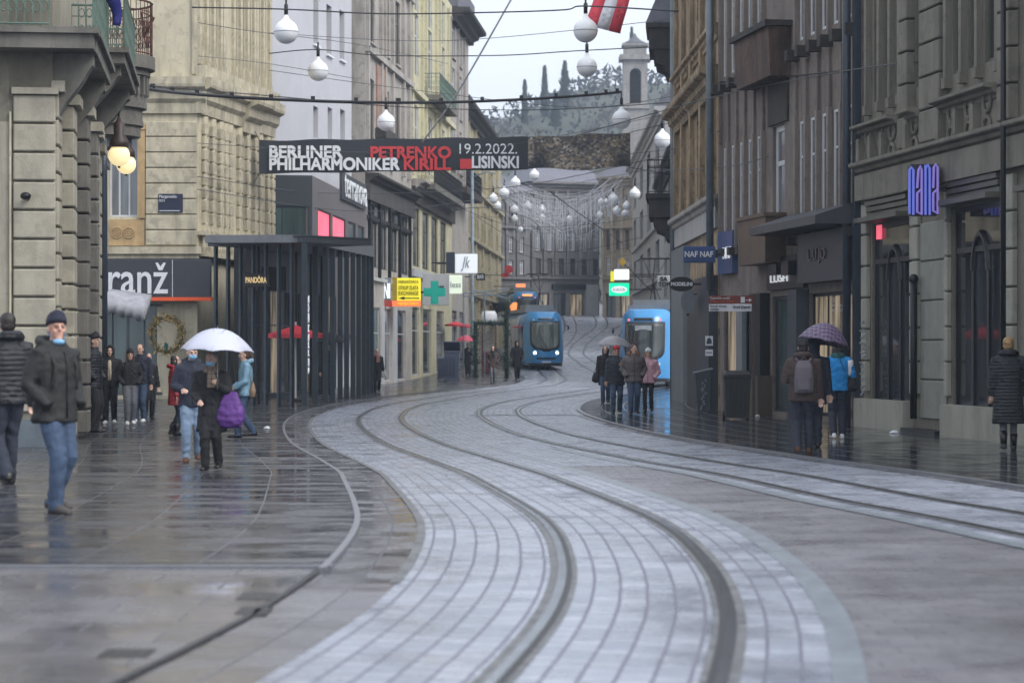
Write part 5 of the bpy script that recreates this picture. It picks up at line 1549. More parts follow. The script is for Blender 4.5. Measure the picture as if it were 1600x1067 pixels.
# printed cloth of the white umbrella
def printed(name):
    m, n, l, b = new_mat(name)
    tc = n.new('ShaderNodeTexCoord').outputs['Object']
    v = mapping(n, l, tc, (5, 5, 1))
    w = n.new('ShaderNodeTexVoronoi'); w.feature = 'DISTANCE_TO_EDGE'; w.inputs['Scale'].default_value = 1.1
    l.new(v, w.inputs['Vector'])
    f_ = ramp(n, l, w.outputs['Distance'], [(.0, 1.0), (.035, .0)])
    g_ = ramp(n, l, noise(n, l, tc, 3.2, 2), [(.5, 0.0), (.56, 1.0)])
    mu = n.new('ShaderNodeMath'); mu.operation = 'MULTIPLY'
    l.new(f_, mu.inputs[0]); l.new(g_, mu.inputs[1])
    l.new(mix_rgb(n, l, mu.outputs[0], srgb(190, 192, 206), srgb(84, 88, 130)), b.inputs['Base Color'])
    b.inputs['Roughness'].default_value = .5
    return m
for ch in umb_w.children:
    if ch.name.startswith('canopy'):
        ch.data.materials.clear(); ch.data.materials.append(printed('white_printed_cloth'))

# ------------------------------------------------------------------ trams
TBLUE = mat('tram_blue', srgb(62, 146, 206), var=.06, scale=1.5, rough=.22, bump=.02, coat=.5, stain=.12)
TDARK = mat('tram_black', srgb(22, 24, 28), var=.1, rough=.3, bump=.03)
TGLASS = glass_mat('tram_glass', (.05, .06, .06), .04, .7)
TINP = glass_mat('pale_windscreen', (.17, .2, .185), .12, .3, scale=1.2)
TIN = glass_mat('windscreen', (.06, .072, .072), .06, .35, scale=1.2)
LAMP = glow('headlight', (1.0, .9, .75), 7)
REDL = glow('red_lamp', (1, .12, .1), 1.2)
def tram(label, loc, rz, length=15.0, lights=True, pant=None, dest=None):
    t = thing('tram', label, 'tram', loc, rz, None)
    hw = lambda z: interp([(.28, .98), (.5, 1.1), (.9, 1.15), (2.3, 1.15), (2.8, 1.11), (3.05, 1.04), (3.22, .9), (3.32, .7)], z)
    yf = lambda x, z: 1.15 * (abs(x) / 1.15) ** 3.0 + .1 * max(0, z - .95) ** 1.7 + .12 * max(0, .62 - z) + (.9 * max(0, z - 2.85) ** 1.5)
    zs = [.28, .42, .6, .85, 1.1, 1.5, 1.9, 2.3, 2.6, 2.8, 2.95, 3.08, 3.18, 3.26, 3.32]
    N = 22
    rings = []
    for z in zs:
        w = hw(z)
        pts = [(-w, length, z)] + [(w * math.sin(-PI / 2 + PI * k / N), yf(w * math.sin(-PI / 2 + PI * k / N), z), z) for k in range(N + 1)] + [(w, length, z)]
        rings.append(pts)
    MB().loft(rings).build('body', TBLUE, t, True)
    def shell(name, m, zr, half, off=.012, th=.03, n=14, nz=16):
        rr = []
        for layer in (0, 1):
            rows = []
            for k in range(nz + 1):
                z = zr[0] + (zr[1] - zr[0]) * k / nz
                h = half(z)
                rows.append([(h * (-1 + 2 * i / n), yf(h * (-1 + 2 * i / n), z) - off + layer * th, z) for i in range(n + 1)])
            rr.append(rows)
        mb = MB()
        ring = [[p for p in a] + [p for p in b[::-1]] for a, b in zip(*rr)]
        mb.loft(ring)
        return mb.build(name, m, t, True)
    u_ = lambda z, w=.84, zc=1.62, zb=1.06: w * (1 - max(0, (zc - z) / (zc - zb)) ** 2.4) ** .5 * (1 - .03 * max(0, z - 2.3)) + .02
    shell('windscreen_surround', TDARK, (1.065, 2.78), u_)
    ws_ = shell('windscreen', TINP if lights else TIN, (1.2, 2.7), lambda z: max(.05, u_(z, .76, 1.72, 1.19)), .022, .02)
    shell('bumper_slot', TDARK, (.62, .74), lambda z: .55)
    shell('skirt', TDARK, (.27, .42), lambda z: 1.02, .01)
    shell('destination_display', TDARK, (2.83, 2.95), lambda z: .42, .02)
    MB().tube([(.05, yf(0, 1.2) - .04, 1.18), (-.25, yf(.25, 1.7) - .04, 1.75), (-.42, yf(.42, 2.3) - .04, 2.3)], .018, 5).tube([(-.52, yf(.5, 1.85) - .045, 1.75), (-.36, yf(.36, 2.5) - .045, 2.5)], .016, 5).build('wiper', BLKMET, t)
    shell('number_plate', WHITE, (.45, .52), lambda z: .26, .02)
    for s in (-1, 1):
        x = s * .62; z = 1.0
        MB().ball((x, yf(x, z) - .01, z), (.1, .035, .075), 12, 8).build('headlight', LAMP if lights else WHITE, t, True)
        x = s * .66; z = 2.86
        MB().ball((x, yf(x, z) - .01, z), (.05, .03, .045), 10, 6).build('marker_lamp', REDL if not lights else WHITE, t, True)
        MB().tube([(s * 1.12, .75, 2.6), (s * 1.3, .5, 2.5)], .02, 6).ball((s * 1.32, .46, 2.42), (.05, .04, .14), 8, 6).build('mirror', TDARK, t, True)
        # rounded cab window, then the long band of dark windows and doors
        mb = MB(); pts = []
        for k in range(24):
            a = 2 * PI * k / 24
            cx, cz = math.cos(a), math.sin(a)
            pts.append((1.95 + .62 * math.copysign(abs(cx) ** .7, cx), 1.85 + .78 * math.copysign(abs(cz) ** .7, cz)))
        mb.add([(s * 1.13, y, z) for y, z in pts] + [(s * 1.162, y, z) for y, z in pts],
               [tuple(range(24)), tuple(range(47, 23, -1))] + [(i, (i + 1) % 24, (i + 1) % 24 + 24, i + 24) for i in range(24)])
        mb.build('cab_window', TGLASS, t)
        y = 3.0
        while y < length - 1:
            MB().box(s * 1.12, y, 1.25 if int(y) % 4 else .45, s * 1.165, min(y + 1.5, length), 2.55).build('side_window', TGLASS, t)
            y += 1.62
        MB().box(s * 1.1, 1.6, .22, s * 1.16, length, .42).build('skirt', TDARK, t)
        for yy in (3.0, 5.2):
            MB().lathe([(.3, 0), (.34, .02), (.34, .1), (.3, .12)], 20).xf(Matrix.Translation((s * .55, yy, .32)) @ Matrix.Rotation(PI / 2, 4, 'Y')).build('wheel', IRON, t, True)
    MB().box(-.95, 2, 3.3, .95, length - .5, 3.5).box(-.8, 2.6, 3.505, .8, 5, 3.75).build('roof_equipment', GREYPANEL, t)
    if dest:
        MB().box(-.35, yf(0, 2.5) - .03, 2.42, .35, yf(0, 2.5) - .02, 2.62).build('destination_card', mat('pale_card', srgb(170, 176, 180), rough=.5), t)
    if pant:
        y = pant
        pm_ = MB()
        pm_.tube([(0, y + .8, 3.5), (0, y - .1, 4.5), (0, y + .5, 5.5)], .035, 6)
        for s in (-1, 1): pm_.tube([(0, y - .1, 4.5), (s * .5, y + .5, 5.5)], .02, 5).tube([(s * .3, y + .8, 3.5), (0, y - .1, 4.5)], .02, 5)
        pm_.tube([(-.85, y + .5, 5.4), (-.6, y + .5, 5.55), (.6, y + .5, 5.55), (.85, y + .5, 5.4)], .03, 6).tube([(-.6, y + .75, 5.53), (.6, y + .75, 5.53)], .025, 6)
        pm_.build('pantograph', BLKMET, t)
    return t
tram('blue tram coming head on with lit headlamps, left of the two near trams', (X(854, 136.5), 136.5, gz(136.5)), R(8), 14, True, 2.6)
tram('blue tram half hidden behind the right building, unlit lamps and rounded cab window', (X(1004, 101), 101, gz(101)), R(-12), 12, False, 3.0, True)
t3_ = tram('farther blue tram with an orange front mark behind the lit tram', (X(825, 198), 198, gz(198) - .1), R(8), 12, False, None)
MB().lathe([(.0, 0), (.42, .0), (.42, .05), (.0, .06)], 20).xf(Matrix.Translation((-1.0, .62, 2.05)) @ Matrix.Rotation(PI / 2, 4, 'X')).build('front_mark', glow('orange_mark', (1, .35, .1), .6), t3_)
MB().box(-.4, .33, 2.98, .4, .5, 3.12).build('display', glow('orange_display', (1, .3, .08), 1.4), t3_)

# ------------------------------------------------------------------ signs
SIGNW = glow('lit_white', (.86, .9, .92), .55)
def board(name, label, px0, py0, px1, py1, d, th, m, cat='sign', post=None, group=None, by=None):
    x0, y0, z0, x1, y1, z1 = vbox(px0, py0, px1, py1, d, th)
    t = thing(name, label, cat, ((x0 + x1) / 2, d, z0), 0, group)
    w, h = x1 - x0, z1 - z0
    bevel(MB().box(-w / 2, 0, 0, w / 2, th, h).build('board', m, t), min(.02, th * .3))
    if by is not None:                            # bracket arm to the front it hangs from
        MB().box(min(-w / 2, by - t.location.x), th * .4, h * .5 - .03, max(w / 2, by - t.location.x), th * .6, h * .5 + .03).build('bracket', BLKMET, t)
    t['w'] = w; 
    del t['w']
    U = lambda px: X(px, d) - t.location.x
    V = lambda py: Z(py, d) - z0
    return t, U, V
def letters(t, U, V, txt, x0, x1, y0, y1, m, off=-.012, **k):
    return lettering(txt, m, t, U(x0), U(x1), V(y1), V(y0), off, **k)
CHAR = mat('charcoal_sign', srgb(52, 55, 62), var=.05, rough=.45, bump=.02)
t, U, V = board('shop_sign', 'charcoal shop sign with white serif letters and an orange strip under the cream building', 150, 405, 329, 466, 77.6, .3, CHAR)
letters(t, U, V, 'ranž', 170, 262, 411, 459, WHITE, bold=.012)
MB().box(U(212), -.06, V(470), U(331), .28, V(464.5)).build('strip', ORANGE, t)
MB().box(U(269), -.004, V(464), U(269.8), .0, V(406)).build('seam', WHITE, t)
t, U, V = board('street_plaque', 'dark blue street name plaque on the cream pier', 247, 303, 285.5, 332, 77.86, .03, mat('navy_enamel', srgb(26, 32, 58), var=.05, rough=.35, bump=0))
letters(t, U, V, 'Margaretska', 249, 276, 305, 311, WHITE); letters(t, U, V, 'ULICA', 249, 258, 312, 315.5, WHITE); MB().box(U(249), -.01, V(330), U(281), -.001, V(329)).build('small_print', WHITE, t)
t, U, V = board('shop_sign', 'black sign with gold letters on the steel portico', 381, 427, 421.5, 449, 69.0, .06, mat('black_sign', srgb(36, 32, 30), rough=.4))
letters(t, U, V, 'PANDÔRA', 384, 416.5, 431, 442, glow('gold_letter', (.85, .62, .3), .35), bold=.004)
t, U, V = board('shop_sign', 'blank black sign behind the gold lettered one', 408, 417, 447, 455, 71.4, .06, BLKMET)
# exchange office, pharmacy and neighbours
YELS = glow('lit_yellow', (.9, .78, .03), .3)
t, U, V = board('exchange_sign', 'bright yellow exchange office sign with a red lower panel', 620, 434.5, 657, 470, 112, .4, YELS, by=X(640, 112) - 1.2)
DK = mat('black_letter', srgb(24, 24, 20), rough=.5, bump=0)
for tx, y0, y1 in (('MJENJAČNICA', 437, 443), ('OTKUP ZLATA', 446.5, 452.5), ('EXCHANGE', 455, 461)): letters(t, U, V, tx, 623, 654, y0, y1, DK)
MB().prism([(U(622), V(466)), (U(632), V(463.5)), (U(632), V(465.2)), (U(655), V(465.2)), (U(655), V(466.8)), (U(632), V(466.8)), (U(632), V(468.5))], -.01, -.001).build('arrow', DK, t)
MB().box(U(613), .02, V(478.5), U(657), .4, V(470.3)).build('red_panel', glow('lit_red', (.9, .16, .05), .55), t)
letters(t, U, V, 'MJENJAČNICA', 622, 654, 471.5, 477.5, YELS, off=.015)
MB().box(U(612.5), .03, V(470), U(619.8), .38, V(433)).build('side_panel', mat('dim_yellow', srgb(170, 146, 40), rough=.4), t)
t, U, V = board('shop_sign', 'grey shop fascia with white letters and a red strip', 583, 434, 611, 469, 110.5, .3, GREYPANEL)
letters(t, U, V, 'GUNI', 585, 609, 443, 466, SIGNW, bold=.02); MB().box(U(583), -.02, V(479), U(612), .3, V(469.4)).build('strip', mat('dull_red', srgb(176, 60, 52), rough=.5), t)
t, U, V = board('shop_sign', 'pale grey panel with dark script behind the pharmacy cross', 660, 428, 702, 477, 124, .3, PALEPANEL)
letters(t, U, V, 'Jana', 682, 694, 441, 462, DKMET)
GRN = glow('pharmacy_green', (.0, .26, .2), .25)
tt = thing('pharmacy_cross', 'dark green pharmacy cross projecting from the greige front', 'sign', (X(679, 121), 121, Z(475, 121)))
k_ = 121 / F
MB().prism([(x * k_, z * k_) for x, z in ((-6, 0), (6, 0), (6, 12), (17, 12), (17, 25), (6, 25), (6, 36), (-6, 36), (-6, 25), (-17, 25), (-17, 12), (-6, 12))], 0, .25).build('cross', GRN, tt)
MB().prism([(x * k_, z * k_) for x, z in ((-3.5, 2.5), (3.5, 2.5), (3.5, 14.5), (14.5, 14.5), (14.5, 22.5), (3.5, 22.5), (3.5, 33.5), (-3.5, 33.5), (-3.5, 22.5), (-14.5, 22.5), (-14.5, 14.5), (-3.5, 14.5))], -.03, -.001).build('lamp_face', GRN, tt)
MB().box(-1.2, .1, 17 * k_, -17 * k_, .16, 20 * k_).build('bracket', BLKMET, tt)
t, U, V = board('shop_sign', 'pale green lit box sign beside the pharmacy', 701, 430, 722, 459, 128, .3, glow('pale_green_box', (.72, .82, .66), .35), by=X(701, 128) - 1)
letters(t, U, V, 'less', 704, 720, 440, 449, GREYPANEL)
t, U, V = board('shop_sign', 'square white lit sign with a grey script mark', 711, 397, 746, 427, 132, .3, glow('white_box', (.74, .78, .84), .35), by=X(711, 132) - 1)
letters(t, U, V, 'Jk', 722, 734, 401, 424, GREYPANEL, shear=.15, name='logo')
t, U, V = board('shop_sign', 'dark navy box sign beside the white script sign', 697, 394, 710.5, 427, 131, .3, mat('navy_box', srgb(40, 48, 64), rough=.4), by=X(697, 131) - 1)
t, U, V = board('shop_sign', 'small dark sign with pale letters over the garland arch', 744, 427, 758, 438, 150, .3, BLKMET, by=X(744, 150) - 1)
letters(t, U, V, 'BAR', 746, 756, 429.5, 435.5, WHITE)
t, U, V = board('shop_sign', 'round red sign far along the left fronts', 783, 427, 795, 433, 190, .3, mat('sign_red', srgb(196, 44, 50), rough=.5), by=X(783, 190) - 2)
MB().lathe([(0, 0), (.33, 0), (.33, .2), (0, .2)], 18).xf(Matrix.Translation((.3, .1, .6)) @ Matrix.Rotation(PI / 2, 4, 'X')).build('disc', mat('sign_red', (0, 0, 0)), t)
t, U, V = board('shop_sign', 'small orange lit sign above the third tram', 806, 443.5, 821, 451.5, 205, .3, glow('orange_lit', (.9, .26, .1), .8), by=X(800, 205) - 2)
# signs on the right
t, U, V = board('shop_sign', 'bright green lit sign with a white oval over the right tram', 952, 442.5, 983, 462, 150, .3, glow('lit_green', (.0, .72, .34), .9), by=X(990, 150) + 2)
MB().prism([(U(967.5) + (U(980) - U(967.5)) * math.cos(a * PI / 12), V(452.5) + (V(447) - V(452.5)) * math.sin(a * PI / 12)) for a in range(24)], -.02, -.001).build('oval', SIGNW, t)
letters(t, U, V, 'KAVA', 958, 977, 450, 455, GREYPANEL, off=-.024)
t, U, V = board('shop_sign', 'white lit box sign above the green one', 960, 421, 983, 437, 152, .3, glow('white_box2', (.85, .9, .92), .9), by=X(990, 152) + 2)
letters(t, U, V, 'LOTO', 963, 980, 425, 433, GREYPANEL)
t, U, V = board('shop_sign', 'narrow yellow lit sign beside the white box', 954, 424, 959.5, 440, 153, .3, YELS, by=X(990, 153) + 2)
t, U, V = board('warning_sign', 'yellow diamond road sign above the white box', 964, 403, 974, 413, 160, .05, mat('sign_yellow', srgb(190, 150, 40), rough=.5), by=X(990, 160) + 2)
t.rotation_euler = (0, R(45), 0)
t, U, V = board('shop_sign', 'pale grey sign with dark capitals over the right tram', 1027, 431, 1048, 449, 98, .2, mat('pale_sign', srgb(178, 178, 178), rough=.5), by=X(1050, 98) + 1.0)
letters(t, U, V, 'SA', 1032, 1043, 432.5, 439, DK, bold=.01, name='logo'); letters(t, U, V, 'TOP', 1029, 1046, 441, 447.5, DK, bold=.01)
t, U, V = board('shop_sign', 'navy rectangular sign with white capitals NAF NAF', 1068, 385, 1118, 410.5, 62.0, .12, mat('navy_sign', srgb(26, 62, 116), var=.06, rough=.4), by=X(1128, 62))
letters(t, U, V, 'NAF NAF', 1070, 1114, 393, 401.5, WHITE, bold=.006)
tt = thing('shop_sign', 'black oval sign with white letters MODELINI', 'sign', (X(1065, 66), 66, Z(444, 66)))
MB().prism([(.345 * math.cos(a * PI / 16), .2 * math.sin(a * PI / 16)) for a in range(32)], 0, .1).build('board', BLKMET, tt)
lettering('MODELINI', WHITE, tt, -.29, .29, -.045, .05, -.012, bold=.006)
MB().box(.3, .04, -.03, .75, .08, .03).build('bracket', BLKMET, tt)
tt = thing('traffic_mirror', 'round grey disc seen from behind below the black oval sign', 'sign', (X(1075, 67), 67, Z(471, 67)))
MB().prism([(.2 * math.cos(a * PI / 12), .33 * math.sin(a * PI / 12)) for a in range(24)], 0, .06).build('disc', GREYPANEL, tt)
MB().tube([(.0, .1, -.4), (0, .1, .4)], .03, 8).tube([(0, .1, .2), (.5, .1, .2)], .02, 6).build('bracket', BLKMET, tt)
d_ = 57.0
tt = thing('signpost', 'thin signpost carrying a brown and a white direction board', 'signpost', (X(1177.5, d_), d_, gz(d_) + PAVE))
U = lambda px: X(px, d_) - tt.location.x
V = lambda py: Z(py, d_) - tt.location.z
MB().box(-.035, -.035, -.02, .035, .035, V(461)).build('pole', mat('rusty_brown_post', srgb(70, 56, 48), rough=.5), tt)
MB().box(U(1107.5), -.05, V(474.3), U(1177), -.038, V(462)).build('board', mat('brown_sign', srgb(118, 52, 38), rough=.5, var=.08), tt)
MB().box(U(1107.5), -.05, V(486.5), U(1174), -.038, V(475)).build('board', WHITE, tt)
for tx, x0, x1, y0, y1, m_ in (('Turistički vodič', 1109, 1140, 464, 467.8, WHITE), ('Tourist info', 1109, 1146, 469.5, 472.5, ORANGE), ('Donji Grad', 1109, 1134, 477, 480, DK), ('centar', 1109, 1124, 482, 484.5, DK), ('Grad Zagreb', 1145, 1172, 477.5, 482.5, DK)):
    lettering(tx, m_, tt, U(x0), U(x1), V(y1), V(y0), -.052)
MB().box(U(1157), -.056, V(473), U(1163.5), -.051, V(464)).build('pictogram', WHITE, tt)
MB().prism([(U(1165), V(468.6)), (U(1170), V(468.6)), (U(1170), V(466)), (U(1174.5), V(469)), (U(1170), V(472)), (U(1170), V(469.6)), (U(1165), V(469.6))], -.056, -.051).build('arrow', WHITE, tt)
# tall blue letters projecting from the olive building
d_ = 44.6
tt = thing('shop_sign', 'dark box sign with tall glowing blue letters on the olive building', 'sign', (X(1443, d_), d_, Z(338, d_)))
k_ = d_ / F
MB().box(-18 * k_, .1, 2 * k_, 25 * k_, .5, 82 * k_).build('box', mat('dark_navy_box', srgb(38, 38, 54), rough=.5), tt)
BLU = glow('blue_letter', (.14, .18, .66), .3); BLU2 = glow('violet_letter', (.26, .2, .6), .26)
def tall(path, m): 
    mb = MB()
    for seg in path: mb.tube([(x * k_, -.02, z * k_) for x, z in seg], 2.0 * k_, 8)
    return mb.build('letter', m, tt)
tall([[(-22, 4), (-22, 72), (-19, 76), (-16, 72), (-16, 2)]], BLU)
tall([[(-10, 44), (-8, 72), (-5, 78), (-3, 72), (-3, 2)], [(-3, 42), (-10, 36), (-10, 6), (-3, 4)]], BLU2)
tall([[(3, 2), (3, 80)], [(3, 74), (7, 80), (9.5, 74), (9.5, 2)]], BLU)
tall([[(15, 44), (16, 76), (19, 81), (22, 76), (22, 3)], [(22, 42), (15, 36), (15, 8), (22, 5)]], BLU2)
MB().box(25 * k_, .25, 40 * k_, 60 * k_, .31, 46 * k_).build('bracket', BLKMET, tt)

# ------------------------------------------------------------------ banner and flags
d_ = 84.0
bt = thing('banner', 'long dark banner with white and red concert lettering hung across the street', 'banner', (X(405, d_), d_, Z(271, d_)))
U = lambda px: X(px, d_) - bt.location.x
V = lambda py: Z(py, d_) - bt.location.z
def banner_mesh(pxs, tops, bots, name, m):
    rings = []
    for px, a, b in zip(pxs, tops, bots):
        y = .05 * math.sin(px * .045)
        rings.append([(U(px), y, V(b)), (U(px), y - .0, V((a + b) / 2)), (U(px), y, V(a)), (U(px), y + .02, V(a)), (U(px), y + .02, V((a + b) / 2)), (U(px), y + .02, V(b))])
    return MB().loft(rings).build(name, m, bt)
pxs = [405 + 14 * k for k in range(31)]
banner_mesh(pxs, [219.5 - 5 * (px - 405) / 420 + 1.0 * math.sin(px * .06) for px in pxs], [271.5 - 6 * (px - 405) / 420 + .8 * math.sin(px * .05) for px in pxs], 'cloth', mat('banner_black', srgb(38, 42, 50), var=.12, scale=.8, rough=.5, bump=.2, bscale=3))
def photo_mat():
    m, n, l, b = new_mat('printed_orchestra')
    tc = n.new('ShaderNodeTexCoord').outputs['Object']
    v = n.new('ShaderNodeTexVoronoi'); v.inputs['Scale'].default_value = 11.0
    l.new(mapping(n, l, tc, (1, 1, 1.4)), v.inputs['Vector'])
    c = ramp(n, l, v.outputs['Color'], [(.0, srgb(56, 56, 62)), (.35, srgb(98, 94, 92)), (.65, srgb(150, 132, 104)), (.95, srgb(196, 190, 184))])
    f_ = ramp(n, l, noise(n, l, tc, 1.1, 3), [(.35, 0.0), (.6, 1.0)])
    l.new(mix_rgb(n, l, f_, srgb(40, 42, 50), c), b.inputs['Base Color'])
    b.inputs['Roughness'].default_value = .5
    return m
pxs = [825 + 8 * k for k in range(21)]
banner_mesh(pxs, [214.5 - 7 * (px - 825) / 160 + 1.2 * math.sin(px * .08) for px in pxs], [265.5 - 3 * (px - 825) / 160 + 2.6 * math.sin(px * .05) for px in pxs], 'printed_panel', photo_mat())
RED = mat('banner_red', srgb(206, 58, 62), rough=.5, var=.05, bump=0)
WB = mat('banner_white', srgb(226, 228, 232), rough=.5, var=.03, bump=0)
for tx, x0, x1, y0, y1, m_, bo in (('BERLINER', 422, 535, 229, 247, WB, .026), ('PHILHARMONIKER', 422, 624, 247.5, 266, WB, .026), ('PETRENKO', 580, 704, 230, 247.5, RED, .026), ('KIRILL', 632, 704, 248.5, 265.5, RED, .026), ('19.2.2022.', 718, 808, 225, 241, WB, .0), ('LISINSKI', 738, 810, 245, 263, WB, .022)):
    lettering(tx, m_, bt, U(x0), U(x1), V(y1), V(y0), -.09, bold=bo)
MB().box(U(719), -.1, V(264.5), U(737), -.07, V(249)).build('red_square', RED, bt)
for a, b in (((405, 219.5), (398, 205)), ((405, 271.5), (396, 286)), ((985, 207), (1056, 190)), ((985, 262), (1056, 275))):
    MB().tube([(U(a[0]), .01, V(a[1])), (U(b[0]), .01, V(b[1]))], .012, 5).build('rope', BLKMET, bt)
d_ = 72.0
ft = thing('flag', 'red and white striped flag hanging aslant at the top of the sky gap', 'flag', P(947, -14, d_))
k_ = d_ / F
for k, m_ in enumerate((mat('flag_red', srgb(206, 64, 78), rough=.7, var=.08, bump=.2), mat('flag_white', srgb(216, 218, 226), rough=.7, var=.04, bump=.2), mat('flag_red', (0, 0, 0)))):
    rings = []
    for q in range(9):
        t_ = q / 8
        xa = (-16 + k * 18.5 + 1.2) * 1 - t_ * 17 + 2 * math.sin(t_ * 5) * .6
        zz = -t_ * (62 + 4.2 * k) + 8
        y = .12 * math.sin(t_ * 5 + k * .8)
        y2 = .12 * math.sin(t_ * 5 + (k + 1) * .8)
        rings.append([(xa * k_, y, zz * k_), ((xa + 18.4) * k_, y2, (zz - 4 * t_) * k_), ((xa + 18.4) * k_, y2 + .012, (zz - 4 * t_) * k_), (xa * k_, y + .012, zz * k_)])
    MB().loft(rings).build('stripe', m_, ft, True)
MB().tube([(-24 * k_, .05, 9 * k_), (60 * k_, .05, 14 * k_), (140 * k_, .05, 20 * k_)], .025, 6).build('pole', ZINC, ft)
bf = thing('flag', 'dark blue flag hanging from the balcony at the upper left', 'flag', (X(168, 44), 44, Z(42, 44)))
k_ = 44 / F
rings = []
for q in range(9):
    t_ = q / 8
    z_ = 2 + 66 * t_
    rings.append([((8 + 3 * math.sin(t_ * 4) - 26 * t_ ** 1.4) * k_, .05 * math.sin(t_ * 6), z_ * k_), ((18 + 2 * math.sin(t_ * 5) + 2 * t_) * k_, .1 + .06 * math.sin(t_ * 7), z_ * k_), ((18 + 2 * math.sin(t_ * 5) + 2 * t_) * k_, .115 + .06 * math.sin(t_ * 7), z_ * k_), ((8 + 3 * math.sin(t_ * 4) - 26 * t_ ** 1.4) * k_, .015 + .05 * math.sin(t_ * 6), z_ * k_)])
MB().loft(rings).build('cloth', mat('flag_blue', srgb(24, 30, 110), rough=.7, var=.12, bump=.2), bf, True)
MB().tube([(-20 * k_, .06, 30 * k_), (4 * k_, .06, 80 * k_)], .02, 6).build('pole', ZINC, bf)

# ------------------------------------------------------------------ hanging globes
GLOBE = mat('white_globe', srgb(238, 240, 242), var=.03, scale=1.2, rough=.28, bump=0, stain=.1)
GRIM = mat('globe_seam', srgb(140, 142, 146), rough=.4, bump=0)
pro = {}
def globe(label, px, py, r):
    d = min(.36 * F / r, 196 - 4 * r)            # the farthest hang before the end of the street
    if not pro:
        t = thing('globe_ornament', label, 'ornament', (0, 0, 0), 0, 'white globe ornaments strung over the street')
        R_ = .36
        prof = [(R_ * math.cos(-PI / 2 + PI * k / 20), R_ * math.sin(-PI / 2 + PI * k / 20)) for k in range(17)] + [(.15, .33), (.09, .40), (.055, .47), (.045, .52)]
        prof[0] = (.004, -R_)
        MB().lathe(prof, 24).build('shade', GLOBE, t, True)
        MB().lathe([(R_ * 1.0 - .004, -.02), (R_ + .008, -.018), (R_ + .008, .0), (R_ - .004, .002)], 24).build('seam', GRIM, t, True)
        MB().lathe([(.06, .5), (.06, .8), (.03, .82), (.03, 1.0)], 10).build('hanger', BLKMET, t, True)
        pro['t'] = t
    else:
        t = copy_tree(pro['t']); t['label'] = label
    t.location = P(px, py, d)
    t.scale = (r * d / F / .36,) * 3
    return t
for lab, px, py, r in (('largest white globe on the upper left wire, before the white building', 447, 50, 19), ('white globe below and right of the largest left one', 497, 111, 16), ('white globe hanging just above the banner beside the yellow building', 603, 191, 14),
    ('large white globe at the top of the sky gap by the striped flag', 915, 48, 19), ('white globe straight below the one by the striped flag', 917, 105, 16), ('white globe above the printed right end of the banner', 971, 187, 15),
    ('white globe against the white gabled building, right of the banner', 1035, 219, 13), ('white globe just above the dark lower balcony', 1037, 292, 9), ('white globe half hidden behind the banner top edge', 725, 217, 6.5),
    ('highest clear globe of the left far cluster', 805, 286, 8.2), ('globe second highest and second from left in the left far cluster', 788, 302, 8.2), ('leftmost globe of the left far cluster', 771, 311, 7.5), ('globe tucked below the leftmost one of the left far cluster', 777, 322, 6.8),
    ('globe above the lowest pair in the left far cluster', 804, 328, 6.5), ('globe directly under another at the middle of the left far cluster', 804, 342, 5.6), ('globe of the left far cluster hanging right of the middle pair', 825, 322, 6.6), ('upper globe of the rightmost pair in the left far cluster', 847, 328, 6.0), ('lower globe of the rightmost pair in the left far cluster', 847, 341, 5.5),
    ('lowest and smallest globe of the left far cluster', 813, 359, 4.6), ('small lone globe midway between the two far clusters', 889, 343, 5.0), ('greyish globe close under the banner', 835, 274, 8.0),
    ('lower left globe of the right far cluster', 937, 337, 6.0), ('upper left small globe of the right far cluster', 939, 316, 5.2), ('small globe touching the biggest middle one of the right far cluster', 947, 316, 4.8), ('biggest middle globe of the right far cluster', 958, 311, 7.8), ('globe low in the middle of the right far cluster', 964, 330, 6.8),
    ('upper globe of the close pair in the right far cluster', 979, 322, 6.4), ('lower globe of the close pair in the right far cluster', 977, 334, 6.0), ('rightmost globe of the right far cluster, higher than the rest', 992, 303, 8.6)):
    globe(lab, px, py, r)

# ------------------------------------------------------------------ wires
CAB = mat('black_cable', srgb(20, 20, 22), rough=.5, bump=0)
WIREM = mat('grey_wire', srgb(64, 66, 70), rough=.5, bump=0)
PALEW = mat('pale_cord', srgb(168, 170, 176), rough=.5, bump=0)
def wire(label, pts, r=.014, m=None, name='cable', sag=.0, n=10, clamps=None):
    w = [P(a, b, c) for a, b, c in pts]
    q = catmull(w, n) if len(w) > 2 else [w[0].lerp(w[1], k / 20) - Vector((0, 0, sag * 4 * (k / 20) * (1 - k / 20))) for k in range(21)]
    base = q[0].copy()
    o = MB().tube([p - base for p in q], r, 6).build(name, m or CAB, None, True)
    o.location = base
    tag(o, label, 'cable')
    if clamps:
        for k in range(clamps):
            f_ = (k + .5) / clamps * (len(q) - 1); i = int(f_)
            p = q[i].lerp(q[min(i + 1, len(q) - 1)], f_ - i) - base
            MB().box(p.x - .06, p.y - .03, p.z + r * .5, p.x + .06, p.y + .03, p.z + .14).build('clamp', CAB, o)
    return o
wire('thick black feeder cable with clamps sagging across the street above the banner', [(120, 125, 50), (165, 131, 54), (230, 139, 60), (300, 147, 66), (420, 155, 70), (560, 160, 74), (700, 160, 78), (830, 155, 82), (930, 148, 86), (970, 144, 88)], .055, clamps=19)
wire('black cable loop hanging from the balcony bracket at the left', [(92, 140, 46), (110, 144, 47), (135, 141, 49), (145, 120, 50), (165, 131, 54)], .03)
wire('second thin cable just under the thick feeder cable', [(230, 134, 60), (420, 150, 70), (640, 168, 78), (850, 172, 84), (1056, 160, 80)], .016)
wire('upper globe wire running from the largest left globe to the right houses', [(300, 12, 69), (447, 15, 69.5), (600, 22, 71), (760, 20, 71), (880, 16, 71), (915, 10, 71), (1060, 18, 68)], .022)
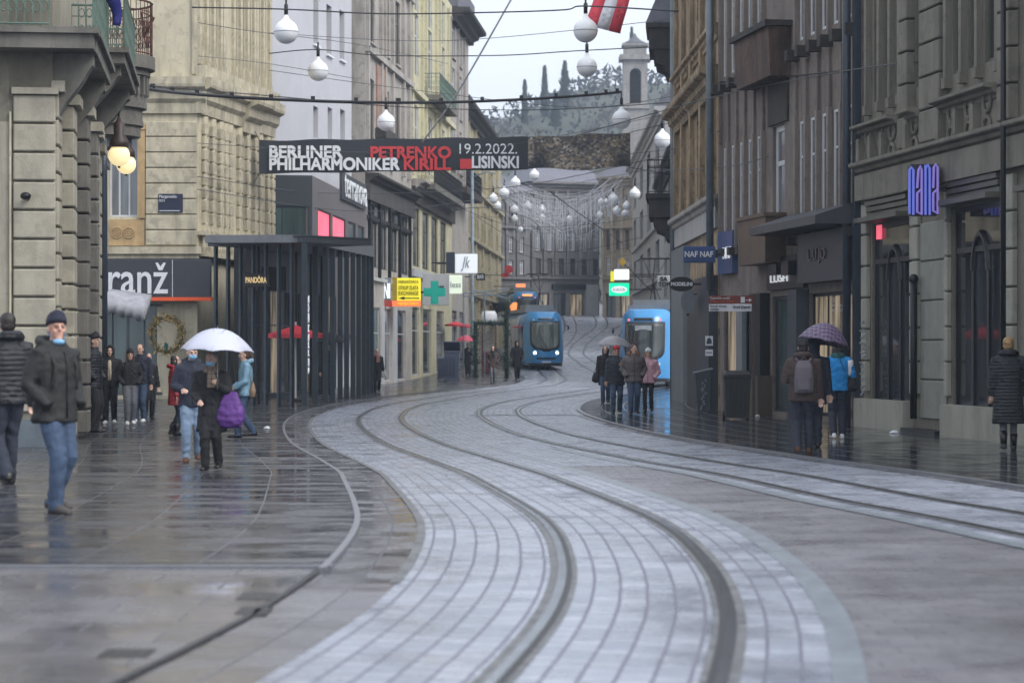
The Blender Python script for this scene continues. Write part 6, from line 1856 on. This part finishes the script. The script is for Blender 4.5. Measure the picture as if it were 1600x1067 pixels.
wire('second globe wire below the upper one', [(420, 84, 84), (497, 78, 84), (600, 87, 85), (780, 87, 86), (900, 80, 85), (1056, 72, 80)], .02)
wire('taut pale stay rope slanting down from the top to the banner', [(803, -8, 80), (715, 145, 82), (660, 222, 83.5)], .03, PALEW, 'stay_rope')
wire('thin wire rising above the white building', [(420, 52, 86), (700, 64, 88), (1056, 30, 79)], .012, WIREM)
wire('thin wire crossing level with the iron balcony', [(420, 110, 86), (640, 140, 90), (900, 168, 90), (1056, 150, 79)], .012, WIREM)
wire('thin wire crossing in front of the banner lettering', [(308, 224, 77.5), (560, 238, 82), (760, 232, 82), (1056, 176, 79)], .01, WIREM)
wire('thin wire crossing below the banner', [(308, 276, 77.5), (520, 302, 90), (800, 292, 96), (1056, 240, 79)], .014, WIREM)
wire('thin span wire over the portico roof', [(308, 296, 77.5), (560, 330, 92), (760, 310, 100), (1000, 268, 110), (1056, 262, 80)], .014, WIREM)
wire('span wire before the third storey of the brown building', [(900, 212, 70), (1124, 150, 62), (1342, 108, 50), (1480, 94, 46), (1610, 86, 44)], .014, WIREM)
wire('short stay wire with insulator at the brown building', [(980, 268, 80), (1124, 262, 62.5), (1200, 245, 58)], .012, WIREM)
wire('stay wire to the ochre building below the bay', [(880, 250, 90), (1056, 232, 76), (1124, 205, 62.5)], .012, WIREM)
wire('left tram contact wire', [(700, 330, 74), (770, 326, 88), (840, 352, 118), (850, 404, 150), (880, 420, 190), (890, 425, 220)], .014)
wire('right tram contact wire', [(860, 300, 70), (900, 330, 84), (985, 392, 108), (960, 402, 140), (900, 410, 165), (940, 420, 210)], .014)
wire('span wire carrying the contact wires near the arch', [(655, 290, 122), (800, 352, 126), (1000, 340, 130), (1052, 300, 112)], .014)
wire('span wire carrying the contact wires over the lit tram', [(716, 320, 155), (850, 392, 150), (1000, 372, 150)], .016)
wire('span wire far along the street', [(765, 380, 210), (880, 412, 205), (985, 385, 200)], .018)
wire('span wire holding the left far globes', [(700, 262, 140), (770, 300, 150), (840, 318, 160), (985, 290, 180)], .016)
wire('span wire holding the right far globes', [(735, 340, 160), (850, 335, 175), (945, 305, 178), (992, 290, 160), (1050, 262, 112)], .016)
wire('wire from the iron bracket of the cream building', [(310, 36, 77), (400, 50, 80), (560, 70, 86), (700, 100, 100)], .012, WIREM)
wire('lower wire on the cream building side', [(310, 88, 77.4), (420, 100, 84), (560, 124, 92)], .012, WIREM)
wire('span wire with insulator on the right corner pier', [(1124, 132, 62.5), (1450, 96, 47), (1620, 80, 42)], .018, CAB)
# strings of fairy lights between the fronts far along the street
fl = MB()
for k in range(34):
    d = 120 + 95 * rnd.random()
    a = 768 + 60 * rnd.random(); b = 985 - 50 * rnd.random()
    y0, y1 = 280 + 40 * rnd.random(), 275 + 40 * rnd.random()
    sg = 20 + 70 * rnd.random()
    q = []
    for j in range(13):
        t_ = j / 12
        q.append(P(a + (b - a) * t_, y0 + (y1 - y0) * t_ + sg * 4 * t_ * (1 - t_) * .8, d))
    fl.tube(q, .015, 4, False)
    for j in range(1, 12):
        ln = .4 + 1.2 * rnd.random()
        fl.tube([q[j], q[j] - Vector((0, 0, ln))], .012, 3, False)
tag(fl.build('fairy_lights', mat('pale_cord2', srgb(176, 178, 186), rough=.5, bump=0)), 'tangle of pale fairy light strings hanging over the far street', 'light strings', kind='stuff')

# ------------------------------------------------------------------ lanterns on the left corner
WARM = glow('warm_globe', (.95, .78, .42), .55)
def lantern(label, px, py, d, rpx, ax, grp='wall lanterns of the corner building'):
    r = rpx * d / F
    t = thing('wall_lantern', label, 'lantern', P(px, py, d), 0, grp)
    MB().ball((0, 0, 0), r, 18, 12).build('globe', WARM, t, True)
    MB().lathe([(r * .75, r * .72), (r * .9, r * .75), (r * .88, r * 1.3), (r * .5, r * 1.9), (r * .5, r * 3.0), (r * .3, r * 3.1), (r * .12, r * 3.6)], 16).build('cap', mat('bronze_cap', srgb(64, 48, 44), rough=.5), t, True)
    q = [(0, 0, r * 3.5)] + [(-r * 1.3 + r * 1.3 * math.cos(a * PI / 8), 0, r * 3.9 + r * 1.4 * math.sin(a * PI / 8)) for a in range(1, 7)]
    q += [(-r * 2.4, 0, r * 4.6), (-r * 2.9, 0, r * 2.5), (-r * 2.6, 0, r * .5), (-r * 3.2, 0, -r * .4), (ax * r, 0, -r * .2)]
    MB().tube(q, r * .09, 6).tube([(-r * 1.2 + r * .55 * math.cos(a * PI / 6) * (1 - a / 20), 0, r * 4.2 + r * .55 * math.sin(a * PI / 6) * (1 - a / 20)) for a in range(14)], r * .08, 6).tube([(-r * 2.7, 0, r * 2.4), (ax * r, 0, r * 2.6)], r * .1, 6).build('bracket', BLKMET, t, True)
    MB().ball((0, 0, -r * 1.05), r * .14, 8, 6).build('finial', BLKMET, t, True)
    return t
lantern('nearer glowing globe lantern on a scrolled bracket at the left corner', 186, 243, 52, 17, -3.4)
lantern('second glowing globe lantern half hidden behind the nearer one', 197, 257, 56, 15.5, -4.5)
for lab, px, py in (('small lit globe lamp left of the lantern cap', 171, 215), ('small lit globe lamp right of the lantern cap', 201.5, 212)):
    t = thing('wall_lamp', lab, 'lamp', P(px, py, 58.5), 0, 'small globe lamps behind the lantern')
    MB().ball((0, 0, 0), .125, 14, 10).build('globe', WARM, t, True)
    MB().lathe([(.06, .1), (.09, .12), (.05, .24), (.02, .3)], 10).tube([(0, 0, .28), (-.2, .02, .34), (-1.0 if px < 190 else -1.5, .1, .3)], .02, 6).build('bracket', BLKMET, t, True)

# ------------------------------------------------------------------ bins and other street things
def wheelie(label, px, py, hpx, wpx, m, lidm, group=None, rz=0.0, open_=False):
    d = depth(py) - .3
    d = depth(py)
    h, w = hpx * d / F, wpx * d / F
    t = thing('wheelie_bin', label, 'bin', (X(px, d), d, gz(d) + PAVE), rz, group)
    a, b = w * .40, w * .5
    dp = .8
    rg = [[(-x_, -y_ * dp, z_), (x_, -y_ * dp, z_), (x_, y_ * dp, z_), (-x_, y_ * dp, z_)] for x_, y_, z_ in ((a, a, .03), (a * 1.02, a, .06), (b * .93, b, h * .84), (b * .98, b * 1.05, h * .845), (b * .98, b * 1.05, h * .9))]
    bevel(MB().loft(rg).build('body', m, t), .03, 2)
    ld = MB().add([(-b, -b * .95, h * .905), (b, -b * .95, h * .905), (b, b * .95, h * .905), (-b, b * .95, h * .905), (-b * .85, -b * .75, h * .97), (b * .85, -b * .75, h * .97), (b * .9, b * .85, h), (-b * .9, b * .85, h)],
                  [(0, 1, 5, 4), (1, 2, 6, 5), (2, 3, 7, 6), (3, 0, 4, 7), (4, 5, 6, 7), (3, 2, 1, 0)])
    if open_: ld.xf(Matrix.Translation((0, b * .9, h * .9)) @ Matrix.Rotation(R(-35), 4, 'X') @ Matrix.Translation((0, -b * .9, -h * .9)))
    bevel(ld.build('lid', lidm, t), .02, 2)
    MB().tube([(-b * .8, b * .95, h * .86), (-b * .8, b * 1.15, h * .9), (b * .8, b * 1.15, h * .9), (b * .8, b * .95, h * .86)], .022, 8).build('handle', lidm, t, True)
    for s in (-1, 1):
        MB().lathe([(.02, 0), (.1, .0), (.1, .05), (.02, .05)], 16).xf(Matrix.Translation((s * b * .85 - .025, b * .75, .1)) @ Matrix.Rotation(PI / 2, 4, 'Y')).build('wheel', BLKMET, t, True)
    for s in (-1, 0, 1): MB().box(s * a * .55 - .02, -b * .93, h * .2, s * a * .55 + .02, -a * .7, h * .75).build('rib', m, t)
    return t
BINB = mat('black_bin_plastic', srgb(22, 23, 25), var=.12, rough=.4, bump=.08, stain=.2)
BINN = mat('slate_bin_plastic', srgb(62, 70, 88), var=.1, rough=.4, bump=.08)
wheelie('black wheelie bin on the right pavement beside the signpost', 1151, 657, 76, 44, BINB, BINB)
wheelie('slate blue wheelie bin with raised lid by the left fronts', 706, 598, 54, 26, BINN, BINN, 'slate bins by the left fronts', 0, True)
wheelie('second slate bin pushed behind the one with the raised lid', 692, 594, 36, 18, BINN, BINN, 'slate bins by the left fronts')
d_ = depth(646)
t = thing('litter_bin', 'dark grey litter bin with graffiti against the dark pillar', 'bin', (X(1098, d_), d_, gz(d_) + PAVE))
k_ = d_ / F
bevel(MB().add([(-9 * k_, -.2, .02), (11 * k_, -.2, .02), (11 * k_, .2, .02), (-9 * k_, .2, .02), (-13 * k_, -.25, 60 * k_), (13 * k_, -.25, 66 * k_), (13 * k_, .25, 66 * k_), (-13 * k_, .25, 60 * k_)], [(0, 1, 5, 4), (1, 2, 6, 5), (2, 3, 7, 6), (3, 0, 4, 7), (4, 5, 6, 7), (3, 2, 1, 0)]).build('body', mat('slate_paint', srgb(58, 66, 74), rough=.5, var=.15), t), .02, 2)
MB().add([(-15 * k_, -.27, 60 * k_), (15 * k_, -.27, 67 * k_), (15 * k_, .27, 67 * k_), (-15 * k_, .27, 60 * k_), (-15 * k_, -.27, 62 * k_), (15 * k_, -.27, 69 * k_), (15 * k_, .27, 69 * k_), (-15 * k_, .27, 62 * k_)], [(0, 1, 5, 4), (1, 2, 6, 5), (2, 3, 7, 6), (3, 0, 4, 7), (4, 5, 6, 7), (3, 2, 1, 0)]).build('lid', ZINC, t)
gf = MB()
for k in range(12):
    z0 = (52 - k * 4) * k_; x0 = rnd.uniform(-3, 3) * k_
    gf.tube([(x0, -.262 + .05 * (1 - z0 / (64 * k_)), z0), (x0 + rnd.uniform(-5, 5) * k_, -.262 + .05 * (1 - z0 / (64 * k_)), z0 - 3 * k_), (x0 + rnd.uniform(-3, 4) * k_, -.262 + .05 * (1 - z0 / (64 * k_)), z0 - 4.5 * k_)], .012, 4)
gf.build('graffiti', mat('chalk_paint', srgb(150, 154, 158), rough=.7, bump=0), t)
d_ = 61.2
for lab, y0, y1 in (('small white poster with a dark picture on the blue pillar', 525, 540), ('small white notice lower on the blue pillar', 546, 556)):
    x0, yy, z0, x1, y2, z1 = vbox(1102, y0, 1114, y1, d_, .02)
    t = thing('poster', lab, 'poster', (x0, d_, z0), 0, 'posters on the blue pillar')
    MB().box(0, 0, 0, x1 - x0, .02, z1 - z0).build('sheet', WHITE, t)
    if y0 < 530: MB().prism([((x1 - x0) * a, (z1 - z0) * b) for a, b in ((.15, .15), (.85, .2), (.8, .6), (.6, .85), (.3, .75), (.2, .5))], -.006, -.001).build('picture', DKMET, t)
    else: MB().box(.02, -.006, (z1 - z0) * .4, x1 - x0 - .03, -.001, (z1 - z0) * .6).build('print', GREYPANEL, t)
# graffiti down the slate blue pilaster: painted loops standing as thin relief
d_ = 50.2
t = thing('graffiti', 'vertical white graffiti tag painted down the slate blue pilaster', 'graffiti', (X(1347, d_), 50.15, Z(640, d_)))
gm = MB(); k_ = d_ / F
for k in range(13):
    zc = (136 - k * 11) * k_
    pts = [(rnd.uniform(-5, 5) * k_, rnd.uniform(-4.5, 4.5) * k_) for _ in range(4)]
    gm.tube(catmull([(a, 0, zc + b) for a, b in pts], 4), .014, 4)
gm.build('paint', mat('chalk_paint', (0, 0, 0)), t)
# gold wreath on the shop glass
t = thing('wreath', 'large loose gold tinsel wreath on the shop window under the charcoal sign', 'wreath', P(261, 523, 77.5))
GOLD = mat('gold_tinsel', srgb(150, 128, 74), var=.4, scale=9, rough=.35, metal=.5, bump=0)
wb = MB()
for k in range(620):
    a = rnd.random() * 2 * PI; rr = .5 + rnd.gauss(0, .055)
    c = Vector((rr * math.cos(a), -.12 + rnd.gauss(0, .04), rr * 1.1 * math.sin(a)))
    v = Vector((rnd.gauss(0, 1), rnd.gauss(0, .5), rnd.gauss(0, 1))).normalized() * rnd.uniform(.08, .17)
    w = v.cross(Vector((0, 1, .3))).normalized() * .012
    wb.add([c - w, c + w, c + v * .6 + w, c + v, c + v * .6 - w], [(0, 1, 2, 3, 4)])
wb.build('tinsel', GOLD, t)
MB().tube([(.5 * math.cos(k * PI / 12), -.1, .55 * math.sin(k * PI / 12)) for k in range(25)], .035, 8).build('hoop', mat('dark_hoop', srgb(50, 48, 38), rough=.6), t)
MB().tube([(-.05, -.16, -.42), (-.02, -.17, -.25), (.03, -.17, -.3), (.0, -.16, -.5)], .035, 6).build('ribbon', mat('green_ribbon', srgb(16, 92, 84), rough=.4), t)
# folded grey awning by the corner
t = thing('terrace_awning', 'crumpled grey fabric awning between the corner and the shop window', 'awning', P(172, 458, 66))
k_ = 66 / F
rings = []
for q in range(16):
    t_ = q / 15
    fold = math.sin(t_ * 17) * 3
    rings.append([((-8 + 66 * t_) * k_, -.35 + .05 * math.sin(q * 2.1), (-14 * t_ - 30 - fold) * k_), ((-8 + 66 * t_) * k_, -.42, (-16 * t_ - 12 + fold * .5) * k_), ((-8 + 64 * t_) * k_, 0, (-13 * t_ + 3 * math.sin(t_ * 9)) * k_), ((-8 + 64 * t_) * k_, 1.1, (-9 * t_ + 8) * k_), ((-8 + 64 * t_) * k_, 1.1, (-9 * t_ + 5) * k_), ((-8 + 66 * t_) * k_, -.25, (-16 * t_ - 28) * k_)])
MB().loft(rings).build('fabric', mat('grey_fabric', srgb(160, 160, 166), var=.2, scale=5, rough=.8, bump=.5, bscale=6, stain=.3), t, True)
for x_ in (0, 50): MB().tube([(x_ * k_, .4, gz(66) - t.location.z), (x_ * k_, .4, -.1)], .03, 8).build('post', DKMET, t)
# garland arch and stall on the left pavement
GARL = mat('fir_garland', srgb(30, 52, 42), var=.4, scale=7, rough=.8, bump=.3)
def garland(mb, a, b, r, n):
    a, b = Vector(a), Vector(b)
    for k in range(n):
        c = a.lerp(b, rnd.random()) + Vector((rnd.gauss(0, r * .6), rnd.gauss(0, r * .6), rnd.gauss(0, r * .4)))
        v = Vector((rnd.gauss(0, 1), rnd.gauss(0, 1), rnd.gauss(0, 1))).normalized() * rnd.uniform(.1, .22)
        w = v.orthogonal().normalized() * .03
        mb.add([c - w, c + w, c + v + w * .3, c + v - w * .3], [(0, 1, 2, 3)])
    return mb
d_ = 124.0
t = thing('garland_arch', 'arch of dark green fir garland on the left pavement before the lit tram', 'arch', (X(768, d_), d_, gz(d_) + PAVE))
U = lambda px: X(px, d_) - t.location.x
V = lambda py: Z(py, d_) - t.location.z
for px, py in ((743, 503), (791.5, 474)):
    mb = garland(MB(), (U(px), 0, 0), (U(px), 0, V(py)), .14, 420)
    mb.tube([(U(px), 0, -.05), (U(px), 0, V(py))], .1, 8)
    mb.build('post', GARL, t)
mb = garland(MB(), (U(743), 0, V(505)), (U(791), 0, V(506)), .1, 260); mb.tube([(U(743), 0, V(505)), (U(791), 0, V(506))], .07, 8); mb.build('beam', GARL, t)
fr = MB()
for a, b in (((722, 458), (792, 452)), ((722, 463), (792, 459)), ((735, 452), (792, 466))): fr.tube([(U(a[0]), .6, V(a[1])), (U(b[0]), .6, V(b[1]))], .035, 6)
for px in (724, 757): fr.tube([(U(px), .6, V(598) * 0), (U(px), .6, V(458))], .04, 6)
fr.build('frame', mat('pale_blue_steel', srgb(120, 134, 146), rough=.5), t)
t = thing('market_stall', 'small stall with a rounded white roof under the garland arch', 'stall', (X(764, 132), 132, gz(132) + PAVE))
k_ = 132 / F
MB().loft([ell((0, 0, z), a, b, 16, pw=3.5) for z, a, b in ((80 * k_, .42, .5), (84 * k_, .46, .5), (92 * k_, .44, .48), (97 * k_, .32, .36))]).build('roof', WHITE, t, True)
bevel(MB().box(-.4, -.4, 0, .4, .4, 34 * k_).build('counter', mat('maroon_panel', srgb(92, 44, 40), rough=.5), t), .02)
for s in (-1, 1): MB().box(s * .36 - .04, -.36, 34 * k_, s * .36 + .04, -.28, 81 * k_).build('post', mat('maroon_panel', (0, 0, 0)), t)
t = thing('street_pole', 'tall pale blue steel pole at the left pavement edge', 'pole', (X(738, 134), 134, gz(134)))
MB().tube([(0, 0, -.1), (0, 0, 1.2), (0, 0, 11.2)], [.13, .11, .08], 12).build('shaft', mat('pale_blue_steel', (0, 0, 0)), t, True)
MB().lathe([(.2, 0), (.2, .3), (.12, .4)], 12).build('base', mat('pale_blue_steel', (0, 0, 0)), t, True)
MB().tube([(0, 0, 10.8), (.8, -.1, 11.1), (1.3, -.1, 11.0)], .04, 8).build('arm', mat('pale_blue_steel', (0, 0, 0)), t, True)
# red market parasols
def parasol(label, px, py, d, wpx, m):
    r = wpx / 2 * d / F
    t = thing('parasol', label, 'parasol', (X(px, d), d, gz(d) + PAVE), 0, 'red parasols of the stalls')
    zt = Z(py, d) - t.location.z
    rings = []
    for q, dz in ((.02, .0), (.5, -.3), (1.0, -.55), (1.0, -.8), (.98, -.8), (.97, -.57), (.5, -.33), (.02, -.04)):
        rings.append([(r * q * math.cos(a * PI / 4), r * q * math.sin(a * PI / 4), zt + dz * r * .55) for a in range(8)])
    MB().loft(rings).build('canopy', m, t)
    MB().tube([(0, 0, 0), (0, 0, zt + .1)], .03, 8).build('pole', WHITEFR, t)
    MB().lathe([(.3, 0), (.3, .08), (.06, .12)], 12).build('base', IRON, t)
RP = mat('red_parasol', srgb(206, 56, 70), rough=.6, var=.1, scale=2)
parasol('wide red parasol added inside the steel portico in place of a glass reflection', 462, 508, 73.5, 92, RP)  # added to stand for a red reflection in the portico glass
parasol('red parasol beside the bins on the left pavement', 712, 502, 136, 34, RP)
parasol('farther red parasol behind the garland arch', 729, 506, 150, 26, RP)
# metal bracket arm on the cream building and insulators
t = thing('iron_bracket', 'rusty iron arm projecting from the cream wall by the oriel', 'bracket', (X(225, 77.8), 77.8, Z(60, 77.8)))
k_ = 77 / F
MB().tube([(0, 0, 2 * k_), (0, -.5, 38 * k_), (20 * k_, -.6, 28 * k_), (0, 0, 0)], .04, 6).build('arm', RUSTIRON, t)

# scraps of paper on the wet paving
for lab, px, py, w in (('small white paper cup lying on the wet slabs near the youths', 417, 673, 10), ('flattened white paper scrap on the right pavement before the pier', 1397, 680, 16), ('white paper scrap at the foot of the signpost', 1183, 654, 9)):
    d = depth(py); k_ = d / F
    t = thing('paper_scrap', lab, 'litter', (X(px, d), d, gz(d) + PAVE + .004))
    rg = [[Vector((w * k_ * .5 * r_ * math.cos(a * PI / 6) * (1 + .3 * math.sin(a * 2.1)), w * k_ * .4 * r_ * math.sin(a * PI / 6), z + .006 * math.sin(a * 1.7))) for a in range(12)] for r_, z in ((.9, 0), (1, .012), (.7, .04), (.3, .055))]
    MB().loft(rg).build('paper', WHITE, t)

# ------------------------------------------------------------------ trees on the hill
CYP = mat('cypress_foliage', srgb(52, 64, 54), var=.45, scale=.6, rough=.9, bump=0)
BARK = mat('bark', srgb(74, 66, 60), var=.3, rough=.9)
TWIG = mat('bare_twigs', srgb(98, 92, 88), var=.2, scale=.3, rough=.9, bump=0)
def hill_z(x, y): 
    t = min(1, max(0, (y - 330) / 224.0))
    return 7.5 + (38 + 9 * math.exp(-((x - 26) / 30) ** 2) - 3 * math.exp(-((x + 5) / 12) ** 2)) * (math.sin(min(1, t * 1.4) * PI / 2)) + 1.0 * math.sin(x * .31 + 14 * t) * t
def cypress(label, px, py, wpx, d=430, shape=1.0):
    x = X(px, d); z0 = hill_z(x, d) - .5; z1 = Z(py, d)
    h = z1 - z0
    w = wpx * .85 * d / F
    t = thing('cypress_tree', label, 'tree', (x, d, z0), 0, 'conifers on the hill')
    mb = MB()
    for k in range(1500):
        q = rnd.random() ** .9
        rr = w * (1 - q) ** (.55 * shape) * (.75 + .5 * mnoise.noise(Vector((px, q * 9, 0)))) * math.sqrt(rnd.random())
        a = rnd.random() * 2 * PI
        c = Vector((rr * math.cos(a), rr * math.sin(a), h * (.06 + .94 * q)))
        s_ = .5 * (.5 + rnd.random())
        v = Vector((math.cos(a) * .5, math.sin(a) * .5, 1)).normalized() * s_
        wv = Vector((-math.sin(a), math.cos(a), 0)) * s_ * .3
        mb.add([c - wv, c + wv, c + v], [(0, 1, 2)])
    mb.build('crown', CYP, t)
    MB().tube([(0, 0, -1), (0, 0, h * .4), (0, 0, h * .9)], [.2, .12, .03], 8).build('trunk', BARK, t)
cypress('slim low cypress at the left of the hill trees', 820, 128, 9)
cypress('tall narrow cypress in the middle of the skyline', 851, 106, 11)
cypress('broad dark conifer right of the narrow cypress', 882.5, 98, 21, shape=1.5)
cypress('conifer tip rising beside the church tower', 987, 46, 13, 445, 1.4)
cypress('short conifer just left of the striped flag globes', 868, 150, 15, 415, 1.3)
# the wood on the slope: a mass of brush and crowns
wm = MB()
for k in range(9000):
    x, y = rnd.uniform(-70, 120), rnd.uniform(335, 560)
    z = hill_z(x, y)
    c = Vector((x, y, z + rnd.uniform(-.3, 2.6)))
    v = Vector((rnd.gauss(0, 1), rnd.gauss(0, .4), rnd.gauss(.4, 1))).normalized() * rnd.uniform(.5, 1.3)
    w = v.orthogonal().normalized() * rnd.uniform(.25, .6)
    wm.add([c - w, c + w, c + v * 1.2], [(0, 1, 2)])
tag(wm.build('woodland', mat('wood_mass', srgb(30, 37, 43), var=.5, scale=.12, rough=.9, bump=0)), 'dark winter wood covering the hill beyond the roofs', 'wood', kind='stuff')
def bare(label, px, py, wpx, d, seed, name='bare_tree'):
    rr = random.Random(seed)
    x = X(px, d); z0 = hill_z(x, d) - .5; z1 = Z(py, d); h = max(4, z1 - z0)
    t = thing(name, label, 'tree', (x, d, z0), 0, 'bare trees on the hill')
    tr, cr = MB(), MB()
    W_ = wpx / 2 * d / F
    def grow(p, v, ln, r, lev):
        q = p + v * ln
        (tr if lev < 2 else cr).tube([p, p.lerp(q, .5) + Vector((rr.gauss(0, .04), rr.gauss(0, .04), 0)) * ln, q], [r, r * .8, r * .6], 4 if lev else 6, False)
        if lev >= 5 : return
        for k in range(3 if lev < 4 else 4):
            a = rr.random() * 2 * PI
            sp = .35 + .5 * rr.random()
            nv = (v + Vector((math.cos(a) * sp * W_ / h * 2.4, math.sin(a) * sp, rr.uniform(-.1, .25)))).normalized()
            grow(p.lerp(q, rr.uniform(.55, 1)), nv, ln * rr.uniform(.55, .8), max(.03, r * .55), lev + 1)
    grow(Vector((0, 0, -.5)), Vector((0, 0, 1)), h * .34, h * .018 + .08, 0)
    tr.build('trunk', BARK, t); cr.build('crown', TWIG, t)
k = 0
for lab, px, py, w, d in (('bare tree at the left foot of the hill above the banner', 748, 168, 50, 380), ('bare tree with a wide crown behind the banner numbers', 785, 156, 60, 400), ('bare tree on the slope between the slim cypresses', 836, 176, 50, 395),
                          ('bare tree in the dip left of the lower sky globe', 905, 132, 60, 420), ('bare tree on the hill crest right of the lower sky globe', 935, 110, 60, 440), ('bare tree leaning toward the church tower', 962, 96, 55, 450), ('bare tree beside the red roof edge', 765, 178, 40, 370), ('bare tree behind the globe above the printed panel', 950, 150, 60, 400), ('bare tree low on the slope under the tall cypress', 862, 182, 60, 385), ('bare tree low on the slope left of the church tower', 915, 165, 60, 385)):
    bare(lab, px, py, w, d, 11 + k); k += 1

# ------------------------------------------------------------------ wet winter air
hz, hn, hl, hb = new_mat('haze')
hn.remove(hb)
pv = hn.new('ShaderNodeVolumePrincipled')
pv.inputs['Color'].default_value = (.72, .84, 1.0, 1)
pv.inputs['Density'].default_value = .0006
pv.inputs['Anisotropy'].default_value = .2
hl.new(pv.outputs[0], hn['Material Output'].inputs['Volume'])
ho = MB().box(-250, -40, -1.3, 250, 620, 62).build('haze', hz)
tag(ho, kind='stuff')
